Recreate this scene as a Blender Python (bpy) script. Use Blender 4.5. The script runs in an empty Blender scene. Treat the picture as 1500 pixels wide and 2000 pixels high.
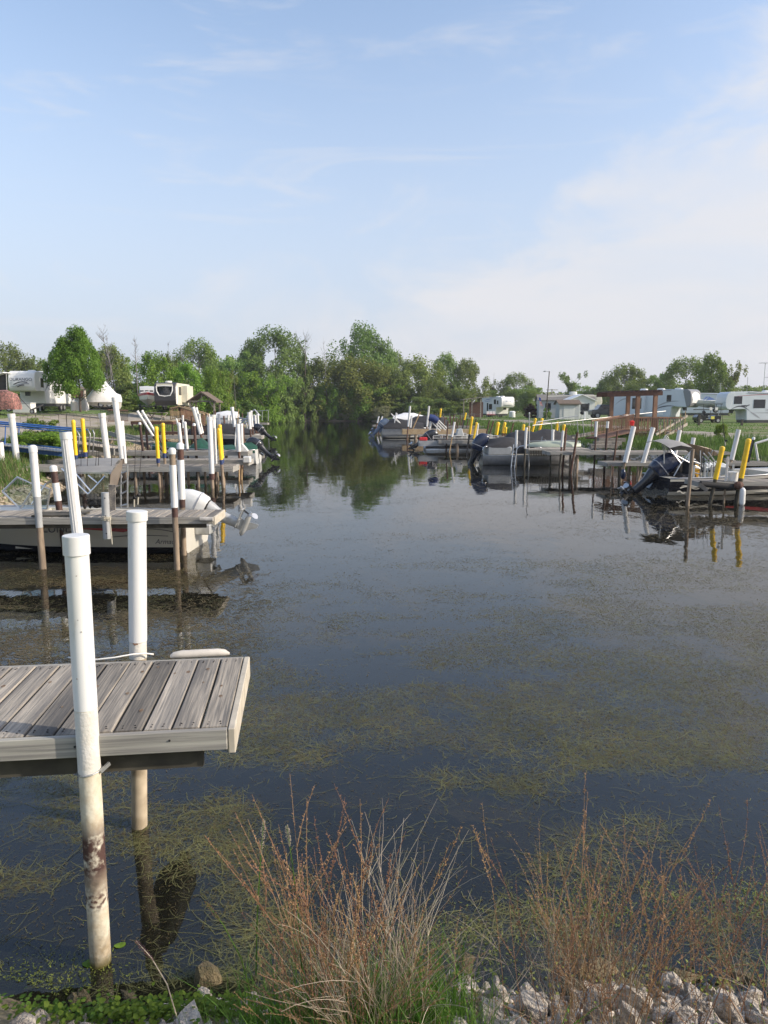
import bpy, bmesh, math, random
import numpy as np
from mathutils import Vector, Matrix, noise

R = math.radians
random.seed(7)
rng = np.random.default_rng(11)
sc = bpy.context.scene
COL = sc.collection

# ------------------------------------------------------------------ camera
EYE = 3.0
PITCH = R(8.31)
cam_d = bpy.data.cameras.new('camera')
cam_d.sensor_fit = 'VERTICAL'
cam_d.sensor_height = 24.0
cam_d.lens = 24.0 * 1390 / 2000
cam_d.clip_start = 0.05
cam_d.clip_end = 4000
cam = bpy.data.objects.new('camera', cam_d)
COL.objects.link(cam)
cam.location = (0, 0, EYE)
cam.rotation_euler = (R(90) - PITCH, 0, 0)
sc.camera = cam

# ------------------------------------------------------------------ sky, sun, exposure
SUN_AZ = 103.0      # degrees clockwise from +Y (the view direction): the sun stands to the right
SUN_EL = 27.0
world = bpy.data.worlds.new('World')
sc.world = world
world.use_nodes = True
wn = world.node_tree.nodes
wl = world.node_tree.links
for n_ in list(wn):
    wn.remove(n_)


def WN(t, **k):
    n = wn.new(t)
    for a, b in k.items():
        setattr(n, a, b)
    return n


w_out = WN('ShaderNodeOutputWorld')
w_bg = WN('ShaderNodeBackground')
w_sky = WN('ShaderNodeTexSky', sky_type='NISHITA', sun_disc=False)
w_sky.sun_elevation = R(SUN_EL)
w_sky.sun_rotation = R(SUN_AZ)
w_sky.air_density = 1.0
w_sky.dust_density = 1.6
w_sky.ozone_density = 1.6
w_bg.inputs['Strength'].default_value = 0.15
w_tc = WN('ShaderNodeTexCoord')
w_sep = WN('ShaderNodeSeparateXYZ')
wl.new(w_tc.outputs['Generated'], w_sep.inputs[0])


def wmath(op, a, b=None, clamp=False):
    n = WN('ShaderNodeMath', operation=op, use_clamp=clamp)
    for i, v in enumerate((a, b)):
        if v is None:
            continue
        if isinstance(v, (int, float)):
            n.inputs[i].default_value = v
        else:
            wl.new(v, n.inputs[i])
    return n.outputs[0]


def wramp(v, a, b):
    n = WN('ShaderNodeMapRange', interpolation_type='SMOOTHSTEP')
    n.inputs['From Min'].default_value = a
    n.inputs['From Max'].default_value = b
    wl.new(v, n.inputs['Value'])
    return n.outputs[0]


# clouds in angles: azimuth a (to the right of the view) and elevation e
ang_a = wmath('ARCTAN2', w_sep.outputs['X'], w_sep.outputs['Y'])
ang_e = wmath('ARCSINE', w_sep.outputs['Z'])


def wnoise(sa, se, off, scale, detail, rough, dist=0.0):
    c = WN('ShaderNodeCombineXYZ')
    wl.new(wmath('MULTIPLY', ang_a, sa), c.inputs[0]); wl.new(wmath('MULTIPLY', ang_e, se), c.inputs[1]); c.inputs[2].default_value = off
    n = WN('ShaderNodeTexNoise'); n.inputs['Scale'].default_value = scale; n.inputs['Detail'].default_value = detail
    n.inputs['Roughness'].default_value = rough; n.inputs['Distortion'].default_value = dist
    wl.new(c.outputs[0], n.inputs['Vector']); return n.outputs['Fac']


nA = wnoise(1.0, 1.9, 3.3, 5.0, 8, .58, .5)
nB = wnoise(1.0, 3.6, 8.1, 3.4, 6, .55, .6)
nC = wnoise(1.0, 6.0, 1.7, 2.6, 7, .6, .9)
bound = wmath('ADD', wmath('MULTIPLY', ang_a, .42), .185)
bound = wmath('MINIMUM', wmath('MAXIMUM', bound, .06), .50)
edge = wmath('ADD', wmath('SUBTRACT', bound, ang_e), wmath('MULTIPLY', wmath('SUBTRACT', nA, .5), .62))
m1 = wramp(edge, -.05, .12)
m1 = wmath('MULTIPLY', m1, wmath('ADD', wmath('MULTIPLY', wramp(nB, .28, .70), .50), .50, True))
wisps = wmath('MULTIPLY', wramp(nC, .53, .74), .42)
wisps2 = wmath('MULTIPLY', wramp(nA, .58, .72), wmath('MULTIPLY', wramp(ang_a, .22, .42), .55))
cl = wmath('MAXIMUM', m1, wmath('MAXIMUM', wisps, wisps2))
cl = wmath('MULTIPLY', cl, .88)
low = wramp(ang_e, .55, .0)      # milky air near the horizon
low = wmath('MULTIPLY', low, 0.90)
w_tint = WN('ShaderNodeMix', data_type='RGBA', blend_type='MULTIPLY')
w_tint.inputs['Factor'].default_value = 1.0
w_tint.inputs['B'].default_value = (1.50, 1.37, 1.28, 1)
wl.new(w_sky.outputs[0], w_tint.inputs['A'])
w_cm = WN('ShaderNodeMix', data_type='RGBA')
w_cm.inputs['B'].default_value = (2.75, 3.0, 3.6, 1)
wl.new(low, w_cm.inputs['Factor'])
wl.new(w_tint.outputs['Result'], w_cm.inputs['A'])
w_cm2 = WN('ShaderNodeMix', data_type='RGBA')
w_cm2.inputs['B'].default_value = (3.9, 3.86, 3.98, 1)
wl.new(cl, w_cm2.inputs['Factor'])
wl.new(w_cm.outputs['Result'], w_cm2.inputs['A'])
wl.new(w_cm2.outputs['Result'], w_bg.inputs['Color'])
wl.new(w_bg.outputs[0], w_out.inputs['Surface'])

sun_d = bpy.data.lights.new('sun', 'SUN')
sun_d.energy = 3.5
sun_d.angle = R(0.7)
sun_d.color = (1.0, 0.90, 0.76)
sun = bpy.data.objects.new('sun', sun_d)
COL.objects.link(sun)
sdir = Vector((math.sin(R(SUN_AZ)) * math.cos(R(SUN_EL)), math.cos(R(SUN_AZ)) * math.cos(R(SUN_EL)), math.sin(R(SUN_EL))))
sun.rotation_euler = sdir.to_track_quat('Z', 'Y').to_euler()
sun.location = (30, -10, 40)

sc.view_settings.view_transform = 'Standard'
sc.view_settings.look = 'None'
sc.view_settings.exposure = 0.52
sc.view_settings.gamma = 1.0
sc.view_settings.use_curve_mapping = False
sc.cycles.max_bounces = 8
sc.cycles.transparent_max_bounces = 24
sc.cycles.use_denoising = True


# ------------------------------------------------------------------ where a pixel of the photograph lies in the place
def ray(px, py):
    u = (px - 750) / 1390.0
    v = (1000 - py) / 1390.0
    return Vector((u, math.cos(PITCH) + v * math.sin(PITCH), -math.sin(PITCH) + v * math.cos(PITCH)))


def S(px, py, Y):
    d = ray(px, py)
    return Vector((0, 0, EYE)) + d * (Y / d.y)


def G(px, py, z=0.0):
    d = ray(px, py)
    return Vector((0, 0, EYE)) + d * ((z - EYE) / d.z)


def PW(w, Y):      # width in metres of w pixels at distance Y
    return w * Y / 1390.0


# ------------------------------------------------------------------ object helpers
RM = {}


def tag(o, label=None, cat=None, group=None, kind=None):
    if label: o['label'] = label
    if cat: o['category'] = cat
    if group: o['group'] = group
    if kind: o['kind'] = kind
    return o


def thing(name, label, cat, loc=(0, 0, 0), rz=0.0, group=None):
    o = bpy.data.objects.new(name, None)
    o.empty_display_size = 0.3
    COL.objects.link(o)
    o.location = loc
    o.rotation_euler = (0, 0, rz)
    RM[o.name] = Matrix.Translation(Vector(loc)) @ Matrix.Rotation(rz, 4, 'Z')
    return tag(o, label, cat, group)


def toL(root, p):
    return RM[root.name].inverted() @ Vector(p)


class MB:
    def __init__(s, M=None):
        s.v = []; s.f = []; s.m = []; s.M = M or Matrix()

    def add(s, vs, fs, mi=0):
        n = len(s.v)
        s.v += [s.M @ Vector(p) for p in vs]
        for f in fs:
            s.f.append([i + n for i in f]); s.m.append(mi)
        return s

    def box(s, x0, x1, y0, y1, z0, z1, mi=0):
        vs = [(x0, y0, z0), (x1, y0, z0), (x1, y1, z0), (x0, y1, z0), (x0, y0, z1), (x1, y0, z1), (x1, y1, z1), (x0, y1, z1)]
        return s.add(vs, [(0, 3, 2, 1), (4, 5, 6, 7), (0, 1, 5, 4), (1, 2, 6, 5), (2, 3, 7, 6), (3, 0, 4, 7)], mi)

    def bar(s, a, b, w, h, mi=0):      # rectangular bar from a to b
        a = Vector(a); b = Vector(b); d = (b - a).normalized()
        up = Vector((0, 0, 1)) if abs(d.z) < .9 else Vector((0, 1, 0))
        sx = d.cross(up).normalized() * (w / 2); sz = sx.normalized().cross(d) * (h / 2)
        vs = []
        for p in (a, b):
            vs += [p - sx - sz, p + sx - sz, p + sx + sz, p - sx + sz]
        return s.add(vs, [(0, 1, 2, 3), (7, 6, 5, 4), (0, 4, 5, 1), (1, 5, 6, 2), (2, 6, 7, 3), (3, 7, 4, 0)], mi)

    def tube(s, pts, r, n=8, mi=0, cap=True):
        pts = [Vector(p) for p in pts]
        rs = r if isinstance(r, (list, tuple)) else [r] * len(pts)
        vs = []; fs = []
        d = (pts[1] - pts[0]).normalized()
        up = Vector((0, 0, 1)) if abs(d.z) < .9 else Vector((0, 1, 0))
        sx = d.cross(up).normalized()
        for i, p in enumerate(pts):
            if 0 < i < len(pts) - 1: dd = (pts[i + 1] - pts[i - 1])
            elif i == 0: dd = pts[1] - pts[0]
            else: dd = pts[-1] - pts[-2]
            if dd.length < 1e-9: dd = d
            d = dd.normalized()
            sx = (sx - d * sx.dot(d)).normalized(); sy = d.cross(sx)
            for k in range(n):
                a = 2 * math.pi * k / n
                vs.append(p + sx * (math.cos(a) * rs[i]) + sy * (math.sin(a) * rs[i]))
        for i in range(len(pts) - 1):
            for k in range(n):
                k2 = (k + 1) % n
                fs.append((i * n + k, i * n + k2, (i + 1) * n + k2, (i + 1) * n + k))
        if cap:
            fs.append(tuple(range(n))[::-1]); fs.append(tuple((len(pts) - 1) * n + k for k in range(n)))
        return s.add(vs, fs, mi)

    def prism(s, poly, axis, a, b, mi=0):
        # poly: 2D outline; axis x -> (y,z), y -> (x,z), z -> (x,y)
        def P(p, t):
            return {'x': (t, p[0], p[1]), 'y': (p[0], t, p[1]), 'z': (p[0], p[1], t)}[axis]
        n = len(poly)
        vs = [P(p, a) for p in poly] + [P(p, b) for p in poly]
        fs = [tuple(range(n))[::-1], tuple(range(n, 2 * n))]
        for i in range(n):
            j = (i + 1) % n
            fs.append((i, j, n + j, n + i))
        return s.add(vs, fs, mi)

    def loft(s, secs, mis=None, closed=True, cap0=True, cap1=True):
        n = len(secs[0]); vs = [p for q in secs for p in q]; k0 = len(s.v)
        s.v += [s.M @ Vector(p) for p in vs]
        m = n if closed else n - 1
        for i in range(len(secs) - 1):
            for k in range(m):
                k2 = (k + 1) % n
                s.f.append([k0 + i * n + k, k0 + i * n + k2, k0 + (i + 1) * n + k2, k0 + (i + 1) * n + k])
                s.m.append(mis[k] if mis else 0)
        if cap0: s.f.append([k0 + k for k in range(n)][::-1]); s.m.append(mis[0] if mis else 0)
        if cap1: s.f.append([k0 + (len(secs) - 1) * n + k for k in range(n)]); s.m.append(mis[0] if mis else 0)
        return s

    def ball(s, c, rad, nu=10, nv=6, mi=0):
        c = Vector(c)
        if not isinstance(rad, (tuple, list)): rad = (rad,) * 3
        vs = [c + Vector((0, 0, rad[2]))]
        for i in range(1, nv):
            th = math.pi * i / nv
            for k in range(nu):
                a = 2 * math.pi * k / nu
                vs.append(c + Vector((rad[0] * math.sin(th) * math.cos(a), rad[1] * math.sin(th) * math.sin(a), rad[2] * math.cos(th))))
        vs.append(c - Vector((0, 0, rad[2])))
        fs = []
        for k in range(nu):
            k2 = (k + 1) % nu
            fs.append((0, 1 + k, 1 + k2))
            for i in range(nv - 2):
                fs.append((1 + i * nu + k, 1 + (i + 1) * nu + k, 1 + (i + 1) * nu + k2, 1 + i * nu + k2))
            fs.append((1 + (nv - 2) * nu + k, len(vs) - 1, 1 + (nv - 2) * nu + k2))
        return s.add(vs, fs, mi)

    def mesh(s, name, mats, smooth=False, bevel=0.0, fix=True):
        me = bpy.data.meshes.new(name)
        me.from_pydata([tuple(p) for p in s.v], [], s.f)
        if not isinstance(mats, (list, tuple)): mats = [mats]
        for m in mats: me.materials.append(m)
        if len(mats) > 1: me.polygons.foreach_set('material_index', s.m)
        if fix or bevel:
            bm = bmesh.new(); bm.from_mesh(me)
            bmesh.ops.recalc_face_normals(bm, faces=bm.faces)
            if bevel:
                bmesh.ops.bevel(bm, geom=list(bm.edges), offset=bevel, segments=1, profile=.5, affect='EDGES')
            bm.to_mesh(me); bm.free()
        if smooth:
            me.polygons.foreach_set('use_smooth', [True] * len(me.polygons))
            if smooth is not True: me.set_sharp_from_angle(angle=R(smooth))
        me.update()
        return me

    def build(s, name, mats, parent=None, smooth=False, bevel=0.0, loc=None, rot=None, label=None, kind=None, fix=True):
        return mobj(name, s.mesh(name, mats, smooth, bevel, fix), parent, loc, rot, label, kind)


def mobj(name, me, parent=None, loc=None, rot=None, label=None, kind=None):
    o = bpy.data.objects.new(name, me)
    COL.objects.link(o)
    if parent is not None: o.parent = parent
    if loc is not None: o.location = loc
    if rot is not None: o.rotation_euler = rot
    if label: o['label'] = label
    if kind: o['kind'] = kind
    return o


def np_mesh(name, verts, faces, mat, smooth=False):
    """verts (N,3) array, faces (M,k) int array"""
    me = bpy.data.meshes.new(name)
    N, (M, k) = len(verts), faces.shape
    me.vertices.add(N); me.vertices.foreach_set('co', np.ascontiguousarray(verts, dtype=np.float32).ravel())
    me.loops.add(M * k); me.loops.foreach_set('vertex_index', np.ascontiguousarray(faces, dtype=np.int32).ravel())
    me.polygons.add(M)
    me.polygons.foreach_set('loop_start', np.arange(0, M * k, k, dtype=np.int32))
    me.polygons.foreach_set('loop_total', np.full(M, k, dtype=np.int32))
    for m in (mat if isinstance(mat, (list, tuple)) else [mat]): me.materials.append(m)
    if smooth: me.polygons.foreach_set('use_smooth', np.ones(M, dtype=bool))
    me.update(calc_edges=True)
    return me


# ------------------------------------------------------------------ materials
MATS = {}


def mat(name, col=(.5, .5, .5), rough=.6, metal=0.0, col2=None, scale=6.0, stretch=(1, 1, 1), bump=0.0, bscale=None,
        coord='Object', rnd=0.0, spec=.5, detail=5, lo=.35, hi=.65, alpha=1.0, trans=0.0, coat=0.0, third=None, third_scale=1.5, third_lo=.55, third_hi=.7):
    m = bpy.data.materials.new(name); m.use_nodes = True
    nt = m.node_tree; N = nt.nodes; L = nt.links
    b = N['Principled BSDF']
    b.inputs['Roughness'].default_value = rough
    b.inputs['Metallic'].default_value = metal
    b.inputs['Specular IOR Level'].default_value = spec
    if coat: b.inputs['Coat Weight'].default_value = coat
    if alpha < 1: b.inputs['Alpha'].default_value = alpha
    if trans: b.inputs['Transmission Weight'].default_value = trans
    b.inputs['Base Color'].default_value = (*col, 1)
    out = None
    if col2 or bump:
        tc = N.new('ShaderNodeTexCoord'); mp = N.new('ShaderNodeMapping')
        mp.inputs['Scale'].default_value = stretch
        oi = N.new('ShaderNodeObjectInfo')
        ml = N.new('ShaderNodeMath'); ml.operation = 'MULTIPLY'; ml.inputs[1].default_value = 37.0
        L.new(oi.outputs['Random'], ml.inputs[0])
        if coord == 'World':
            ge = N.new('ShaderNodeNewGeometry'); L.new(ge.outputs['Position'], mp.inputs['Vector'])
        else:
            ad = N.new('ShaderNodeVectorMath'); ad.operation = 'ADD'
            L.new(tc.outputs[coord], ad.inputs[0]); L.new(ml.outputs[0], ad.inputs[1])
            L.new(ad.outputs[0], mp.inputs['Vector'])
        nz = N.new('ShaderNodeTexNoise'); nz.inputs['Scale'].default_value = scale; nz.inputs['Detail'].default_value = detail
        L.new(mp.outputs[0], nz.inputs['Vector'])
        if col2:
            mr = N.new('ShaderNodeMapRange'); mr.inputs['From Min'].default_value = lo; mr.inputs['From Max'].default_value = hi
            L.new(nz.outputs['Fac'], mr.inputs['Value'])
            mx = N.new('ShaderNodeMix'); mx.data_type = 'RGBA'
            mx.inputs['A'].default_value = (*col, 1); mx.inputs['B'].default_value = (*col2, 1)
            L.new(mr.outputs[0], mx.inputs['Factor']); out = mx.outputs['Result']
            if third:
                n3 = N.new('ShaderNodeTexNoise'); n3.inputs['Scale'].default_value = third_scale; n3.inputs['Detail'].default_value = 6
                L.new(mp.outputs[0], n3.inputs['Vector'])
                m3 = N.new('ShaderNodeMapRange'); m3.inputs['From Min'].default_value = third_lo; m3.inputs['From Max'].default_value = third_hi
                L.new(n3.outputs['Fac'], m3.inputs['Value'])
                x3 = N.new('ShaderNodeMix'); x3.data_type = 'RGBA'; x3.inputs['B'].default_value = (*third, 1)
                L.new(m3.outputs[0], x3.inputs['Factor']); L.new(out, x3.inputs['A']); out = x3.outputs['Result']
        if bump:
            bp = N.new('ShaderNodeBump'); bp.inputs['Strength'].default_value = 1.0; bp.inputs['Distance'].default_value = bump
            if bscale:
                nb = N.new('ShaderNodeTexNoise'); nb.inputs['Scale'].default_value = bscale; nb.inputs['Detail'].default_value = 4
                L.new(mp.outputs[0], nb.inputs['Vector']); L.new(nb.outputs['Fac'], bp.inputs['Height'])
            else:
                L.new(nz.outputs['Fac'], bp.inputs['Height'])
            L.new(bp.outputs[0], b.inputs['Normal'])
    if rnd:
        oi2 = N.new('ShaderNodeObjectInfo'); hs = N.new('ShaderNodeHueSaturation')
        mr2 = N.new('ShaderNodeMapRange'); mr2.inputs['To Min'].default_value = 1 - rnd; mr2.inputs['To Max'].default_value = 1 + rnd
        L.new(oi2.outputs['Random'], mr2.inputs['Value']); L.new(mr2.outputs[0], hs.inputs['Value'])
        if out is None: hs.inputs['Color'].default_value = (*col, 1)
        else: L.new(out, hs.inputs['Color'])
        out = hs.outputs['Color']
    if out is not None: L.new(out, b.inputs['Base Color'])
    MATS[name] = m
    return m


M = MATS
mat('pvc_white', (.72, .72, .71), .34, col2=(.60, .59, .54), scale=5, stretch=(1, 1, .3), lo=.45, hi=.75, rnd=.06, third=(.42, .39, .31), third_scale=16, third_lo=.66, third_hi=.8)
mat('pvc_rough', (.68, .66, .62), .6, col2=(.60, .57, .50), scale=9, bump=.004, bscale=60)
mat('pvc_yellow', (.86, .56, .015), .4, col2=(.75, .46, .02), scale=5, rnd=.08)
mat('navy_plastic', (.02, .04, .13), .5)
mat('brown_paint', (.075, .032, .022), .6, col2=(.045, .022, .018), scale=12, rnd=.25)
mat('rust_steel', (.13, .065, .04), .8, col2=(.07, .035, .025), scale=10, bump=.003, rnd=.2)
mat('grey_conduit', (.36, .37, .37), .5, col2=(.29, .30, .31), scale=4)
mat('pipe_stain', (.50, .42, .31), .8, col2=(.32, .26, .18), scale=7, bump=.003, third=(.16, .12, .08), third_scale=3)
mat('pole_wood', (.36, .28, .20), .9, col2=(.22, .17, .125), scale=14, stretch=(1, 1, .25), bump=.006, third=(.09, .07, .055), third_scale=5, rnd=.2)
mat('old_wood', (.37, .325, .265), .88, col2=(.165, .15, .13), scale=16, stretch=(4.5, .16, 3), bump=.006, third=(.10, .095, .09), third_scale=1.1, third_lo=.48, third_hi=.68, rnd=.36, detail=9)
mat('wood_side', (.38, .365, .32), .85, col2=(.20, .19, .175), scale=14, stretch=(.10, 2, 4), bump=.0035, third=(.12, .115, .105), third_scale=1.4, rnd=.12, detail=9)
mat('wood_dark', (.085, .075, .055), .9, col2=(.045, .04, .03), scale=6, bump=.005)
mat('wood_sunlit', (.52, .47, .38), .8, col2=(.40, .36, .29), scale=10, bump=.003)  # dock end boards, the brightness of their sunlit side put into the colour
mat('wood_tan', (.42, .30, .16), .8, col2=(.33, .22, .11), scale=6, rnd=.15)
mat('wood_red', (.27, .15, .09), .75, col2=(.17, .095, .06), scale=6, stretch=(1, 1, .3), rnd=.2)
mat('wood_brown', (.12, .06, .04), .8, col2=(.08, .04, .03), scale=6)
mat('plank_tan', (.45, .34, .20), .8, col2=(.36, .25, .14), scale=5, rnd=.15)
mat('alu', (.55, .56, .57), .35, .85, col2=(.45, .46, .47), scale=5)
mat('alu_matt', (.42, .43, .43), .5, .4, col2=(.34, .35, .35), scale=3)
mat('chrome', (.75, .76, .77), .18, 1.0)
mat('gel_white', (.80, .80, .78), .25, coat=.4, col2=(.74, .74, .71), scale=1.2)
mat('gel_cream', (.52, .50, .43), .35, col2=(.52, .50, .44), scale=2)
mat('gel_black', (.014, .015, .02), .18, coat=.5)
mat('gel_red', (.30, .02, .025), .3, coat=.4)
mat('gel_blue', (.03, .10, .35), .35)
mat('motor_black', (.016, .018, .024), .22, coat=.5)
mat('motor_navy', (.012, .02, .05), .25, coat=.5)
mat('motor_white', (.72, .73, .72), .3, coat=.4, col2=(.64, .64, .62), scale=4)
mat('motor_silver', (.50, .51, .50), .35, .3, col2=(.38, .38, .36), scale=6)
mat('motor_grey', (.10, .14, .21), .3, coat=.3)
mat('canvas_black', (.018, .019, .022), .85, col2=(.03, .03, .034), scale=4, bump=.02, bscale=2.2)
mat('canvas_grey', (.27, .265, .25), .85, col2=(.22, .215, .205), scale=3, bump=.01, bscale=3)
mat('canvas_tan', (.48, .38, .28), .85, col2=(.40, .31, .23), scale=4, bump=.01, bscale=3)
mat('canvas_green', (.012, .085, .052), .8, col2=(.01, .05, .034), scale=5, bump=.03, bscale=4)
mat('canvas_blue', (.02, .045, .16), .8, col2=(.015, .03, .11), scale=6, bump=.02, bscale=6)
mat('wrap_white', (.80, .80, .79), .45, col2=(.72, .72, .72), scale=2, bump=.04, bscale=1.4)
mat('camo_red', (.30, .13, .11), .9, col2=(.12, .07, .06), scale=9, lo=.45, hi=.55, third=(.42, .22, .18), third_scale=5, bump=.02)
mat('rubber', (.02, .02, .021), .8)
mat('black_part', (.02, .02, .022), .5)
mat('glass_dark', (.012, .014, .018), .06, spec=.7)
mat('rv_white', (.78, .78, .75), .35, col2=(.70, .70, .67), scale=.7, rnd=.02)
mat('rv_cream', (.70, .67, .55), .4, col2=(.62, .59, .48), scale=.8)
mat('rv_white_shaded', (.62, .66, .70), .35, col2=(.56, .60, .64), scale=.8)  # white camper walls with their bluish shade put into the colour
mat('rv_dark', (.05, .05, .055), .4)
mat('rv_mid', (.22, .225, .235), .4)
mat('decal_dark', (.06, .06, .075), .4)
mat('decal_grey', (.34, .35, .38), .4)
mat('decal_blue', (.10, .16, .34), .4)
mat('decal_red', (.35, .05, .06), .4)
mat('siding_grey', (.48, .50, .50), .6, col2=(.43, .45, .45), scale=1, stretch=(.2, .2, 6))
mat('siding_white', (.66, .67, .64), .6, col2=(.60, .61, .58), scale=1, stretch=(.2, .2, 6))
mat('shingle', (.20, .19, .175), .9, col2=(.14, .13, .12), scale=5)
mat('shingle_brown', (.16, .12, .09), .9, col2=(.11, .085, .065), scale=5)
mat('trim_white', (.78, .78, .76), .5)
mat('truck_paint', (.05, .055, .06), .25, coat=.6)
mat('steel_galv', (.40, .41, .41), .45, .7)
mat('blue_paint', (.035, .13, .40), .45, col2=(.03, .10, .30), scale=8)
mat('knot', (.12, .075, .045), .85, col2=(.20, .14, .09), scale=40)
mat('rope', (.50, .47, .38), .9, col2=(.38, .35, .28), scale=60)
mat('rope_white', (.72, .71, .68), .9)
mat('vinyl', (.72, .72, .70), .45, col2=(.55, .54, .50), scale=5)
mat('bumper_grey', (.52, .49, .44), .7, col2=(.33, .31, .28), scale=9, bump=.003, lo=.4, hi=.7)
mat('dark_float', (.035, .033, .022), .7, col2=(.05, .048, .03), scale=3)
mat('rock_tan', (.36, .30, .22), .9, col2=(.24, .20, .15), scale=3, bump=.02, bscale=9)
mat('rock_pale', (.64, .58, .50), .9, col2=(.46, .40, .33), scale=1.6, bump=.05, bscale=5, third=(.27, .22, .17), third_scale=1.1, rnd=.22)
mat('rock_wet', (.16, .12, .06), .7, col2=(.10, .085, .04), scale=3, bump=.02, bscale=10, rnd=.2)
mat('jacket', (.55, .30, .02), .7)
mat('red_plastic', (.55, .03, .035), .35)
mat('flag_red', (.45, .03, .04), .8)
mat('flag_blue', (.03, .05, .25), .8)
mat('bark', (.15, .12, .095), .95, col2=(.09, .075, .06), scale=6, bump=.02)
mat('bark_grey', (.24, .22, .205), .95, col2=(.16, .15, .14), scale=6, bump=.02)
mat('log_pale', (.34, .31, .27), .9, col2=(.24, .22, .19), scale=8)
mat('rod_dark', (.03, .025, .025), .4)
mat('plate_yellow', (.75, .68, .10), .5)
mat('tank_white', (.76, .76, .74), .4)


def gl(name, tint, amount):
    m = bpy.data.materials.new(name); m.use_nodes = True
    N = m.node_tree.nodes; L = m.node_tree.links
    N.remove(N['Principled BSDF'])
    t = N.new('ShaderNodeBsdfTransparent'); t.inputs[0].default_value = (*tint, 1)
    g = N.new('ShaderNodeBsdfGlossy'); g.inputs['Roughness'].default_value = .06; g.inputs['Color'].default_value = (.9, .95, 1, 1)
    mx = N.new('ShaderNodeMixShader'); fr = N.new('ShaderNodeFresnel'); fr.inputs[0].default_value = 1.45
    ad = N.new('ShaderNodeMath'); ad.operation = 'ADD'; ad.inputs[1].default_value = amount
    L.new(fr.outputs[0], ad.inputs[0]); L.new(ad.outputs[0], mx.inputs[0])
    L.new(t.outputs[0], mx.inputs[1]); L.new(g.outputs[0], mx.inputs[2]); L.new(mx.outputs[0], N['Material Output'].inputs[0])
    MATS[name] = m


gl('windscreen', (.55, .68, .72), .14)
gl('clear_vinyl', (.70, .72, .72), .14)


def leaf_mat(name, c1, c2, tl=.45, rough=.55, scale=.35, spec=.25):
    m = bpy.data.materials.new(name); m.use_nodes = True
    N = m.node_tree.nodes; L = m.node_tree.links
    b = N['Principled BSDF']; out = N['Material Output']
    ge = N.new('ShaderNodeNewGeometry'); oi = N.new('ShaderNodeObjectInfo')
    tc = N.new('ShaderNodeTexCoord')
    nz = N.new('ShaderNodeTexNoise'); nz.inputs['Scale'].default_value = scale; nz.inputs['Detail'].default_value = 3
    L.new(tc.outputs['Object'], nz.inputs['Vector'])
    wn_ = N.new('ShaderNodeMath'); wn_.operation = 'MULTIPLY_ADD'; wn_.inputs[1].default_value = .45; 
    L.new(ge.outputs['Random Per Island'], wn_.inputs[0])
    mr = N.new('ShaderNodeMapRange'); mr.inputs['From Min'].default_value = .3; mr.inputs['From Max'].default_value = .7
    mr.inputs['To Max'].default_value = .6
    L.new(nz.outputs['Fac'], mr.inputs['Value']); L.new(mr.outputs[0], wn_.inputs[2])
    mx = N.new('ShaderNodeMix'); mx.data_type = 'RGBA'
    mx.inputs['A'].default_value = (*c1, 1); mx.inputs['B'].default_value = (*c2, 1)
    L.new(wn_.outputs[0], mx.inputs['Factor'])
    hs = N.new('ShaderNodeHueSaturation')
    mh = N.new('ShaderNodeMapRange'); mh.inputs['To Min'].default_value = .485; mh.inputs['To Max'].default_value = .515
    mv = N.new('ShaderNodeMapRange'); mv.inputs['To Min'].default_value = .78; mv.inputs['To Max'].default_value = 1.2
    L.new(oi.outputs['Random'], mh.inputs['Value']); L.new(mh.outputs[0], hs.inputs['Hue'])
    L.new(oi.outputs['Random'], mv.inputs['Value']); L.new(mv.outputs[0], hs.inputs['Value'])
    L.new(mx.outputs['Result'], hs.inputs['Color'])
    L.new(hs.outputs[0], b.inputs['Base Color'])
    b.inputs['Roughness'].default_value = rough; b.inputs['Specular IOR Level'].default_value = spec
    t = N.new('ShaderNodeBsdfTranslucent'); L.new(hs.outputs[0], t.inputs[0])
    ms = N.new('ShaderNodeMixShader'); ms.inputs[0].default_value = tl
    L.new(b.outputs[0], ms.inputs[1]); L.new(t.outputs[0], ms.inputs[2]); L.new(ms.outputs[0], out.inputs[0])
    MATS[name] = m
    return m


leaf_mat('leaf_bright', (.12, .22, .025), (.26, .40, .055))
leaf_mat('leaf_maple', (.08, .16, .018), (.19, .30, .04))
leaf_mat('leaf_mid', (.13, .20, .042), (.28, .36, .09))
leaf_mat('leaf_dark', (.10, .16, .032), (.21, .30, .07))
leaf_mat('leaf_olive', (.15, .19, .04), (.29, .33, .08))
leaf_mat('leaf_pale', (.24, .27, .13), (.40, .40, .24))
leaf_mat('leaf_red', (.05, .018, .02), (.09, .03, .03))
leaf_mat('grass', (.06, .13, .02), (.17, .24, .06), scale=.8)
leaf_mat('grass_near', (.055, .14, .015), (.17, .28, .05), scale=3)
leaf_mat('grass_dry', (.20, .19, .09), (.30, .25, .13), scale=1)
leaf_mat('stem_rust', (.23, .12, .065), (.40, .245, .135), tl=.1, scale=3)
leaf_mat('stem_pale', (.38, .31, .23), (.58, .49, .38), tl=.1, scale=3)
leaf_mat('weed_fleck', (.045, .036, .016), (.17, .13, .06), tl=.1, scale=1.2)
leaf_mat('weed_strand', (.10, .105, .04), (.31, .30, .13), tl=.3, scale=1.5, rough=.6)
leaf_mat('weed_deep', (.10, .12, .025), (.26, .28, .07), tl=.2, scale=1.5)
leaf_mat('algae', (.15, .19, .03), (.30, .34, .08), tl=.3, scale=3)

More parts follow.
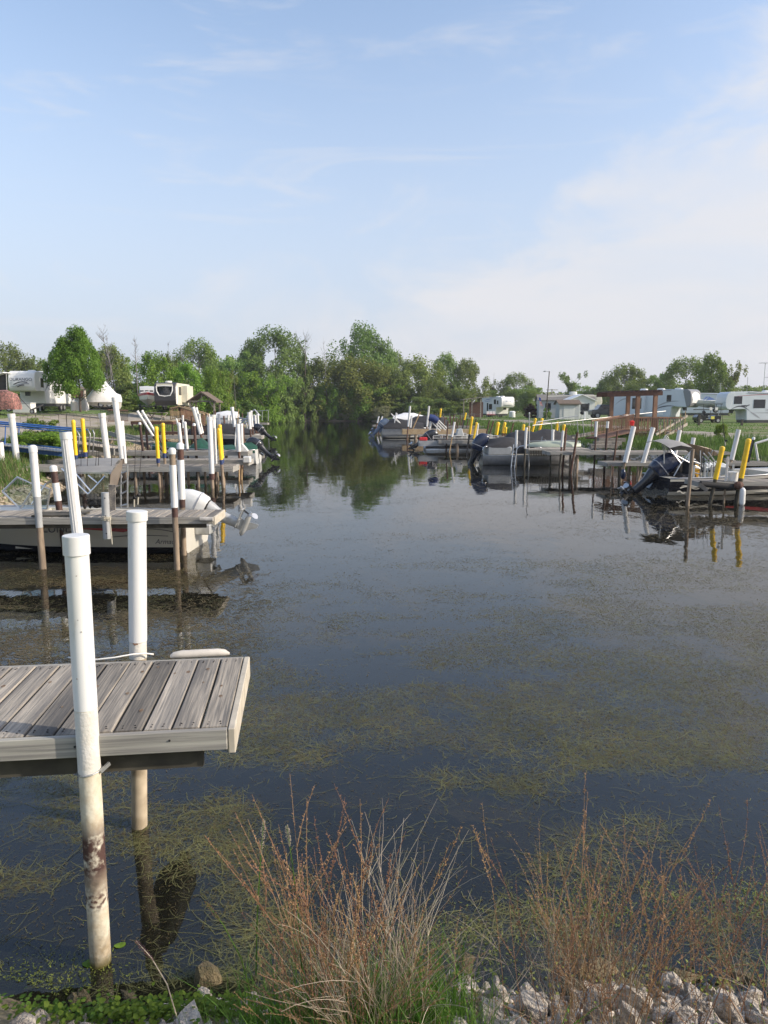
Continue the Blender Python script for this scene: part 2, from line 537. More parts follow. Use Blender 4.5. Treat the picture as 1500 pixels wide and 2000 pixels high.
# ================================================================== land and water
LEFT_SHORE = [(-60, -6.0), (0, -7.5), (13, -9.6), (26, -12.0), (45, -17.0), (60, -19.0), (100, -21.5), (140, -25), (165, -29), (400, -29)]
RIGHT_SHORE = [(-60, 14), (0, 14), (28, 15.2), (41, 15.2), (50, 13.8), (70, 11.8), (95, 9.3), (130, 3.5), (165, -3), (400, -3)]


def shore_x(tab, y):
    return np.interp(y, [t[0] for t in tab], [t[1] for t in tab])


def near_shore_y(x):
    return 3.15 + 0.09 * np.sin(x * 2.1 + .6) + 0.10 * np.clip(x, -3, 6) + .24 / (1 + np.exp((x + .55) * 7)) + .05 * np.sin(x * 5.3)


_pn = rng.random((64, 64))


def vnoise(x, y):
    xi = np.floor(x).astype(int); yi = np.floor(y).astype(int)
    fx = x - xi; fy = y - yi
    fx = fx * fx * (3 - 2 * fx); fy = fy * fy * (3 - 2 * fy)
    a = _pn[xi % 64, yi % 64]; b = _pn[(xi + 1) % 64, yi % 64]; c = _pn[xi % 64, (yi + 1) % 64]; d = _pn[(xi + 1) % 64, (yi + 1) % 64]
    return (a * (1 - fx) + b * fx) * (1 - fy) + (c * (1 - fx) + d * fx) * fy


def fbm(x, y, o=4):
    s = 0; a = .5
    for i in range(o):
        s = s + a * vnoise(x * 2 ** i + i * 7.3, y * 2 ** i + i * 3.1); a *= .5
    return s / (1 - .5 ** o)


def land(x, y):
    x = np.asarray(x, float); y = np.asarray(y, float)
    wob = (fbm(x * .25, y * .25, 3) - .5) * 1.2 * np.clip((y - 8) / 10, 0, 1)
    dl = shore_x(LEFT_SHORE, y) - x + wob
    dr = x - shore_x(RIGHT_SHORE, y) + wob
    dn = near_shore_y(x) - y
    df = y - 166.5 + wob * 1.5
    hl = np.where(dl > 0, 1.55 * (1 - np.exp(-dl / 2.4)) + 1.15 * np.clip((dl - 5) / 11, 0, 1) ** 1.2, -9)
    hr = np.where(dr > 0, 1.15 * (1 - np.exp(-dr / 1.8)) + .25 * np.clip((dr - 4) / 10, 0, 1), -9)
    hn = np.where(dn > 0, .40 * np.minimum(dn, 2.2) + .35 * np.clip(dn - 1.2, 0, 1.5), -9)
    hf = np.where(df > 0, 1.3 * (1 - np.exp(-df / 4)), -9)
    m = np.maximum.reduce([hl, hr, hn, hf])
    s = np.maximum.reduce([dl, dr, dn, df])
    under = -np.minimum(1.7, -s * .55 + 0 * s)
    under = np.where(dn > -1.4, np.minimum(under, 0), under)
    h = np.where(s > 0, m, under)
    h = h + (fbm(x * .9, y * .9, 3) - .5) * .10 * np.clip(s * 2, 0, 1)
    return h


def land1(x, y):
    return float(land(np.array([x]), np.array([y]))[0])


def spaced(vals):
    out = []
    for a, b, n in vals:
        out += list(np.linspace(a, b, n, endpoint=False))
    return np.array(out + [vals[-1][1]])


gx = spaced([(-900, -200, 8), (-200, -60, 28), (-60, -9, 90), (-9, -3, 24), (-3, 4, 90), (4, 20, 50), (20, 60, 60), (60, 200, 28), (200, 900, 8)])
gy = spaced([(-40, -2, 20), (-2, 1, 12), (1, 5, 90), (5, 20, 30), (20, 100, 130), (100, 175, 80), (175, 260, 30), (260, 1500, 16)])
XX, YY = np.meshgrid(gx, gy)
ZZ = land(XX, YY)
vv = np.stack([XX.ravel(), YY.ravel(), ZZ.ravel()], 1)
nx, ny = len(gx), len(gy)
ii = (np.arange(ny - 1)[:, None] * nx + np.arange(nx - 1)[None, :]).ravel()
ff = np.stack([ii, ii + 1, ii + nx + 1, ii + nx], 1)


def ground_mat():
    m = bpy.data.materials.new('ground_soil_grass'); m.use_nodes = True
    N = m.node_tree.nodes; L = m.node_tree.links; b = N['Principled BSDF']
    b.inputs['Roughness'].default_value = .95; b.inputs['Specular IOR Level'].default_value = .15
    ge = N.new('ShaderNodeNewGeometry'); sp = N.new('ShaderNodeSeparateXYZ'); L.new(ge.outputs['Position'], sp.inputs[0])
    n1 = N.new('ShaderNodeTexNoise'); n1.inputs['Scale'].default_value = .22; n1.inputs['Detail'].default_value = 8
    n2 = N.new('ShaderNodeTexNoise'); n2.inputs['Scale'].default_value = 3.2; n2.inputs['Detail'].default_value = 8
    L.new(ge.outputs['Position'], n1.inputs[0]); L.new(ge.outputs['Position'], n2.inputs[0])

    def ramp(v, a, c):
        r = N.new('ShaderNodeMapRange'); r.inputs['From Min'].default_value = a; r.inputs['From Max'].default_value = c
        L.new(v, r.inputs['Value']); return r.outputs[0]

    def mix(f, A, B):
        x = N.new('ShaderNodeMix'); x.data_type = 'RGBA'; L.new(f, x.inputs['Factor'])
        for k, v in (('A', A), ('B', B)):
            if isinstance(v, tuple): x.inputs[k].default_value = (*v, 1)
            else: L.new(v, x.inputs[k])
        return x.outputs['Result']
    g = mix(ramp(n2.outputs['Fac'], .35, .65), (.065, .12, .025), (.15, .19, .06))
    g = mix(ramp(n1.outputs['Fac'], .52, .66), g, (.24, .21, .14))
    soil = mix(ramp(n2.outputs['Fac'], .4, .6), (.20, .16, .10), (.30, .26, .18))
    c = mix(ramp(sp.outputs['Z'], .10, .45), soil, g)
    mud = mix(ramp(n2.outputs['Fac'], .3, .7), (.045, .042, .018), (.085, .075, .03))
    c = mix(ramp(sp.outputs['Z'], -.10, .02), mud, c)
    L.new(c, b.inputs['Base Color'])
    bp = N.new('ShaderNodeBump'); bp.inputs['Distance'].default_value = .05; L.new(n2.outputs['Fac'], bp.inputs['Height']); L.new(bp.outputs[0], b.inputs['Normal'])
    return m


mat('gravel', (.34, .30, .25), .95, col2=(.26, .23, .19), scale=1.2, coord='World', bump=.02, bscale=22, third=(.20, .19, .10), third_scale=.35, third_lo=.56, third_hi=.66)
ground = mobj('ground', np_mesh('ground', vv, ff, ground_mat(), True))
ground['kind'] = 'structure'


def strip(name, side, s0, s1, y0, y1, m, dz, n=160):
    ys = np.linspace(y0, y1, n); vs = []; fs = []
    k = 7
    for i, y in enumerate(ys):
        base = shore_x(LEFT_SHORE, y) if side < 0 else shore_x(RIGHT_SHORE, y)
        w = .5 * math.sin(y * .21) + .3 * math.sin(y * .53)
        for j in range(k):
            x = base + side * (s0 + w + (s1 - s0) * j / (k - 1))
            vs.append((x, y, land1(x, y) + dz))
    for i in range(n - 1):
        for j in range(k - 1):
            a = i * k + j
            fs.append((a, a + 1, a + k + 1, a + k) if side > 0 else (a + 1, a, a + k, a + k + 1))
    o = mobj(name, np_mesh(name, np.array(vs), np.array(fs), m, True))
    o['kind'] = 'structure'
    return o


strip('gravel_road', -1, 4.2, 12.0, 16, 160, M['gravel'], .05)
strip('gravel_road', 1, 5.5, 9.6, 20, 160, M['gravel'], .05)

# ---- water: a closed body of murky water, clear enough to see half a metre down
wm = bpy.data.materials.new('canal_water'); wm.use_nodes = True
N_ = wm.node_tree.nodes; L_ = wm.node_tree.links
N_.remove(N_['Principled BSDF'])
o_ = N_['Material Output']
tr = N_.new('ShaderNodeBsdfTransparent'); tr.inputs[0].default_value = (.93, .93, .82, 1)
gs = N_.new('ShaderNodeBsdfGlossy'); gs.inputs['Roughness'].default_value = .015
fr = N_.new('ShaderNodeFresnel'); fr.inputs[0].default_value = 1.65
mx = N_.new('ShaderNodeMixShader')
ge = N_.new('ShaderNodeNewGeometry')
mp = N_.new('ShaderNodeMapping'); mp.inputs['Scale'].default_value = (1, .55, 1); L_.new(ge.outputs['Position'], mp.inputs[0])
nz = N_.new('ShaderNodeTexNoise'); nz.inputs['Scale'].default_value = 1.3; nz.inputs['Detail'].default_value = 3
nz2 = N_.new('ShaderNodeTexNoise'); nz2.inputs['Scale'].default_value = 9; nz2.inputs['Detail'].default_value = 2
L_.new(mp.outputs[0], nz.inputs[0]); L_.new(mp.outputs[0], nz2.inputs[0])
b1 = N_.new('ShaderNodeBump'); b1.inputs['Distance'].default_value = .0075; L_.new(nz.outputs['Fac'], b1.inputs['Height'])
b2 = N_.new('ShaderNodeBump'); b2.inputs['Distance'].default_value = .0006; L_.new(nz2.outputs['Fac'], b2.inputs['Height'])
L_.new(b1.outputs[0], b2.inputs['Normal']); L_.new(b2.outputs[0], gs.inputs['Normal']); L_.new(b1.outputs[0], fr.inputs['Normal'])
df_ = N_.new('ShaderNodeBsdfDiffuse'); df_.inputs[0].default_value = (.135, .135, .105, 1)   # fine silt in the top layer, its grey put in to lift dark water
mk = N_.new('ShaderNodeMixShader'); mk.inputs[0].default_value = .07
L_.new(tr.outputs[0], mk.inputs[1]); L_.new(df_.outputs[0], mk.inputs[2])
L_.new(fr.outputs[0], mx.inputs[0]); L_.new(mk.outputs[0], mx.inputs[1]); L_.new(gs.outputs[0], mx.inputs[2])
L_.new(mx.outputs[0], o_.inputs['Surface'])
va = N_.new('ShaderNodeVolumeAbsorption'); va.inputs['Color'].default_value = (.62, .60, .30, 1); va.inputs['Density'].default_value = 2.1
L_.new(va.outputs[0], o_.inputs['Volume'])
wmb = MB(); wmb.box(-60, 60, 1.2, 185, -3.2, 0)
water = wmb.build('water', wm); water['kind'] = 'structure'

# ================================================================== things that are many
def ribbons(P0, D, L, W, segs, curl, normal_tilt=.25, zc=None):
    """many thin curved ribbons lying about the horizontal plane; P0 (N,3), D angle, L length, W width"""
    n = len(P0)
    pts = np.zeros((n, segs + 1, 3)); pts[:, 0] = P0
    a = D.copy()
    da = rng.normal(0, curl, (n, segs))
    dz = rng.normal(0, normal_tilt, (n, segs))
    for i in range(segs):
        a = a + da[:, i]
        st = (L / segs)[:, None] * np.stack([np.cos(a), np.sin(a), dz[:, i]], 1)
        pts[:, i + 1] = pts[:, i] + st
    tang = np.gradient(pts, axis=1)
    side = np.stack([-tang[..., 1], tang[..., 0], np.zeros_like(tang[..., 0])], -1)
    side /= np.linalg.norm(side, axis=-1, keepdims=True) + 1e-9
    w = (W[:, None] * np.linspace(1, .5, segs + 1)[None, :])[..., None]
    A = pts - side * w / 2; B = pts + side * w / 2
    if zc is not None:
        A[..., 2] = np.clip(A[..., 2], zc[0], zc[1]); B[..., 2] = np.clip(B[..., 2], zc[0], zc[1])
    V = np.stack([A, B], 2).reshape(n, (segs + 1) * 2, 3)
    f = []
    for i in range(segs):
        f.append([2 * i, 2 * i + 1, 2 * i + 3, 2 * i + 2])
    F = (np.array(f)[None] + (np.arange(n) * (segs + 1) * 2)[:, None, None]).reshape(-1, 4)
    return V.reshape(-1, 3), F


def in_water(x, y, m=.1):
    return (x > shore_x(LEFT_SHORE, y) + m) & (x < shore_x(RIGHT_SHORE, y) - m) & (y > near_shore_y(x) + m) & (y < 165)


def weed_density(x, y):
    n = fbm(x * .55 + 5, y * .9 + 2, 4)
    n2 = fbm(x * .16 + 9, y * .20 + 4, 3)
    edge = .55 * np.exp(-((y - 13) / 6) ** 2) * np.clip((x - 5) / 4, 0, 1)
    # the open dark pools beside the first dock and before the near bank
    pool = np.exp(-(((x + 1.6) / .75) ** 2 + ((y - 3.7) / .55) ** 2)) + .95 * np.exp(-(((x + .25) / .55) ** 2 + ((y - 4.2) / .75) ** 2)) \
        + .75 * np.exp(-(((x - .25) / .75) ** 2 + ((y - 5.0) / .20) ** 2)) + .5 * np.exp(-(((x - 2.3) / .8) ** 2 + ((y - 5.2) / .22) ** 2)) \
        + .7 * np.exp(-(((x + 1.1) / .9) ** 2 + ((y - 8.2) / .9) ** 2))
    n3 = fbm(x * 1.7 + 2, y * 2.6 + 7, 4)
    d = (n - .40) * 3.6 + (n2 - .5) * 2.4 + (n3 - .5) * 2.6 + edge - pool * 1.7
    d = d * (1.0 - .62 * np.clip((y - 7) / 14, 0, 1))
    d = d + .30 * np.exp(-((y - 7.0) / 3.4) ** 2) - 1.0 * np.exp(-((y - 3.5) / .9) ** 2) * np.clip((x + .5) / .5, 0, 1)
    return np.clip(d, 0, 1)


def scatter(n, y0, y1, power=1.6, xr=None, fn=weed_density, floor=0.0):
    t = rng.random(n); y = (y0 ** (1 - power) + t * (y1 ** (1 - power) - y0 ** (1 - power))) ** (1 / (1 - power))
    w = .62 * y + .5
    x = rng.uniform(-1, 1, n) * w
    ok = in_water(x, y)
    ok &= rng.random(n) < (fn(x, y) + floor)
    return x[ok], y[ok]


x, y = scatter(235000, 3.3, 14, 1.2, floor=.03)
n = len(x)
base_ang = (fbm(x * .5, y * .5, 2) * 7)
V1, F1 = ribbons(np.stack([x, y, rng.uniform(-.020, .007, n)], 1), base_ang + rng.normal(0, .9, n), np.minimum(.45, rng.lognormal(-2.6, .6, n) * (1 + 1.0 * np.exp(-((y - 3.6) / 2.6) ** 2))), rng.uniform(.0013, .0033, n) * (1 + y * .08), 4, .55, .03, (-.04, .010))
weed = mobj('floating_weed', np_mesh('floating_weed', V1, F1, M['weed_strand']))
tag(weed, 'tangled olive stems of pondweed drifting just under the canal surface', 'pondweed', kind='stuff')
# small leaves and tips that break the surface, near and far
x, y = scatter(420000, 3.6, 60, 1.12, floor=.06)
n = len(x)
sz = rng.uniform(.4, 1.5, n) * (.005 + .0011 * y)
V2, F2 = ribbons(np.stack([x, y, rng.uniform(.002, .006, n)], 1), rng.uniform(0, 6.28, n), sz * 1.8, sz * .38, 1, .5, .12, (.002, .02))
w2 = mobj('weed_flecks', np_mesh('weed_flecks', V2, F2, M['weed_fleck']))
tag(w2, 'small brown weed flecks floating on the canal in loose patches', 'pondweed', kind='stuff')


def mats_density(x, y):
    d = np.exp(-((y - 19.5) / 2.6) ** 2) * np.clip((x - 6.5) / 2, 0, 1) + np.exp(-((y - 26) / 1.6) ** 2) * np.clip((x - 7) / 2, 0, 1) \
        + .8 * np.exp(-((y - 9.6) / 1.5) ** 2) * np.clip((-1.6 - x) / 1.5, 0, 1) + .7 * np.exp(-((y - 12) / 1.0) ** 2) * np.clip((-2 - x) / 1.5, 0, 1)
    return np.clip(d * (fbm(x * .6, y * .9, 3) - .25) * 2.2, 0, 1)


x, y = scatter(240000, 7.5, 32, 1.1, fn=mats_density)
n = len(x)
V2, F2 = ribbons(np.stack([x, y, rng.uniform(.001, .008, n)], 1), rng.normal(0, .7, n), rng.uniform(.05, .22, n), rng.uniform(.006, .016, n), 3, .5, .03, (.001, .02))
w3 = mobj('weed_mat', np_mesh('weed_mat', V2, F2, M['weed_fleck']))
tag(w3, 'dense brown weed mats lying on the water beside the docks', 'pondweed', kind='stuff')


def deep_density(x, y):
    a = fbm(x * 1.1 + 3, y * 1.3 + 1, 3)
    return np.clip((a - .42) * 4, 0, 1)


x, y = scatter(7000, 3.2, 8, 1.3, fn=deep_density)
n = len(x)
V3, F3 = ribbons(np.stack([x, y, rng.uniform(-.32, -.05, n)], 1), rng.uniform(0, 6.28, n), rng.uniform(.1, .35, n), rng.uniform(.002, .005, n), 5, .5, .25, (-.9, -.06))
w4 = mobj('sunken_weed', np_mesh('sunken_weed', V3, F3, M['weed_deep']))
tag(w4, 'murky green pondweed standing under the water near the bank', 'pondweed', kind='stuff')


def algae_density(x, y):
    d = np.exp(-((x - 1.25) / .45) ** 2 - ((y - 3.9) / .22) ** 2) + .8 * np.exp(-((x - 2.4) / .7) ** 2 - ((y - 4.0) / .20) ** 2) + .8 * np.exp(-((x + 1.75) / .45) ** 2 - ((y - 3.35) / .18) ** 2) \
        + .55 * np.exp(-((x - .4) / .3) ** 2 - ((y - 3.6) / .15) ** 2)
    return np.clip(d * (fbm(x * 3, y * 3, 2) - .2) * 1.8, 0, 1)


x, y = scatter(330000, 3.1, 4.6, 1.2, fn=algae_density)
n = len(x)
V3, F3 = ribbons(np.stack([x, y, rng.uniform(-.07, .012, n)], 1), rng.uniform(0, 6.28, n), rng.uniform(.006, .022, n), rng.uniform(.003, .008, n), 2, .8, .5, (-.1, .02))
w5 = mobj('algae_clump', np_mesh('algae_clump', V3, F3, M['algae']))
tag(w5, 'bright yellow-green algae clumps against the stony bank', 'algae', kind='stuff')

# oval pads
for px, py, lab, r in ((180, 1880, 'green oval leaf floating beside the nearest white pole', .035), (234, 1846, 'curled pale leaf floating right of the nearest white pole', .022)):
    p = G(px, py, .002); mb = MB(); ring = []
    for k in range(14):
        a = k / 14 * 6.283
        ring.append((p.x + math.cos(a) * r * 1.4 + .3 * r * math.sin(a), p.y + math.sin(a) * r, .004 + .003 * math.sin(2 * a)))
    mb.add([(p.x, p.y, .002)] + ring, [(0, 1 + k, 1 + (k + 1) % 14) for k in range(14)])
    mb.add([(q[0], q[1], q[2] - .0015) for q in [(p.x, p.y, .002)] + ring], [(0, 1 + (k + 1) % 14, 1 + k) for k in range(14)])
    tag(mb.build('floating_leaf', M['leaf_bright'], fix=False), lab, 'leaf')


# ---- rocks
def rock_mesh(seed, name, m, rough=.28, sub=2):
    bm = bmesh.new(); bmesh.ops.create_icosphere(bm, subdivisions=sub, radius=1)
    rnd = random.Random(seed)
    planes = [(Vector((rnd.gauss(0, 1), rnd.gauss(0, 1), rnd.gauss(0, 1))).normalized(), rnd.uniform(.38, .75)) for _ in range(10)]
    for v in bm.verts:
        for nrm, d in planes:
            q = v.co.dot(nrm)
            if q > d: v.co -= nrm * (q - d)
        v.co *= 1 + rough * .35 * (noise.noise(v.co * 2.1 + Vector((seed, 0, 0))))
    me = bpy.data.meshes.new(name); bm.to_mesh(me); bm.free()
    me.materials.append(m)
    return me


pale_rocks = [rock_mesh(i, 'bank_rock', M['rock_pale']) for i in range(9)]
wet_rocks = [rock_mesh(20 + i, 'sunken_rock', M['rock_wet']) for i in range(5)]
small_rocks = [rock_mesh(40 + i, 'small_rock', M['rock_pale'], sub=1) for i in range(5)]
rr = random.Random(5)
placed = []
tries = 0
while len(placed) < 290 and tries < 16000:
    tries += 1
    x = rr.uniform(-1.7, 2.5) if rr.random() < .35 else rr.uniform(.2, 2.4); y = rr.uniform(1.9, 4.3)
    d = float(near_shore_y(np.array([x]))[0]) - y
    if d < -.10 or d > .95: continue
    if x < .35 and d < .25 and rr.random() < .8: continue
    r = (rr.choice((.075, .09, .105, .065)) if len(placed) < 130 else rr.choice((.035, .045, .055, .06))) * rr.uniform(.85, 1.2)
    if any((x - q[0]) ** 2 + (y - q[1]) ** 2 < (.60 * (r + q[2])) ** 2 for q in placed): continue
    placed.append((x, y, r))
    o = mobj('rock', rr.choice(pale_rocks if r > .055 else small_rocks), ground, (x, y, land1(x, y) + r * .18), (rr.uniform(0, 6), rr.uniform(0, 6), rr.uniform(0, 6)))
    o.scale = (r * rr.uniform(.9, 1.3), r * rr.uniform(.8, 1.1), r * rr.uniform(.7, 1.0))
for k in range(70):
    x = rr.uniform(-2.6, 3.4); d = -rr.uniform(.06, .42)
    y = float(near_shore_y(np.array([x]))[0]) - d
    r = rr.uniform(.06, .13)
    o = mobj('rock', rr.choice(wet_rocks), ground, (x, y, land1(x, y) + r * .1), (rr.uniform(0, 6), rr.uniform(0, 6), rr.uniform(0, 6)))
    o.scale = (r * 1.2, r, r * .7)


def chips(name, label, n, gen, m, s0, s1):
    base = [np.array([v.co[:] for v in me.vertices]) for me in small_rocks]
    bf = [np.array([list(p.vertices) for p in me.polygons]) for me in small_rocks]
    Vs = []; Fs = []; k = 0
    for i in range(n):
        x, y = gen()
        z = land1(x, y); s = rr.uniform(s0, s1); j = rr.randrange(5)
        a = rr.uniform(0, 6.28); c, sn = math.cos(a), math.sin(a)
        b = base[j] * np.array([s * rr.uniform(.8, 1.4), s, s * .7])
        b = np.stack([b[:, 0] * c - b[:, 1] * sn + x, b[:, 0] * sn + b[:, 1] * c + y, b[:, 2] + z + s * .2], 1)
        Vs.append(b); Fs.append(bf[j] + k); k += len(b)
    o = mobj(name, np_mesh(name, np.concatenate(Vs), np.concatenate(Fs), m))
    return tag(o, label, 'stones', kind='stuff')


def gen_near():
    x = rr.uniform(-1.6, 2.6); return x, float(near_shore_y(np.array([x]))[0]) - rr.uniform(-.05, 1.3)


chips('stone_chips', 'small pale stone chips filling between the rocks of the near bank', 5200, gen_near, M['rock_pale'], .006, .026)


def gen_left():
    y = rr.uniform(14, 70); return float(shore_x(LEFT_SHORE, y)) - rr.uniform(-.5, 1.5), y


def gen_right():
    y = rr.uniform(22, 60); return float(shore_x(RIGHT_SHORE, y)) + rr.uniform(-.5, 1.0), y


chips('shore_stones', 'tan stone riprap along the left canal bank under the docks', 5500, gen_left, M['rock_tan'], .04, .12)
chips('shore_stones', 'grey stone riprap along the right canal bank under the docks', 1000, gen_right, M['rock_pale'], .08, .2)


# ---- grass: upright curved blades
def blades(x, y, z, h, w, lean=.35, segs=3, wind=(0, 0)):
    n = len(x); a = rng.uniform(0, 6.283, n); l = rng.uniform(.1, lean, n) * h
    P = []
    for i in range(segs + 1):
        t = i / segs
        cxp = x + np.cos(a) * l * t * t + wind[0] * h * t * t; cyp = y + np.sin(a) * l * t * t + wind[1] * h * t * t; cz = z + h * t * (1 - .12 * t)
        ww = w * (1 - t) ** .7 * .5 + .0002
        b = a + 1.57
        P.append(np.stack([cxp - np.cos(b) * ww, cyp - np.sin(b) * ww, cz], 1)); P.append(np.stack([cxp + np.cos(b) * ww, cyp + np.sin(b) * ww, cz], 1))
    V = np.stack(P, 1).reshape(-1, 3)
    f = np.array([[2 * i, 2 * i + 1, 2 * i + 3, 2 * i + 2] for i in range(segs)])
    F = (f[None] + (np.arange(n) * (segs + 1) * 2)[:, None, None]).reshape(-1, 4)
    return V, F


def bank_grass(name, label, tab, side, s0, s1, y0, y1, n, hmin, hmax, m, w=.03, power=1.0, thr=.35):
    y = y0 * (y1 / y0) ** rng.random(n); s = rng.uniform(s0, s1, n)
    x = shore_x(tab, y) + side * s
    ok = fbm(x * .5 + 1, y * .5, 3) > thr * rng.uniform(.6, 1.3, n)
    x, y = x[ok], y[ok]
    h = rng.uniform(hmin, hmax, len(x)) * (.55 + .9 * fbm(x * .35, y * .35, 2))
    V, F = blades(x, y, land(x, y) - .03, h, w * (.5 + y / 40), .5)
    return tag(mobj(name, np_mesh(name, V, F, m)), label, 'grass', kind='stuff')


bank_grass('bank_grass', 'rough green grass on the left canal bank above the stones', LEFT_SHORE, -1, .6, 4.2, 12, 90, 34000, .15, .45, M['grass'])
bank_grass('bank_grass', 'tall green grass on the right canal bank below the road', RIGHT_SHORE, 1, .3, 5.5, 20, 120, 42000, .2, .6, M['grass'])
bank_grass('dry_grass', 'straw coloured grass tips on the left canal bank', LEFT_SHORE, -1, .6, 4.0, 14, 90, 6000, .2, .55, M['grass_dry'])
bank_grass('lawn_grass', 'short lawn between the road and the campers on the left', LEFT_SHORE, -1, 11.5, 26, 40, 130, 12000, .05, .14, M['grass'], .05)
bank_grass('lawn_grass', 'short lawn between the road and the campers on the right', RIGHT_SHORE, 1, 9.5, 26, 50, 150, 14000, .05, .14, M['grass'], .05)
n = 14000
x = rng.uniform(-31, 0, n); y = 166.5 + rng.uniform(-.2, 5, n)
V, F = blades(x, y, np.maximum(land(x, y), 0) - .05, rng.uniform(.4, 1.3, n), np.full(n, .12), .4)
tag(mobj('reed_fringe', np_mesh('reed_fringe', V, F, M['grass'])), 'pale green reeds and grass along the far end of the canal', 'reeds', kind='stuff')

# near bank: lush grass tufts and low leafy plants
def tufts(cs, m, name, label, per, hmin, hmax, spread, w=.007, lean=.7, cat='grass'):
    xs = []; ys = []; hs = []
    for cx0, cy0, k in cs:
        c = int(per * k)
        xs.append(cx0 + rng.normal(0, spread, c)); ys.append(cy0 + rng.normal(0, spread * .7, c)); hs.append(rng.uniform(hmin, hmax, c) * (.6 + .4 * k))
    x = np.concatenate(xs); y = np.concatenate(ys); h = np.concatenate(hs)
    V, F = blades(x, y, np.maximum(land(x, y), -.1) - .02, h, rng.uniform(.5, 1.3, len(x)) * w, lean, 5)
    return tag(mobj(name, np_mesh(name, V, F, m)), label, cat, kind='stuff')


tufts([(-.30, 2.75, 1), (-.1, 2.8, 1.2), (.1, 2.8, 1.2), (-.5, 2.9, .8), (.28, 2.75, .9), (-.2, 2.6, 1), (.02, 2.6, 1), (-.42, 2.7, .8), (.15, 3.0, .7), (-.62, 2.85, .4)], M['grass_near'], 'near_grass',
      'lush green grass blades at the foot of the left dry weed clump', 190, .10, .40, .13, .006)
tufts([(1.15, 2.6, .35), (1.9, 2.8, .4), (2.1, 3.1, .3), (.6, 2.7, .3)], M['grass_near'], 'near_grass',
      'sparse green grass blades among the rocks at the bottom right', 90, .12, .35, .12)

# ================================================================== docks with their posts
def post(root, Y, top, bot, wpx, segs, cap=None, cap_px=None, label=None, to_bed=True, name='post', n=12, alt=None):
    """a pole standing in the water at distance Y: segs = [(py_from, py_to, material, width factor)] from the top down.
    The first covering segments are sleeves (sub-parts); the core pole is the part itself."""
    A = S(top[0], top[1], Y); B = S(bot[0], bot[1], Y)
    r = PW(wpx, Y * .995 + .4) / 2

    def at(py):
        t = (py - top[1]) / (bot[1] - top[1]); return S(top[0] + (bot[0] - top[0]) * t, py, Y)
    d = (B - A).normalized()
    end = B + d * (1.35 if to_bed else 0)
    core_mat = segs[-1][2]; cf = segs[-1][3] if len(segs[-1]) > 3 else 1
    L = lambda p: toL(root, p)
    mb = MB(); mb.tube([L(at(top[1] + .3)), L(end)], r * min(cf * .93, .93), n)
    core = mb.build(name, M[core_mat], root, smooth=40, label=label)
    for k, sg in enumerate(segs[:-1]):
        f = sg[3] if len(sg) > 3 else 1
        a = L(at(sg[0])); b = L(at(sg[1]))
        mb = MB(); mb.tube([a, b], r * f, n); mb.build('sleeve', M[sg[2]], core, smooth=40)
    if len(segs) == 1 or segs[-1][0] < segs[-1][1]:
        pass
    if cap:
        a = L(at(top[1])); dd = (L(at(top[1] + 5)) - a).normalized()
        cm, kind = cap
        mb = MB()
        h = r * 1.35
        if kind == 'flat': mb.tube([a, a + dd * h], r * 1.13, n + 4)
        else:
            mb.tube([a - dd * r * .55, a - dd * r * .45, a - dd * r * .2, a, a + dd * h], [r * .3, r * .62, r * .95, r * 1.08, r * 1.08], n)
        mb.build('cap', M[cm], core, smooth=40)
    return core


W = 'pvc_white'; Yl = 'pvc_yellow'; BR = 'brown_paint'; PW_ = 'pole_wood'; RS = 'rust_steel'; NV = 'navy_plastic'


def board_mesh(seed, w, L, th, m='old_wood', bevel=.004):
    rnd = random.Random(seed); mb = MB(); n = 6
    secs = []
    tw = rnd.uniform(-.004, .004); bow = rnd.uniform(-.003, .003)
    for i in range(n + 1):
        t = i / n; y = L * t; dx = math.sin(t * 3.14) * bow; dz = tw * (t - .5) * .6 + math.sin(t * 3.14) * bow * .5
        c = .10 * w
        secs.append([(dx - w / 2, y, dz), (dx + w / 2, y, dz), (dx + w / 2, y, th * .8 + dz), (dx + w / 2 - .006, y, th + dz - .001), (dx, y, th + dz - .0015 + 0), (dx - w / 2 + .006, y, th + dz - .001), (dx - w / 2, y, th * .8 + dz)])
    mb.loft(secs)
    return mb.mesh('deck_board', M[m])


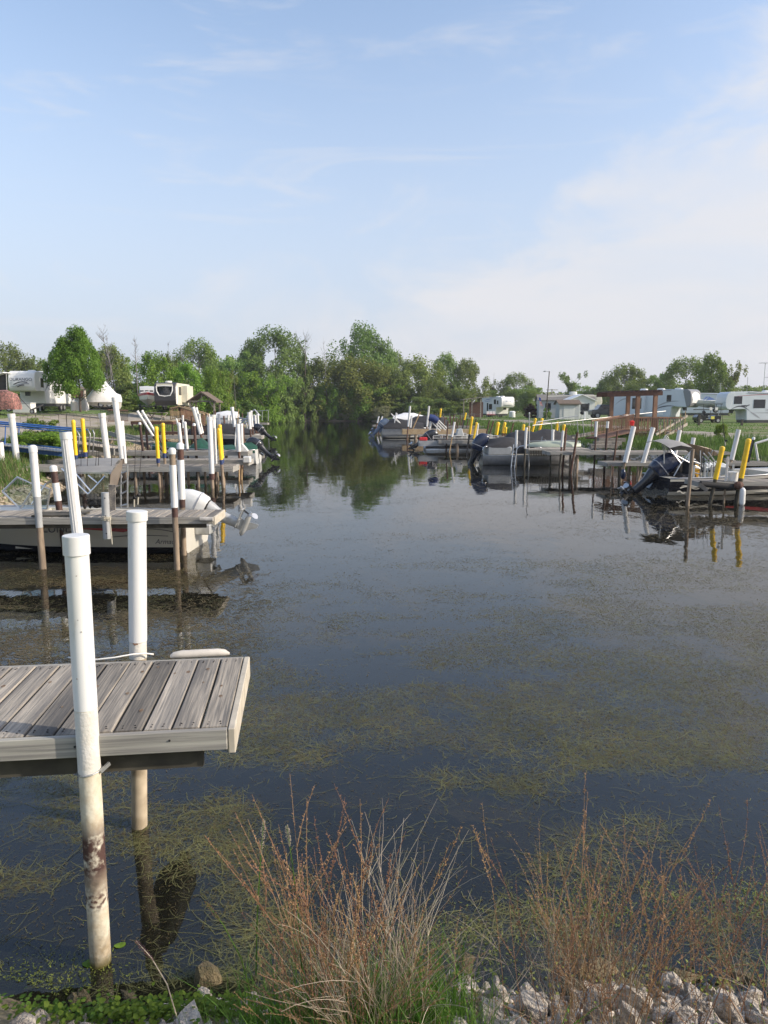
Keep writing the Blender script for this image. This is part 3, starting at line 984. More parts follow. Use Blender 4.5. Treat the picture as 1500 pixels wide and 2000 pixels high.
def dock(label, X0, Yn, z, length, width, side, rz=0.0, boards='joined', bw=.140, fasc=.14, beam=.10, mfas='wood_side', mdeck='old_wood', end_mat='wood_sunlit', piles=0, dark=True, group='docks along the canal'):
    """side -1: runs from its canal end towards the left bank. local x=0 at the canal end, y=0 at the near edge"""
    root = thing('dock', label, 'dock', (X0, Yn, 0), rz, group)
    pitch = bw + .012; n = int(length / pitch)
    rnd = random.Random(int(Yn * 10) + side)
    if boards == 'obj':
        meshes = [board_mesh(i, bw, width, .036, mdeck) for i in range(5)]
        for i in range(n):
            o = mobj('deck_board', meshes[i % 5] if i < 5 else rnd.choice(meshes), root, (side * (bw / 2 + .003 + i * pitch), rnd.uniform(-.006, .006) + .002, z - .036 + rnd.uniform(-.0015, .0015)), (0, 0, rnd.uniform(-.004, .004)))
    else:
        mb = MB()
        for i in range(n):
            x = side * (.003 + i * pitch); j = rnd.uniform(-.01, .01); dz = rnd.uniform(-.002, .002)
            mb.box(min(x, x + side * bw), max(x, x + side * bw), j, width + j, z - .036 + dz, z + dz)
        mb.build('decking', M[mdeck], root, kind='stuff', fix=False)
    x0, x1 = (-length, -.002) if side < 0 else (.002, length)
    zt = z - .039
    MB().box(x0, x1, -.040, -.001 - .003, zt - fasc + .036, z - .004).build('fascia', M[mfas], root, bevel=.004)
    MB().box(x0, x1, width + .004, width + .042, zt - fasc + .036, z - .006).build('fascia', M[mfas], root, bevel=.004)
    e = .002 if side < 0 else -.040
    MB().box(e, e + .038, -.03, width + .03, zt - fasc + .010, z - .003).build('end_fascia', M[end_mat], root, bevel=.005)
    if beam:
        for y in (.035, width - .085):
            MB().box(x0 + .1, x1 - .14 if side < 0 else x1 - .1, y, y + .05, zt - fasc - beam + .03, zt - .001).build('stringer', M['wood_dark'], root)
    for i in range(piles):
        x = side * (1.3 + i * 2.4)
        for y in (.10, width - .16):
            mb = MB(); mb.tube([(x, y, zt - .05), (x + rnd.uniform(-.05, .05), y, -1.5)], PW(5, Yn) / 2 if Yn > 25 else .06, 9)
            mb.build('pile', M['pole_wood'], root, smooth=40)
    return root


# ---- dock 1, nearest
c0 = S(445, 1416, 3.62)
d1 = dock('nearest weathered grey plank dock with two thick white posts', c0.x, c0.y, 1.31, 7.0, 1.06, -1, R(6.6), 'obj', fasc=.115, beam=.12, bw=.138)
# P1
A = Vector((0, 0, 0))
pA = S(148, 1045, 3.60); pB = S(195, 1850, 3.60)
d = (pB - pA).normalized(); r1 = .0595


def at1(py):
    t = (py - 1045) / (1850 - 1045); return toL(d1, S(148 + 47 * t, py, 3.50))


pm = bpy.data.materials.new('stained_pole'); pm.use_nodes = True
N = pm.node_tree.nodes; L = pm.node_tree.links; b = N['Principled BSDF']; b.inputs['Roughness'].default_value = .7
ge = N.new('ShaderNodeNewGeometry'); sp = N.new('ShaderNodeSeparateXYZ'); L.new(ge.outputs['Position'], sp.inputs[0])
nz = N.new('ShaderNodeTexNoise'); nz.inputs['Scale'].default_value = 9; nz.inputs['Detail'].default_value = 9; nz.inputs['Roughness'].default_value = .65; L.new(ge.outputs['Position'], nz.inputs[0])
nzf = N.new('ShaderNodeTexNoise'); nzf.inputs['Scale'].default_value = 40; nzf.inputs['Detail'].default_value = 5; L.new(ge.outputs['Position'], nzf.inputs[0])


def nm(op, a, c=None, clamp=False):
    n = N.new('ShaderNodeMath'); n.operation = op; n.use_clamp = clamp
    for i, v in enumerate((a, c)):
        if v is None: continue
        if isinstance(v, (int, float)): n.inputs[i].default_value = v
        else: L.new(v, n.inputs[i])
    return n.outputs[0]


def nr(v, a, c):
    r = N.new('ShaderNodeMapRange'); r.inputs['From Min'].default_value = a; r.inputs['From Max'].default_value = c; L.new(v, r.inputs['Value']); return r.outputs[0]


def nmix(f, A, B):
    x = N.new('ShaderNodeMix'); x.data_type = 'RGBA'; L.new(f, x.inputs['Factor'])
    for k, v in (('A', A), ('B', B)):
        if isinstance(v, tuple): x.inputs[k].default_value = (*v, 1)
        else: L.new(v, x.inputs[k])
    return x.outputs['Result']


base = nmix(nr(nz.outputs['Fac'], .38, .62), (.70, .66, .54), (.50, .42, .30))
zz = sp.outputs['Z']
# brown rusty patch band about z .55-.8, thinner one below, green slime at the waterline
band = nm('MULTIPLY', nr(zz, .36, .58), nr(zz, .86, .74))
band = nm('MULTIPLY', band, nr(nm('ADD', nm('ADD', nz.outputs['Fac'], nm('MULTIPLY', nzf.outputs['Fac'], .30)), -.0), .46, .64))
c = nmix(band, base, (.075, .038, .032))
band2 = nm('MULTIPLY', nr(zz, .33, .37), nr(zz, .47, .42)); band2 = nm('MULTIPLY', band2, nr(nzf.outputs['Fac'], .45, .6))
c = nmix(band2, c, (.10, .055, .045))
c = nmix(nm('MULTIPLY', nr(zz, .30, .10), nr(nzf.outputs['Fac'], .2, .8)), c, (.30, .23, .14))
c = nmix(nr(nm('ADD', zz, nm('MULTIPLY', nz.outputs['Fac'], .06)), .10, .04), c, (.10, .085, .02))
c = nmix(nr(zz, .0, -.15), c, (.05, .045, .015))
L.new(c, b.inputs['Base Color'])
bp = N.new('ShaderNodeBump'); bp.inputs['Distance'].default_value = .003; L.new(nzf.outputs['Fac'], bp.inputs['Height']); L.new(bp.outputs[0], b.inputs['Normal'])
M['stained_pole'] = pm

core = MB().tube([at1(1050), at1(1505) , at1(1850), at1(1850) + (at1(1850) - at1(1800)).normalized() * 1.3], [r1 * .93] * 4, 28).build('post', M['stained_pole'], d1, smooth=40, label='nearest thick white post with brown stained foot')
MB().tube([at1(1080), at1(1382)], r1 * .965, 32).build('sleeve', M['pvc_white'], core, smooth=40)
MB().tube([at1(1383.5), at1(1505)], r1 * .955, 28).build('sleeve', M['pvc_rough'], core, smooth=40)
mb = MB(); a_, b_ = at1(1045), at1(1082); dd = (b_ - a_).normalized()
mb.tube([a_, a_ + dd * .004, b_, b_ + dd * .002], [r1 * 1.04, r1 * 1.085, r1 * 1.085, r1 * 1.0], 36); mb.build('cap', M['pvc_white'], core, smooth=30)
mb = MB()
for px_, py_ in ((24, 1205), (31, 1228), (12, 1318), (27, 1120)):
    q = at1(py_) + Vector(((px_ - 22) * .0018, -r1 * .93, 0)); mb.ball(q, (.004, .004, .0022), 6, 4)
mb.build('scuffs', M['rust_steel'], core, kind='stuff')
mb = MB(); q = at1(1505); ring = [q + Vector((math.cos(k / 24 * 6.283) * r1 * 1.03, math.sin(k / 24 * 6.283) * r1 * 1.03, .008 * math.cos(k / 24 * 6.283))) for k in range(25)]
mb.tube(ring, .0045, 6); mb.bar(q + Vector((r1, -.02, 0)), q + Vector((r1 + .035, .03, .02)), .012, .02)
mb.build('clamp', M['steel_galv'], core)
# P2


def at2(py):
    t = (py - 998) / (1630 - 998); return toL(d1, S(267.5 + 5 * t, py, 4.78))


core = MB().tube([at2(1005), at2(1630), at2(1630) + Vector((0, 0, -1.3))], [r1 * .93] * 3, 28).build('post', M['pipe_stain'], d1, smooth=40, label='thick white post on the far edge with rust at its sleeve foot')
MB().tube([at2(1015), at2(1251)], r1 * 1.02, 32).build('sleeve', M['pvc_white'], core, smooth=40)
MB().tube([at2(1252), at2(1284)], [r1 * .97, r1 * .99], 28).build('sleeve', M['pvc_rough'], core, smooth=40)
mb = MB(); a_, b_ = at2(998), at2(1016); dd = (b_ - a_).normalized()
mb.tube([a_, a_ + dd * .004, b_], [r1 * 1.12, r1 * 1.17, r1 * 1.17], 36); mb.build('cap', M['pvc_white'], core, smooth=30)
mb = MB(); q = at2(1251)
for k in range(5):
    a = -1.9 + k * .12; mb.ball(q + Vector((math.cos(a) * r1 * .98, math.sin(a) * r1 * .98, -.003 - .004 * (k % 3))), (.005, .003, .006 + .004 * (k % 2)), 6, 4)
mb.build('rust_bloom', M['wood_red'], core)
# bumper on the far edge, rope
a_ = toL(d1, S(333, 1283, 4.74)); b_ = toL(d1, S(448, 1277, 4.86))
v = (b_ - a_); pts = [a_ + v * t + Vector((0, 0, (.0, .010, .014, .014, .010, .0)[i])) for i, t in enumerate((0, .06, .2, .8, .92, 1.0))]
MB().tube(pts, [.012, .024, .029, .029, .024, .010], 12).build('edge_bumper', M['bumper_grey'], d1, smooth=40)
pts = [toL(d1, S(px, py, YY_)) for px, py, YY_ in ((133, 1284, 4.65), (160, 1287, 4.62), (190, 1288, 4.6), (225, 1284, 4.62), (258, 1278, 4.66), (283, 1276, 4.72), (300, 1278, 4.75))]
MB().tube(pts, .0055, 6).build('dock_line', M['rope_white'], d1, smooth=True)
# nail heads and knots on the near boards
mb = MB(); kr = random.Random(3)
for i in range(22):
    b_ = i % 15; x = -(.003 + .069 + b_ * .150) + kr.uniform(-.045, .045); y = kr.uniform(.12, .95); a_ = kr.uniform(.006, .013)
    mb.add([(x, y, 1.3118)] + [(x + math.cos(t) * a_, y + math.sin(t) * a_ * 1.7, 1.3116) for t in np.linspace(0, 6.283, 11)[:-1]], [(0, 1 + k, 1 + (k + 1) % 10) for k in range(10)])
mb.build('knots', M['knot'], d1, kind='stuff', fix=False)
mb = MB()
for i in range(16):
    x = -(.003 + .069 + i * .150)
    for y in (.035, .06, 1.0, 1.02):
        for dx in (-.035, .03):
            mb.tube([(x + dx + random.uniform(-.01, .01), y + random.uniform(-.006, .006), 1.3085), (x + dx, y, 1.3115)], .0035, 6)
mb.build('nail_heads', M['rubber'], d1, kind='stuff')
mb = MB()
for x, zc_ in ((-.30, 1.262), (-.78, 1.255), (-1.28, 1.252)):
    mb.tube([(x, -.038, zc_), (x, -.044, zc_)], .006, 8)
mb.build('bolt_heads', M['rubber'], d1, kind='stuff')

# fender hanging down behind the dock: seen as a dark shape mirrored in the water
q0 = Vector((-1.80, 5.0, 1.16)); q1 = Vector((-1.55, 5.02, .48)); v = q1 - q0
root = thing('hanging_fender', 'dark capsule fender hanging behind the nearest dock, seen mirrored in the water', 'fender', q0)
MB().tube([v * t for t in (-.03, 0, .06, .16, .85, .95, 1.0)], [.02, .08, .12, .145, .145, .11, .05], 14).build('body', M['dark_float'], root, smooth=True)
MB().tube([v * .98, v * 1.12], .045, 10).build('neck', M['dark_float'], root, smooth=40)
MB().tube([v * -.02, v * -.12], .012, 6).build('rope', M['rope'], root)

# lone leaning pole between dock 1 and dock 2
root = thing('mooring_pole', 'tall white leaning mooring pole with ribbed sides right behind the nearest post', 'mooring pole', S(168, 1205, 10))
post(root, 10, (128, 844), (171, 1205), 19.5, [(855, 1060, W), (1060, 1205, 'stained_pole')], (W, 'flat'))
a_ = toL(root, S(128, 846, 10)); b_ = toL(root, S(153, 1055, 10)); rr_ = PW(19.5, 10.3) / 2
mb = MB()
for k in range(14):
    an = k / 14 * 6.283; o = Vector((math.cos(an) * rr_ * 1.0, math.sin(an) * rr_ * 1.0, 0))
    mb.tube([a_ + o + (b_ - a_) * .06, b_ + o], .004, 4)
mb.build('rib', M[W], root, kind='stuff')

# ---- dock 2
c0 = S(416, 1009, 13.25)
d2 = dock('long grey plank dock in front of the boat with the tilted white outboard', c0.x, c0.y, c0.z, 8.5, .95, -1, R(1.6), 'obj', fasc=.13, beam=.08)
post(d2, 13.12, (64, 873), (84, 1110), 14.5, [(882, 970, W), (970, 1001, 'grey_conduit', .96), (1001, 1030, 'grey_conduit', .92), (1030, 1060, 'grey_conduit', .88), (1060, 1110, PW_, .95)], (W, 'round'), label='post with white top and grey conduit middle')
post(d2, 13.05, (336, 878), (346, 1106), 13, [(908, 991, W, 1.02), (991, 1010, BR, .9), (1010, 1028, BR, .5), (1028, 1106, PW_, .95)], (W, 'round'), label='brown and white banded post on the near edge')
post(d2, 14.4, (352, 868), (359, 1086), 13, [(876, 898, BR, .95), (898, 975, W), (975, 991, BR, .95), (991, 1086, PW_, .95)], (W, 'round'), label='brown and white banded post on the far edge')
post(d2, 14.4, (104, 912), (118, 1010), 13, [(920, 943, BR, .95), (943, 978, W), (978, 1010, BR, 1.0)], (W, 'round'), label='short brown and white banded post')
q = [toL(d2, S(205, 962, 13.05)), toL(d2, S(209, 1052, 13.05))]
cd = MB().tube(q, PW(14.5, 13.2) / 2, 14).build('conduit', M['grey_conduit'], d2, smooth=40)
mb = MB()
for py in (973, 1008, 1042): p = toL(d2, S(204 + (py - 962) * .044, py, 12.975)); mb.tube([p, p + Vector((0, .02, 0))], .012, 8)
mb.build('bolt_hole', M['rubber'], cd)
mb = MB()
for k in range(3):
    c_ = toL(d2, S(207, 1009 + k * 3, 13.05)); mb.tube([c_ + Vector((math.cos(a / 12 * 6.283) * .085, math.sin(a / 12 * 6.283) * .085, .01 * math.sin(a))) for a in range(13)], .010, 6)
mb.tube([toL(d2, S(x, y, 12.96)) for x, y in ((214, 1012), (216, 1030), (218, 1050), (219, 1063))], .011, 6)
mb.build('rope', M['rope'], cd)
MB().bar(toL(d2, S(219, 947, 14.3)), toL(d2, S(219, 996, 14.3)), .13, .04).build('upright_board', M['old_wood'], d2)
MB().box(-3.4, -2.5, .05, .55, c0.z + .001, c0.z + .03).build('step_mat', M['wood_dark'], d2)
mb = MB(); a_ = toL(d2, S(391, 1010, 13.15)); b_ = toL(d2, S(416, 1010, 13.15))
mb.tube([a_ + Vector((0, 0, -.04)), b_ + Vector((0, 0, -.04))], .045, 8); mb.build('end_bumper', M['bumper_grey'], d2, smooth=40)

# ---- left docks further off
DK = {}
for key, (xe, yn, Yd, ln, wd, lab) in dict(
        d3=(453, 911, 27.0, 8.5, 1.3, 'grey dock with the double tall white post and three yellow posts'),
        d4=(484, 899, 29.6, 8.5, 1.2, 'grey dock right behind the one with yellow posts, reaching further out'),
        d5=(483, 882, 36.0, 10, 1.3, 'grey dock before the white boat under its green cover'),
        d6=(510, 851, 55.0, 10, 1.3, 'grey dock behind the white boat under its green cover'),
        d7=(513, 843, 62.0, 10, 1.3, 'brown stained dock end beside the tilted black outboard'),
        d8=(505, 838, 72.0, 8, 1.3, 'distant low dock behind the dark covered boat on the left'),
        d9=(522, 826, 100.0, 6, 1.6, 'farthest small white jetty on the left side')).items():
    p = S(xe, yn, Yd)
    DK[key] = dock(lab, p.x, p.y, p.z, ln, wd, -1, R(.8), fasc=.20 if Yd < 40 else .24, beam=0, piles=3, end_mat='wood_side', mfas='wood_side' if key != 'd7' else 'wood_brown')

d3, d4, d5, d6, d7, d8, d9 = [DK['d%d' % i] for i in range(3, 10)]
Y3 = 27.2; Y3b = 28.4
post(d3, 28.5, (22, 808), (38, 945), 12, [(811, 904, W), (904, 945, PW_, .6)], (W, 'flat'), label='thick white leaning post at the left')
post(d3, 26.9, (0, 862), (10, 965), 11, [(864, 926, W), (926, 965, BR, .8)], None, label='white post with brown foot')
post(d3, 28.5, (199, 807), (216, 940), 12, [(812, 897, W), (897, 940, PW_, .6)], (W, 'flat'), label='thick white post behind the boat canopy')
post(d3, 28.6, (224, 776), (246, 950), 11, [(779, 896, W), (896, 950, PW_, .6)], (W, 'flat'), label='tallest white leaning post')
post(d3, 29.0, (237, 822), (247, 950), 9, [(824, 905, W), (905, 950, PW_, .6)], (W, 'flat'), label='white post close behind the tallest one')
for (a, bt, yb, Yp, lb) in (((143, 822), (150, 915), 892, 27.9, 'yellow post with navy foot, left one of two'), ((161, 819), (169, 915), 886, 28.0, 'yellow post with navy foot, right one of two'),
                        ((305, 835), (312, 950), 898, 27.0, 'yellow post with navy foot, near one'), ((318, 828), (324, 940), 888, 28.2, 'yellow post with navy foot, far one'),
                        ((427, 838), (437, 955), 901, 26.95, 'yellow post near the dock end, near one'), ((429, 831), (438, 950), 898, 28.3, 'yellow post near the dock end, far one')):
    post(d3, Yp, a, bt, 7.4, [(a[1] + 2, yb - 3, Yl), (yb - 3, yb + 6, NV, .98), (yb + 6, bt[1], PW_, .8)], (Yl, 'round'), label=lb)
post(d3, 26.75, (409, 814), (416, 975), 10, [(820, 925, W), (925, 936, BR, 1.15), (936, 975, PW_, .75)], (W, 'flat'), label='tall white post, front one of the pair')
post(d3, 28.5, (416, 810), (422, 965), 9.5, [(812, 912, W), (912, 965, PW_, .7)], (W, 'flat'), label='tall white post, rear one of the pair')
for px in (315, 326, 368, 437, 34, 46): post(d3, 27.2 + (px % 3) * .4, (px - 1, 915), (px + 1, 952), 6, [(915, 952, PW_)], None, name='pile')
post(d4, 29.4, (467, 909), (467, 948), 3.4, [(909, 948, 'wood_tan')], None, name='pile'); post(d4, 29.9, (472, 909), (472, 948), 3.4, [(909, 948, 'wood_tan')], None, name='pile')
p = toL(d4, S(476, 898, 29.6)); MB().box(p.x, p.x + .30, -.2, .15, p.z - .12, p.z + .14).build('dock_step', M['vinyl'], d4, bevel=.03)
# dock 5 posts
post(d5, 35.8, (349, 827), (357, 905), 7, [(829, 888, W), (888, 905, RS, .6)], (W, 'round'))
post(d5, 37.0, (361, 825), (368, 900), 6, [(827, 877, W), (877, 900, RS, .6)], (W, 'round'))
post(d5, 37.2, (344, 817), (349, 836), 4, [(818, 830, W), (830, 836, W, .9)], None, to_bed=False)
post(d5, 35.9, (464, 828), (468, 905), 8, [(830, 882, W), (882, 905, RS, .6)], (W, 'flat'), label='white post near the dock end')
post(d5, 37.1, (471, 827), (473, 900), 7, [(829, 872, W), (872, 900, RS, .6)], (W, 'flat'))
post(d5, 37.3, (379, 828), (384, 895), 5.6, [(831, 870, BR), (870, 895, BR, 1)], (W, 'round'))
post(d5, 36.5, (273, 826), (280, 890), 5, [(829, 875, BR), (875, 890, BR, 1)], (W, 'round'))
post(d5, 37.6, (284, 824), (289, 880), 4.6, [(826, 860, BR), (860, 880, BR, 1)], (W, 'round'))
post(d5, 36.2, (268, 803), (303, 858), 5, [(805, 852, W), (852, 858, BR, .9)], (W, 'flat'), label='thin white pole leaning far over, left one')
post(d5, 37.5, (277, 802), (308, 852), 5, [(804, 847, W), (847, 852, BR, .9)], (W, 'flat'), label='thin white pole leaning far over, right one')
mb = MB(); mb.tube([toL(d5, S(x, y, 36.4)) for x, y in ((462, 832), (460, 848), (459, 868), (461, 876), (466, 880))], .035, 6); mb.build('hand_loop', M['vinyl'], d5, smooth=True)
mb = MB(); mb.prism([(toL(d5, S(x, y, 36.3)).x, toL(d5, S(x, y, 36.3)).z) for x, y in ((471, 882), (472, 866), (484, 880), (484, 883))], 'y', .2, .6); mb.build('corner_guard', M['vinyl'], d5)
# dock 6, 7 posts
for dk, Yp, a, bt, w_, segs, cp in (
        (d6, 54, (377, 795), (396, 862), 6.5, [(797, 848, W), (848, 862, RS, .7)], (W, 'flat')),
        (d6, 56.5, (383, 796), (399, 858), 5, [(798, 846, W), (846, 858, RS, .7)], (W, 'flat')),
        (d6, 55, (389, 808), (394, 858), 4.2, [(809, 827, W), (827, 858, RS, .7)], (W, 'flat')),
        (d6, 55, (357, 811), (358, 850), 3.8, [(812, 836, W), (836, 850, RS, .7)], (W, 'flat')),
        (d6, 56.8, (374, 812), (375, 855), 3.5, [(813, 855, RS)], None),
        (d6, 54.8, (427, 808), (431, 850), 5, [(810, 832, W), (832, 850, RS, .7)], (W, 'flat')),
        (d6, 54.8, (425, 820), (428, 852), 4.5, [(822, 842, W), (842, 852, RS, .7)], (W, 'flat')),
        (d6, 54.5, (453, 795), (462, 858), 6.4, [(797, 834, W), (834, 858, RS, .6)], (W, 'flat')),
        (d6, 56.3, (466, 798), (462, 858), 2, [(798, 858, 'wood_tan')], None),
        (d6, 54.6, (474, 826), (476, 868), 5, [(826, 868, RS)], None),
        (d6, 54.7, (486, 805), (491, 868), 6, [(807, 838, W), (838, 868, RS, .6)], (W, 'flat')),
        (d6, 56.4, (490, 802), (495, 860), 5, [(804, 834, W), (834, 860, RS, .6)], (W, 'flat')),
        (d7, 62, (498, 811), (501, 856), 4.6, [(813, 837, W), (837, 856, RS, .7)], (W, 'flat')),
        (d7, 63, (503, 808), (506, 852), 4.6, [(810, 834, W), (834, 852, RS, .7)], (W, 'flat')),
        (d7, 62, (496, 810), (497, 854), 3.4, [(811, 822, W), (822, 854, RS, .8)], (W, 'flat')),
        (d7, 62.5, (437, 812), (440, 850), 3.4, [(812, 850, RS)], None),
        (d7, 62.5, (446, 811), (446, 848), 4.2, [(811, 821, W), (821, 848, 'alu_matt', .5)], None),
        (d7, 62.8, (451, 811), (451, 848), 4.2, [(811, 821, W), (821, 848, 'alu_matt', .5)], None),
        (d7, 63.5, (404, 806), (407, 845), 3.6, [(807, 826, W), (826, 845, RS, .7)], None),
        (d7, 63.5, (408, 807), (411, 845), 3.6, [(808, 826, W), (826, 845, RS, .7)], None),
        (d8, 72, (420, 802), (424, 842), 3.2, [(802, 842, RS)], None), (d8, 72, (473, 806), (474, 842), 3, [(806, 842, RS)], None),
        (d8, 72.5, (396, 802), (399, 842), 3, [(802, 842, RS)], None)):
    post(dk, Yp, a, bt, w_, segs, cp, n=9)
mb = MB()
for x in (500, 512, 524): mb.tube([toL(d9, S(x, 803, 100.6)), toL(d9, S(x, 822, 100.6))], .05, 6)
mb.tube([toL(d9, S(500, 803, 100.6)), toL(d9, S(526, 801, 100.6))], .05, 6); mb.build('hand_rail', M['steel_galv'], d9)

# ---- right docks
RK = {}
for key, (xe, yn, Yd, ln, wd, lab, bd, rz) in dict(
        r1=(1366, 941, 22.3, 9, .95, 'nearest right dock with two yellow posts and a white bucket', 'joined', 1),
        r2=(1187, 904, 29.3, 9, 1.2, 'grey dock behind the red and black bass boat, with leaning white posts', 'joined', .5),
        r3=(1075, 883, 33.0, 8.5, 1.5, 'long pale dock on tall piles leading to the red stairs', 'joined', .5),
        r4=(1032, 877, 36.8, 3.2, 1.6, 'low tan dock with a dark slatted side beside the ladder', 'joined', 0),
        r5=(857, 860, 49.5, 8, 1.3, 'grey dock behind the pontoon boat with two yellow posts at its end', 'joined', 0),
        r6=(930, 852, 58.0, 7, 1.4, 'middle right dock with stubby yellow posts in a row', 'joined', 0),
        r7=(786, 838, 68.0, 8, 1.4, 'tan plywood sided dock beside the grey aluminium boat', 'joined', 0),
        r8=(860, 832, 84.0, 8, 1.4, 'thin grey dock far off below the white camper', 'joined', 0),
        r9=(728, 830, 100.0, 8, 1.4, 'farthest dock on the right side before the trees', 'joined', 0)).items():
    p = S(xe, yn, Yd)
    RK[key] = dock(lab, p.x, p.y, p.z, ln, wd, 1, R(rz), bd, fasc=.13 if Yd < 36 else (.5 if key == 'r7' else .22), beam=0, piles=3 if key not in ('r1', 'r4') else 0,
                   end_mat='wood_side' if key != 'r7' else 'plank_tan', mfas='wood_side' if key not in ('r7',) else 'plank_tan')
r1_, r2_, r3_, r4_, r5_, r6_, r7_, r8_, r9_ = [RK['r%d' % i] for i in range(1, 10)]
post(r1_, 22.2, (1411, 874), (1386, 986), 9.2, [(877, 936, Yl), (936, 986, 'wood_dark', .85)], (Yl, 'round'), label='yellow post, left one')
post(r1_, 22.3, (1462, 859), (1436, 992), 9.6, [(862, 934, Yl), (934, 941, 'pvc_rough', .9), (941, 992, 'wood_dark', 1.1)], (Yl, 'round'), label='yellow post, right one')
post(r1_, 22.5, (1422, 890), (1412, 1000), 4.4, [(892, 942, W), (942, 1000, PW_, .9)], None)
post(r1_, 21.9, (1353, 877), (1343, 984), 7.5, [(877, 984, PW_)], None, label='bare weathered wooden post before the dock end')
p = toL(r1_, S(1368, 945, 22.2)); q = toL(r1_, S(1433, 951, 22.2))
MB().tube([p, q], .10, 12).build('foam_roll', M['rubber'], r1_, smooth=40)
MB().bar(toL(r1_, S(1365, 946, 22.1)), toL(r1_, S(1382, 958, 22.0)), .05, .12).build('loose_plank', M['old_wood'], r1_)
MB().ball(toL(r1_, S(1443, 948, 22.1)), (.16, .12, .13), 8, 6).build('knot_block', M['wood_brown'], r1_)
post(r2_, 29.2, (1238, 832), (1213, 935), 9.4, [(833, 903, W), (903, 935, PW_, .6)], None, label='thick white leaning post, left one')
post(r2_, 29.4, (1276, 834), (1247, 935), 8.6, [(835, 906, W), (906, 935, PW_, .6)], None, label='thick white leaning post, right one')
post(r2_, 30.4, (1328, 839), (1310, 930), 7.6, [(840, 898, W), (898, 930, PW_, .6)], None)
post(r2_, 30.4, (1355, 854), (1341, 930), 7.6, [(855, 905, W), (905, 930, PW_, .6)], None)
post(r2_, 29.6, (1443, 838), (1420, 935), 8.6, [(839, 898, W), (898, 935, PW_, .6)], None, label='thick white leaning post behind the yellow ones')
post(r2_, 29.6, (1472, 855), (1454, 930), 5.4, [(858, 915, 'gel_black'), (915, 930, 'gel_black', 1)], (W, 'round'), label='black post with white cap')
post(r2_, 29.0, (1194, 908), (1194, 940), 3, [(908, 940, PW_)], None, name='pile'); post(r2_, 29.0, (1213, 912), (1209, 948), 5.5, [(912, 948, 'wood_dark')], None, name='pile')
MB().ball(toL(r2_, S(1217, 926, 28.8)), (.11, .11, .22), 10, 8).build('fender', M['motor_navy'], r2_, smooth=True)
mb = MB()
for a_, b_ in (((1475, 866), (1481, 900)), ((1475, 866), (1502, 858)), ((1502, 858), (1506, 896))): mb.tube([toL(r2_, S(*a_, 30.5)), toL(r2_, S(*b_, 30.5))], .05, 8)
mb.build('pipe_gate', M[W], r2_)
mb = MB(); p = toL(r2_, S(1452, 893, 33)); mb.box(p.x, p.x + 3, 2.2, 4.6, p.z - .06, p.z); mb.build('tan_platform', M['plank_tan'], r2_)
post(r3_, 32.9, (1128, 844), (1114, 928), 5, [(844, 928, RS)], None, label='dark rusty leaning post through the near edge')
post(r3_, 32.8, (1096, 886), (1092, 928), 4.2, [(886, 928, 'wood_dark')], None, name='pile'); post(r3_, 34, (1075, 886), (1075, 920), 3.6, [(886, 920, 'wood_dark')], None, name='pile')
post(r3_, 33.4, (1126, 884), (1123, 905), 3.2, [(884, 905, 'pole_wood')], None, name='pile')
post(r3_, 34.2, (1106, 835), (1100, 900), 4.4, [(835, 900, RS)], None)
post(r3_, 34.0, (1100, 841), (1094, 900), 5, [(841, 873, W), (873, 900, RS, .8)], None)
post(r3_, 33.0, (1206, 842), (1197, 915), 3.8, [(842, 915, RS)], None)
post(r3_, 34.5, (1187, 823), (1181, 905), 5, [(823, 836, W), (836, 905, BR, .95)], (W, 'flat'))
post(r3_, 34.5, (1165, 823), (1161, 900), 5.2, [(823, 853, W), (853, 900, BR, .7)], (W, 'flat'))
post(r4_, 36.6, (1009, 840), (1007, 915), 5, [(840, 873, W), (873, 915, 'wood_dark', .8)], (W, 'flat'))
post(r4_, 36.6, (1028, 835), (1023, 925), 5.2, [(835, 876, W), (876, 925, 'wood_dark', .8)], (W, 'flat'))
post(r4_, 36.9, (1034, 806), (1033, 905), 2.2, [(806, 905, 'alu_matt')], (W, 'round'))
post(r4_, 38.6, (1080, 839), (1078, 900), 5.4, [(839, 863, W), (863, 900, 'wood_dark', .8)], (W, 'flat'))
mb = MB()
p = toL(r4_, S(1034, 884, 36.8))
for k in range(19): x = p.x + k * .085; mb.box(x, x + .045, -.09, -.05, p.z - .16, p.z + .12)
mb.build('slat', M['wood_dark'], r4_, kind='stuff')
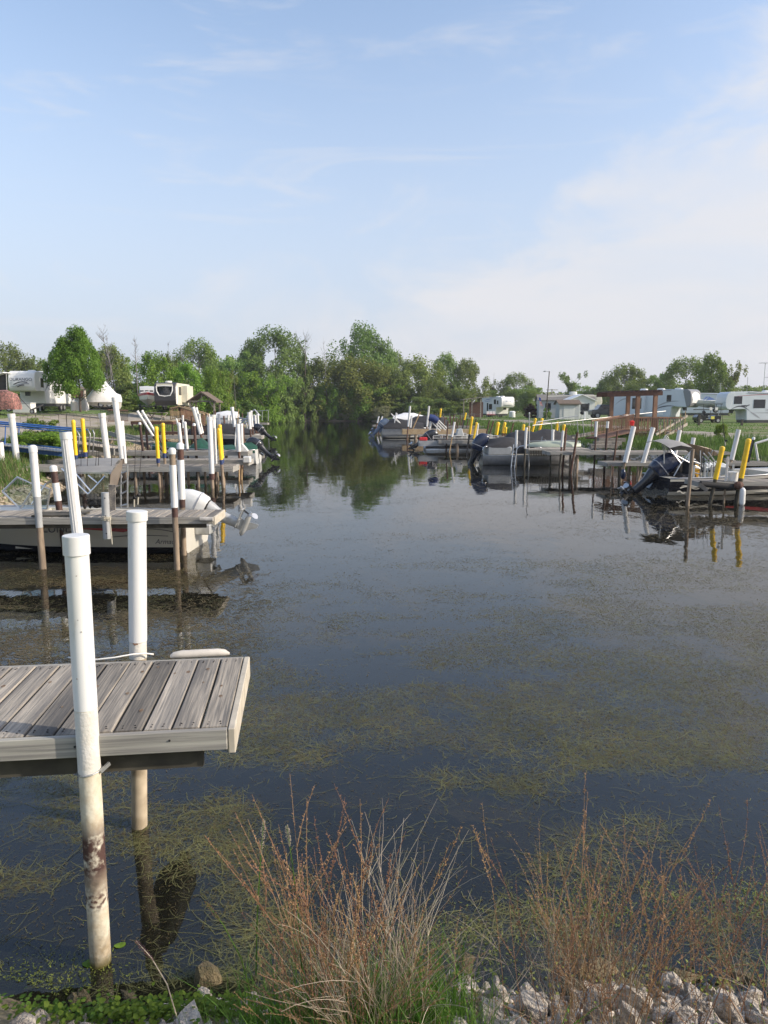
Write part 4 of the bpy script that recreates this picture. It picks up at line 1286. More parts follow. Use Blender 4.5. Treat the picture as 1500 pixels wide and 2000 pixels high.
# aluminium ladder
mb = MB()
for dx in (-3.5, 3.5): mb.tube([toL(r4_, S(1005 + dx + 2, 868, 36.4)), toL(r4_, S(999 + dx, 925, 36.0)) + Vector((0, 0, -.4))], .022, 6)
for k in range(6):
    y = 874 + k * 9; x = 1006.5 - (y - 868) * .11; mb.tube([toL(r4_, S(x - 3.5, y, 36.35)), toL(r4_, S(x + 3.5, y, 36.35))], .016, 5)
mb.build('ladder', M['alu'], r4_)
for dk, Yp, a, bt, w_, segs, cp in (
        (r5_, 49.3, (922, 815), (914, 868), 5.4, [(817, 848, Yl), (848, 868, 'gel_black', .7)], (Yl, 'round')),
        (r5_, 49.0, (931, 826), (923, 868), 4.6, [(828, 857, Yl), (857, 868, 'gel_black', .7)], (Yl, 'round')),
        (r5_, 50.5, (934, 826), (929, 862), 3.8, [(827, 854, W), (854, 862, RS, .7)], None),
        (r5_, 48.8, (888, 824), (879, 876), 4, [(824, 853, W), (853, 876, 'wood_tan', .6)], None),
        (r5_, 50.4, (875, 822), (872, 868), 2.8, [(822, 868, RS)], None),
        (r6_, 58, (973, 826), (967, 862), 7, [(830, 849, Yl), (849, 862, RS, .5)], (Yl, 'round')),
        (r6_, 58.5, (986, 826), (980, 858), 5.6, [(829, 846, Yl), (846, 858, RS, .5)], (Yl, 'round')),
        (r6_, 57.5, (988, 835), (986, 858), 5, [(837, 846, Yl), (846, 858, RS, .5)], (Yl, 'round')),
        (r6_, 59, (1023, 830), (1019, 860), 5.4, [(832, 844, Yl), (844, 860, RS, .5)], (Yl, 'round')),
        (r6_, 59, (1033, 833), (1031, 860), 5, [(834, 846, Yl), (846, 860, RS, .5)], (Yl, 'round')),
        (r6_, 60, (1046, 818), (1036, 856), 5, [(820, 843, Yl), (843, 856, RS, .5)], (Yl, 'round')),
        (r6_, 60, (1059, 818), (1050, 856), 5, [(820, 842, Yl), (842, 856, RS, .5)], (Yl, 'round')),
        (r6_, 59.5, (1089, 825), (1085, 858), 5.4, [(828, 846, Yl), (846, 858, RS, .5)], (Yl, 'round')),
        (r6_, 59.5, (1102, 830), (1098, 858), 5.4, [(833, 842, Yl), (842, 858, RS, .5)], (Yl, 'round')),
        (r6_, 58.5, (964, 822), (953, 860), 3, [(822, 860, RS)], None), (r6_, 58.8, (1003, 826), (994, 860), 3, [(826, 860, RS)], None),
        (r6_, 59.2, (956, 821), (948, 856), 3, [(821, 856, RS)], None), (r6_, 59.2, (985, 823), (984, 850), 2, [(823, 850, RS)], None),
        (r7_, 67.5, (801, 793), (796, 844), 3.8, [(793, 833, W), (833, 844, RS, .7)], None),
        (r7_, 68.8, (804, 812), (801, 842), 3.8, [(812, 835, W), (835, 842, RS, .7)], None),
        (r7_, 68.2, (821, 804), (805, 840), 2.6, [(804, 840, 'wood_tan')], None),
        (r7_, 68.5, (838, 793), (833, 842), 4, [(793, 833, W), (833, 842, RS, .7)], None),
        (r7_, 69.0, (842, 818), (839, 842), 3.8, [(818, 834, W), (834, 842, RS, .7)], None),
        (r8_, 83, (861, 799), (857, 838), 4, [(801, 815, Yl), (815, 838, 'gel_black', .8)], (Yl, 'round')),
        (r8_, 83, (911, 802), (902, 842), 3.6, [(806, 820, Yl), (820, 842, 'gel_black', .8)], None),
        (r8_, 84, (893, 816), (888, 840), 2.6, [(816, 840, RS)], None), (r8_, 84, (896, 819), (892, 840), 2.6, [(819, 840, RS)], None), (r8_, 84, (915, 818), (911, 838), 2.4, [(818, 838, RS)], None),
        (r8_, 84, (869, 814), (867, 838), 2.4, [(814, 838, RS)], None),
        (r9_, 99, (788, 806), (786, 833), 3, [(806, 820, W), (820, 833, RS, .7)], None), (r9_, 99, (798, 808), (794, 833), 3, [(808, 822, W), (822, 833, RS, .7)], None),
        (r9_, 99, (740, 813), (735, 833), 3, [(813, 826, W), (826, 833, RS, .7)], None), (r9_, 99, (747, 813), (740, 833), 3, [(813, 826, W), (826, 833, RS, .7)], None),
        (r9_, 99, (776, 807), (769, 830), 2.6, [(807, 830, W)], None), (r9_, 99.6, (771, 815), (786, 830), 2.4, [(815, 830, W)], None)):
    post(dk, Yp, a, bt, w_, segs, cp, n=9)
# dark stake row by the far right bank
root = thing('stake_row', 'dark leaning stakes along the far right bank below the white camper', 'stakes', S(860, 836, 90))
for px, py, dx in ((866, 812, 1), (872, 815, 2), (880, 812, 0), (887, 810, 3), (899, 812, 0), (905, 815, 3), (930, 818, 3), (823, 815, -1), (828, 812, 1), (850, 808, 2)):
    MB().tube([toL(root, S(px, py, 90)), toL(root, S(px - dx * 1.5, 838, 90))], .08, 6).build('stake', M['rust_steel'], root)

# fender, bucket: things of their own
root = thing('white_fender', 'white capsule fender hanging from the right yellow post', 'fender', S(1450, 990, 22.0))
a_ = toL(root, S(1451, 955, 22.0)); b_ = toL(root, S(1449, 986, 22.0)); v = b_ - a_
MB().tube([a_ + v * t for t in (-.08, -.02, .05, .15, .85, .95, 1.02, 1.1)], [.03, .06, .08, .088, .088, .08, .05, .03], 14).build('body', M['pvc_white'], root, smooth=True)
MB().tube([a_ - v * .08, a_ + Vector((-.02, .1, .16))], .01, 5).build('rope', M['rope_white'], root)
p = S(1431, 940.3, 22.55); root = thing('bucket', 'white plastic bucket on the nearest right dock', 'bucket', p)
rb = PW(19, 22.6) / 2
mb = MB(); mb.tube([(0, 0, .0), (0, 0, .30), (0, 0, .305), (0, 0, .295), (0, 0, .05)], [rb * .88, rb, rb * 1.05, rb * .93, rb * .82], 20); mb.build('pail', M['pvc_white'], root, smooth=40)
mb = MB(); mb.tube([(rb * math.cos(t), -rb * .3 - .02, .28 - .12 * math.sin(t)) for t in np.linspace(0, math.pi, 9)], .005, 5); mb.build('handle', M['steel_galv'], root)

# ================================================================== boats
def rrect(cx, cy, hx, hy, k=12, p=3.2):
    out = []
    for i in range(k):
        a = 2 * math.pi * (i + .5) / k
        c, s = math.cos(a), math.sin(a)
        r = (abs(c) ** p + abs(s) ** p) ** (-1 / p)
        out.append((cx + hx * c * r, cy + hy * s * r))
    return out


def outboard(parent, x, y, z, tilt, cowl='motor_black', leg=None, s=1.0, sgn=-1, prop='alu', decal=None, yaw=0):
    """motor clamped at (x, y, z) on the transom; sgn = local x direction pointing aft; tilt in degrees"""
    leg = leg or cowl
    root = bpy.data.objects.new('outboard_motor', None); COL.objects.link(root); root.parent = parent
    root.location = (x, y, z)
    T = Matrix.Rotation(R(tilt) * (-1 if sgn < 0 else 1) * -1, 4, 'Y') @ Matrix.Scale(s, 4)
    # local motor frame: a = aft (+), up z. mapped to x = sgn*a
    def mk():
        return MB(Matrix.Rotation(yaw, 4, 'Z') @ T)
    X = lambda a: sgn * a
    # cowl, lofted from below up
    secs = []
    for zz, ca, ha, hb in ((.08, .19, .17, .11), (.14, .20, .235, .15), (.32, .20, .255, .17), (.52, .175, .25, .17), (.68, .14, .215, .15), (.77, .10, .15, .11), (.80, .08, .06, .04)):
        secs.append([(X(p[0]), p[1], zz) for p in rrect(ca, 0, ha, hb, 16)])
    mb = mk(); mb.loft(secs); cw = mb.build('cowl', M[cowl], root, smooth=50)
    mb = mk(); mb.loft([[(X(p[0]), p[1], zz) for p in rrect(.20, 0, .262, .178, 16)] for zz in (.285, .305)]); mb.build('cowl_seam', M['decal_grey'], root)
    mb = mk(); mb.loft([[(X(p[0]), p[1], zz) for p in rrect(.19, 0, .205, .135, 16)] for zz in (.085, .13)]); mb.build('cowl_base', M['rubber'], root)
    mb = mk()
    mb.loft([[(X(p[0]), p[1], zz) for p in rrect(ca, 0, ha, hb, 12)] for zz, ca, ha, hb in ((.11, .20, .19, .12), (-.02, .20, .16, .11), (-.22, .19, .11, .07), (-.50, .20, .10, .055), (-.62, .22, .10, .045))])
    lg = mb.build('leg', M[leg], root, smooth=50)
    mb = mk(); mb.prism([(X(a), b) for a, b in ((.08, 0), (.14, .10), (.52, .13), (.55, 0), (.52, -.13), (.14, -.10))], 'z', -.585, -.565); mb.build('plate', M[leg], root)
    mb = mk(); mb.tube([(X(a), 0, -.74) for a in (.0, .04, .12, .36, .44)], [.012, .045, .062, .058, .045], 10)
    mb.prism([(X(a), c) for a, c in ((.10, -.60), (.34, -.60), (.33, -.72), (.11, -.72))], 'y', -.022, .022)
    mb.build('gearcase', M[leg], root, smooth=40)
    mb = mk(); mb.prism([(X(a), c) for a, c in ((.12, -.78), (.33, -.78), (.37, -.98), (.29, -.98))], 'y', -.008, .008); mb.build('skeg', M[leg], root)
    mb = mk(); mb.tube([(X(.44), 0, -.74), (X(.53), 0, -.74)], [.045, .025], 10)
    for k in range(3):
        a = k * 2.094 + .4; c, sn = math.cos(a), math.sin(a)
        pts = []
        for r_, w_ in ((.03, .03), (.10, .07), (.16, .065), (.185, .02)):
            for e in (-1, 1):
                pts.append((X(.48 + e * w_ * .55), -sn * r_ + c * e * w_ * .8, c * r_ + sn * e * w_ * .8 - .74))
        mb.add([p for p in pts], [(0, 1, 3, 2), (2, 3, 5, 4), (4, 5, 7, 6)])
    mb.build('propeller', M[prop], root, fix=False)
    mb = mk(); mb.box(min(X(-.05), X(.04)), max(X(-.05), X(.04)), -.10, .10, -.25, .10); mb.build('bracket', M[leg if leg != 'motor_white' else 'motor_silver'], root)
    if decal:
        mb = mk()
        for k in range(2):
            pts = [(X(-.02 + t * .34), -.184 + .0 * t, .20 + .06 * k + .16 * math.sin(t * 2.2)) for t in np.linspace(0, 1, 7)]
            for q0, q1 in zip(pts[:-1], pts[1:]): mb.bar(q0, q1, .004, .016)
        mb.build('decal', M[decal], root)
    return root


def hull(parent, L, B, H, stripes, draft=.12, bowrise=.18, flare=.25, name='hull', nsec=14, transom=.92, deckm='gel_cream', cockpit=(.04, .70), sheer=None, vee=.10):
    """stern at local x=0, bow at x=+L; z=0 is the water. stripes: list of 5 materials from keel to gunwale"""
    secs = []; mi = []
    rows = [0, .22, .42, .70, .88, 1.0]
    for i in range(nsec + 1):
        t = i / nsec
        w = B / 2 * (transom + (1 - transom) * math.sin(min(t / .45, 1) * math.pi / 2)) * (1 if t < .5 else max(.02, 1 - ((t - .5) / .5) ** 2.3))
        kz = -draft + (H * .9 + draft) * max(0, (t - .72) / .28) ** 2.2
        gz = H + bowrise * t ** 2
        sec = []
        for r in rows:
            f = [0, .80, .90, .96, .985, 1][rows.index(r)]
            if t > .5: f = f * (1 - .35 * (1 - r) * (t - .5) / .5)
            z = kz + (gz - kz) * [0, .20 if vee else .03, .38, .66, .86, 1][rows.index(r)]
            sec.append((t * L, w * f, z))
        full = [(p[0], -p[1], p[2]) for p in sec[::-1]] + sec[1:]
        secs.append(full)
    m = []; names = []
    for s_ in stripes:
        if s_ not in names: names.append(s_)
    order = [names.index(s_) for s_ in stripes]
    mis = order[::-1] + order
    mb = MB(); mb.loft(secs, mis=mis + [0], closed=False, cap0=True, cap1=False); mb.m[-1] = order[2]
    hl = mb.build(name, [M[n_] for n_ in names], parent, smooth=35)
    # deck with a sunken cockpit: rim strip + floor + inner sides
    mb = MB(); c0, c1 = cockpit
    for i in range(nsec):
        a = secs[i]; b = secs[i + 1]; t = (i + .5) / nsec
        k = len(rows) - 1
        la, ra, lb, rb = a[0], a[-1], b[0], b[-1]
        z0 = .002
        if c0 < t < c1:
            q = .82
            ia = [(la[0], la[1] * q, la[2] - z0), (ra[0], ra[1] * q, ra[2] - z0)]; ib = [(lb[0], lb[1] * q, lb[2] - z0), (rb[0], rb[1] * q, rb[2] - z0)]
            fl = .10
            fa = [(la[0], la[1] * q, fl), (ra[0], ra[1] * q, fl)]; fb = [(lb[0], lb[1] * q, fl), (rb[0], rb[1] * q, fl)]
            mb.add([la, ia[0], ib[0], lb], [(0, 1, 2, 3)]); mb.add([ra, ia[1], ib[1], rb], [(0, 1, 2, 3)])
            mb.add([ia[0], fa[0], fb[0], ib[0]], [(0, 1, 2, 3)]); mb.add([ia[1], fa[1], fb[1], ib[1]], [(0, 1, 2, 3)])
            mb.add([fa[0], fa[1], fb[1], fb[0]], [(0, 1, 2, 3)])
        else:
            mb.add([la, ra, rb, lb], [(0, 1, 2, 3)])
    # bulkheads
    for t in (c0, c1):
        i = min(nsec, max(0, int(math.ceil(t * nsec - .5)))); a = secs[i]; q = .82
        mb.add([(a[0][0], a[0][1] * q, .1), (a[-1][0], a[-1][1] * q, .1), (a[-1][0], a[-1][1] * q, a[-1][2] - .002), (a[0][0], a[0][1] * q, a[0][2] - .002)], [(0, 1, 2, 3)])
    mb.build('deck', M[deckm], parent)
    mb = MB()
    for s_ in (0, -1):
        mb.tube([Vector(s[s_]) + Vector((0, 0, .005)) for s in secs], .022, 6)
    mb.build('rub_rail', M['alu'] if stripes[-1] != 'gel_black' else M['gel_cream'], parent, smooth=True)
    return secs


def boat_root(label, stern, rz, cat='boat', group='boats moored at the docks', name='boat'):
    return thing(name, label, cat, stern, rz, group)


def text_part(txt, parent, size, Mx, m, name='lettering', italic=0, label=None, depth=.002):
    cu = bpy.data.curves.new(name, 'FONT'); cu.body = txt; cu.size = size; cu.extrude = depth; cu.shear = italic; cu.align_x = 'CENTER'; cu.align_y = 'CENTER'
    to = bpy.data.objects.new('tmp', cu); COL.objects.link(to)
    dg = bpy.context.evaluated_depsgraph_get(); dg.update()
    me = bpy.data.meshes.new_from_object(to.evaluated_get(dg)); bpy.data.objects.remove(to)
    me.transform(Mx); me.materials.clear(); me.materials.append(m)
    return mobj(name, me, parent)


UPX = Matrix.Rotation(R(90), 4, 'X')     # text in the XZ plane facing -Y


def tent(parent, name, secs, m, ribs=None):
    """a canvas skin through cross sections (each a list of points)"""
    mb = MB(); mb.loft(secs, closed=False, cap0=False, cap1=False)
    return mb.build(name, M[m], parent, smooth=60, fix=True)


# ---- boat 1: aluminium fishing boat behind dock 2, stern to the right
st = S(399, 1072, 15.2)
b1_ = boat_root('cream and black fishing boat with grey canopy and tilted white outboard', (st.x - .16, 15.2 + .1, 0), R(180 - 1.6))
# local +x points to the bow (left in the picture); the side facing us is local +y
secs = hull(b1_, 5.6, 2.1, .66, ['gel_black', 'gel_black', 'gel_cream', 'gel_cream', 'gel_cream'], draft=.15, cockpit=(.06, .66))
ob = outboard(b1_, -.22, 0, .60, 64, 'motor_white', 'motor_silver', 1.08, -1)
MB().box(-.34, .0, -.22, .22, .30, .52).build('motor_bracket', M['motor_silver'], b1_, bevel=.02)
F1 = Matrix.Rotation(math.pi, 4, 'Z')      # faces us
for txt, x, z, sz, it, m in (('Armada', .34, .30, .145, .25, 'decal_dark'), ('LUND', 2.55, .56, .24, 0, 'decal_dark')):
    w_at = Vector((x, 1.035 if x < 1 else 1.07, z))
    text_part(txt, b1_, sz, Matrix.Translation(w_at) @ F1 @ Matrix.Rotation(R(-4), 4, 'X') @ UPX, M[m], italic=it)
mb = MB()
mb.prism([(1.2, .50), (2.1, .56), (2.1, .62), (1.0, .56)], 'y', 1.052, 1.068); mb.build('red_stripe', M['gel_red'], b1_)
mb = MB()
for k, (xa, xb, za, zb) in enumerate(((.15, .9, .50, .56), (.3, 1.6, .42, .38))):
    pts = [(xa + (xb - xa) * t, 1.035 + .012 * t, za + (zb - za) * t + .03 * math.sin(t * 3.1)) for t in np.linspace(0, 1, 7)]
    for q0, q1 in zip(pts[:-1], pts[1:]): mb.bar(q0, q1, .006, .012)
mb.build('pinstripe', M['decal_dark'], b1_)
MB().box(1.25, 1.75, .98, 1.0, .62, .72).build('registration_sticker', M['gel_blue'], b1_)
# canopy: top panel, sloping front, side curtains of clear vinyl
B1 = lambda px, py, Y: toL(b1_, S(px, py, Y))
tn = [B1(128, 930, 15.0), B1(150, 926, 15.0), B1(180, 925, 15.0), B1(216, 926, 15.0)]
tf = [B1(128, 902, 16.7), B1(150, 897, 16.7), B1(185, 894, 16.7), B1(238, 895, 16.7)]
secs_ = []
for a_, b_ in zip(tn, tf):
    secs_.append([a_ + (b_ - a_) * t + Vector((0, 0, .07 * math.sin(t * math.pi))) for t in np.linspace(0, 1, 7)])
tent(b1_, 'canopy_top', secs_, 'canvas_grey')
e0 = [B1(x, y, 15.0) for x, y in ((120, 906), (85, 955), (60, 985))]
fr_ = B1(80, 948, 15.0)
tent(b1_, 'canopy_front', [[B1(128, 916, 15.0), B1(128, 916, 15.0) + Vector((0, -1.6, .1))], [B1(80, 950, 15.1), B1(80, 950, 15.1) + Vector((0, -1.5, .1))]], 'canvas_grey')
mb = MB(); q = [B1(238, 897, 15.02), B1(216, 925, 15.02), B1(214, 948, 15.02), B1(228, 948, 15.02), B1(236, 920, 15.02), B1(239, 902, 15.02)]
mb.add([*q, *[p + Vector((0, -.03, 0)) for p in q]], [(0, 1, 2, 3, 4, 5), (11, 10, 9, 8, 7, 6)]); mb.build('canopy_flap', M['canvas_tan'], b1_, fix=False)
mb = MB(); mb.add([B1(150, 922, 15.0), B1(214, 922, 15.0), B1(212, 990, 15.0), B1(130, 990, 15.0)], [(0, 1, 2, 3)]); mb.build('side_curtain', M['clear_vinyl'], b1_, fix=False)
for a_, b_ in (((120, 915), (172, 965)), ((172, 965), (205, 930)), ((148, 925), (178, 960)), ((62, 985), (90, 945)), ((213, 945), (213, 993)), ((172, 928), (190, 943))): MB().tube([B1(*a_, 15.0), B1(*b_, 15.0)], .016, 6).build('canopy_pole', M['chrome'], b1_)
# windscreen in two leaning panes
for q4, lb in ((((5, 960), (34, 932), (70, 948), (40, 994)), 'left'), (((40, 994), (72, 945), (98, 955), (92, 994)), 'right')):
    mb = MB(); v4 = [B1(x, y, 15.1 if i in (0, 3) else 15.0) for i, (x, y) in enumerate(q4)]
    mb.add(v4, [(0, 1, 2, 3)]); w_ = mb.build('windscreen', M['windscreen'], b1_, fix=False)
    mb = MB(); mb.tube(v4 + [v4[0]], .022, 6); mb.build('frame', M['alu'], w_)
mb = MB()
for k in range(26):
    mb.ball(B1(165 + rr.uniform(0, 34), 965 + rr.uniform(0, 26), 15.3 + rr.uniform(0, .5)), (rr.uniform(.03, .10), .06, rr.uniform(.03, .09)), 6, 4)
mb.build('reel_heap', M['rubber'], b1_, kind='stuff')
mb = MB()
for k, (x0, y0, x1, y1) in enumerate(((236, 905, 236, 992), (249, 908, 249, 992), (236, 925, 249, 920), (236, 945, 249, 938), (236, 965, 249, 958), (236, 988, 250, 984))):
    mb.tube([B1(x0, y0, 15.15), B1(x1, y1, 15.15)], .018, 6)
mb.build('rod_rack', M['alu'], b1_)
# rods: things of their own
def rod(label, p0, p1, bend=.03, group='fishing rods standing in the boats', r=.009):
    root = thing('fishing_rod', label, 'fishing rod', p0, 0, group)
    a_ = Vector((0, 0, 0)); b_ = toL(root, p1); d_ = b_ - a_
    MB().tube([a_, a_ + d_ * .12], r * 2.0, 6).build('handle', M['rope'], root)
    MB().tube([a_ + d_ * .12 + Vector((0, -.02, 0)), a_ + d_ * .12 + Vector((.05, -.05, .04))], .035, 8).build('reel', M['rubber'], root)
    MB().tube([a_ + d_ * t + Vector((bend * t * t, 0, 0)) for t in (.1, .4, .7, 1)], [r, r * .85, r * .6, r * .35], 5).build('blank', M['rod_dark'], root)


for px0, py0, px1, py1, lb in ((159, 985, 156, 845, 'first'), (168, 985, 171, 850, 'second'), (181, 985, 190, 842, 'third'), (190, 985, 194, 800, 'fourth'), (213, 985, 219, 852, 'fifth'), (262, 990, 263, 845, 'sixth'), (269, 985, 277, 842, 'last')):
    rod('thin dark fishing rod, %s from the left above the boat with the grey canopy' % lb, S(px0, py0, 15.6), S(px1, py1, 15.5))

# ---- boat 2: white runabout with green cover, left
st = S(504, 893, 39.0)
b2_ = boat_root('white runabout under a green cover with a tilted black outboard on the left', (st.x, 39.2, 0), R(180))
hull(b2_, 5.9, 2.2, .78, ['gel_white', 'gel_white', 'gel_white', 'gel_white', 'gel_white'], draft=.15)
outboard(b2_, -.03, 0, .62, 50, 'motor_black', 'motor_black', 1.15, -1, decal='gel_white')
text_part('1042 SR', b2_, .22, Matrix.Translation((4.6, .93, .62)) @ F1 @ UPX, M['decal_dark'])
mb = MB(); c_ = Vector((.45, 1.02, .50)); mb.tube([c_ + Vector((math.cos(a) * .09, 0, math.sin(a) * .09)) for a in np.linspace(0, 6.283, 13)], .012, 4); mb.box(.44, .46, 1.02, 1.035, .46, .54); mb.build('round_badge', M['decal_grey'], b2_)


def cover(parent, prof, B, m, name='cover', drop=.18, z0=.55):
    """prof: list of (x, ridge height, half width factor)"""
    secs = []
    for i, (x, h, f) in enumerate(prof):
        hb = B / 2 * f; s = []
        for t in np.linspace(-1, 1, 9):
            zz = z0 + (h - z0) * (1 - abs(t) ** 1.7) + .02 * math.sin(i * 2.3 + t * 5)
            s.append((x, t * hb, zz))
        s = [(x, -hb * 1.01, z0 - drop)] + s + [(x, hb * 1.01, z0 - drop)]
        secs.append(s)
    mb = MB(); mb.loft(secs, closed=False, cap0=True, cap1=True)
    return mb.build(name, M[m], parent, smooth=50)


cover(b2_, [(.02, .95, .92), (.35, 1.18, .95), (.8, 1.12, 1)], 2.2, 'canvas_green', 'motor_cover', z0=.80)
cover(b2_, [(1.1, .92, 1), (1.5, 1.0, 1), (2.2, .98, 1), (2.7, 1.02, 1), (3.1, 1.38, 1), (3.35, 1.30, .97), (3.6, 1.02, .95)], 2.2, 'canvas_green', z0=.80)
cover(b2_, [(4.0, .98, .95), (4.4, 1.12, .9), (5.0, 1.18, .7), (5.5, 1.12, .4), (5.8, 1.06, .15)], 2.2, 'canvas_green', 'bow_cover', z0=.84)
mb = MB(); 
for x in (3.62, 3.95): mb.tube([(x, .95, .78), (x, .95, .98), (x + .14, .95, 1.06), (x + .3, .95, .98)], .025, 6)
mb.build('hand_rail', M['alu'], b2_)

# ---- boat 3: dark covered boat farther left
st = S(510, 846, 59)
b3_ = boat_root('dark boat under a long black cover behind the brown dock on the left', (st.x, 59, 0), R(180))
hull(b3_, 6.2, 2.3, .85, ['gel_black'] * 5, draft=.15)
cover(b3_, [(.7, 1.25, 1), (1.2, 1.35, 1), (2.4, 1.75, 1), (3.8, 1.75, 1), (5.0, 1.75, .9), (5.9, 1.3, .5)], 2.3, 'canvas_black', z0=1.0)
outboard(b3_, -.03, -.2, .85, 48, 'motor_black', 'motor_black', 1.25, -1)
# small lift frame with a white boat at the left far docks
root = boat_root('small white boat on an aluminium lift among the far left posts', S(470, 850, 68), R(180))
hull(root, 3.2, 1.5, 1.5, ['gel_black', 'gel_white', 'gel_white', 'gel_white', 'gel_white'], draft=-.9)
mb = MB(); T_ = lambda x, y: toL(root, S(x, y, 67.2))
for a_, b_ in (((440, 850), (485, 816)), ((444, 852), (487, 820)), ((478, 818), (483, 838)), ((465, 816), (492, 820)), ((470, 822), (490, 817)), ((481, 815), (497, 800)), ((497, 800), (508, 812))): mb.tube([T_(*a_), T_(*b_)], .07, 6)
mb.build('lift_frame', M['alu'], root)
cover(root, [(.2, 2.2, 1), (1.2, 2.3, 1), (2.2, 2.15, .7)], 1.5, 'wrap_white', z0=1.8)

# ---- right: bass boat, red and black, bow to the right
st = S(1298, 977, 24.3)
bb = boat_root('black and red bass boat with big black outboard at the nearest right dock', (st.x, 24.3 + .9, 0), R(7))
hull(bb, 5.6, 2.2, .62, ['gel_cream', 'gel_cream', 'gel_black', 'gel_black', 'gel_cream'], draft=.14, bowrise=.26, vee=1)
outboard(bb, .02, 0, .40, 48, 'motor_navy', 'motor_black', 1.45, -1)
mb = MB()
mb.prism([(1.9, .40), (5.0, .68), (5.0, .62), (2.1, .33)], 'y', -1.12, -1.10)
mb.build('red_flash', M['gel_red'], bb)
mb = MB()
for k, (xa, xb, za, zb, w_) in enumerate(((.3, 1.5, .30, .40, .035), (.35, 1.0, .36, .28, .02), (.6, 1.9, .28, .33, .02), (.2, .5, .16, .16, .04))):
    pts = [(xa + (xb - xa) * t, -1.115, za + (zb - za) * t + .04 * math.sin(t * 6.2)) for t in np.linspace(0, 1, 8)]
    for q0, q1 in zip(pts[:-1], pts[1:]): mb.bar(q0, q1, .01, w_)
mb.build('swoosh_decal', M['gel_cream'], bb)
BB = lambda px, py, Y: toL(bb, S(px, py, Y))
# canopy bows and skin
n0 = [BB(1308, 875, 24.4), BB(1330, 870, 24.6), BB(1352, 874, 24.8), BB(1368, 892, 25.0)]
secs_ = [[a_ + Vector((0, 2.0 * t, .16 * math.sin(t * 3.14) + .05 * t)) for t in np.linspace(0, 1, 7)] for a_ in n0]
tent(bb, 'canopy_top', secs_, 'canvas_grey')
n1 = [BB(1374, 874, 25.2), BB(1392, 878, 25.5), BB(1404, 888, 25.8), BB(1418, 903, 26.2), BB(1434, 920, 26.6)]
secs_ = [[a_ + Vector((-.3 * t, 1.5 * t, .10 * math.sin(t * 3.14))) for t in np.linspace(0, 1, 6)] for a_ in n1]
tent(bb, 'canopy_front', secs_, 'canvas_tan')
mb = MB(); mb.add([BB(1372, 890, 24.9), BB(1404, 890, 25.6), BB(1432, 922, 26.4), BB(1400, 932, 25.6), BB(1370, 934, 24.9)], [(0, 1, 2, 3, 4)]); mb.build('side_curtain', M['clear_vinyl'], bb, fix=False)
for a_, b_ in (((1308, 876), (1330, 905)), ((1330, 905), (1352, 878)), ((1312, 885), (1368, 915)), ((1330, 905), (1316, 930)), ((1352, 900), (1368, 906)), ((1354, 912), (1368, 916)), ((1356, 923), (1368, 926)), ((1368, 880), (1368, 933)), ((1374, 885), (1392, 905)), ((1392, 880), (1378, 905)), ((1384, 884), (1404, 912)), ((1404, 900), (1388, 925)), ((1297, 880), (1297, 905))): MB().tube([BB(*a_, 24.7), BB(*b_, 24.7 if a_[0] < 1370 else 25.2)], .022, 6).build('canopy_pole', M['alu'], bb)

mb = MB()
mb.box(.55, 1.1, -.75, .75, .58, .72); mb.box(.9, 1.08, -.7, -.1, .70, 1.15); mb.box(.9, 1.08, .1, .7, .70, 1.15); mb.build('seats', M['canvas_black'], bb, bevel=.04)
mb = MB(); mb.loft([[(1.25 + p[0], p[1] - .3, z) for p in rrect(0, 0, a_, b_, 10)] for z, a_, b_ in ((.55, .10, .16), (.75, .15, .2), (.95, .16, .2), (1.05, .08, .1))]); mb.build('life_jacket', M['jacket'], bb, smooth=40)
mb = MB()
for x in (.95, 1.35, 1.6, 1.9, 2.4): mb.tube([(x, -.8, .6), (x, -.8, 1.05)], .04, 6)
mb.build('rod_holders', M['alu'], bb)
for px0, py0, px1, py1, lb in ((1366, 930, 1366, 862, 'first'), (1376, 930, 1374, 858, 'second'), (1384, 930, 1386, 850, 'third'), (1394, 930, 1393, 862, 'fourth'), (1417, 870, 1408, 800, 'tallest, last')):
    rod('upright fishing rod, %s from the left in the black and red bass boat' % lb, S(px0, py0, 25.0), S(px1, py1, 24.9), r=.012)
# landing net
root = thing('landing_net', 'white mesh landing net standing beside the bass boat', 'landing net', S(1302, 905, 26.0))
T_ = lambda x, y: toL(root, S(x, y, 26.0))
ringp = [T_(x, y) for x, y in ((1297, 882), (1293, 868), (1297, 855), (1302, 850), (1306, 856), (1308, 872), (1303, 884), (1297, 882))]
MB().tube(ringp, .014, 6).build('hoop', M['alu'], root, smooth=True)
MB().tube([T_(1299, 884), T_(1302, 912)], .015, 6).build('handle', M['alu'], root)
mb = MB()
for k in range(6):
    t = k / 5; mb.tube([ringp[1] + (ringp[3] - ringp[1]) * t * .8, ringp[6] + (ringp[4] - ringp[6]) * t + Vector((0, .15, 0))], .009, 3)
    mb.tube([ringp[1] + (ringp[6] - ringp[1]) * t, ringp[3] + (ringp[4] - ringp[3]) * t + Vector((0, .12, 0))], .009, 3)
mb.build('netting', M['rope_white'], root, kind='stuff')
# dark boats moored at dock 2 right, only the bow seen
root = boat_root('dark bow of a low boat behind the bass boat at the right edge', S(1470, 918, 31.2) * 1.0, R(180)); RMz = root.location.copy()
root.location.z = 0; RM[root.name] = Matrix.Translation(root.location) @ Matrix.Rotation(R(180), 4, 'Z')
hull(root, 3.0, 1.9, .62, ['gel_black'] * 4 + ['gel_cream'], draft=.1)

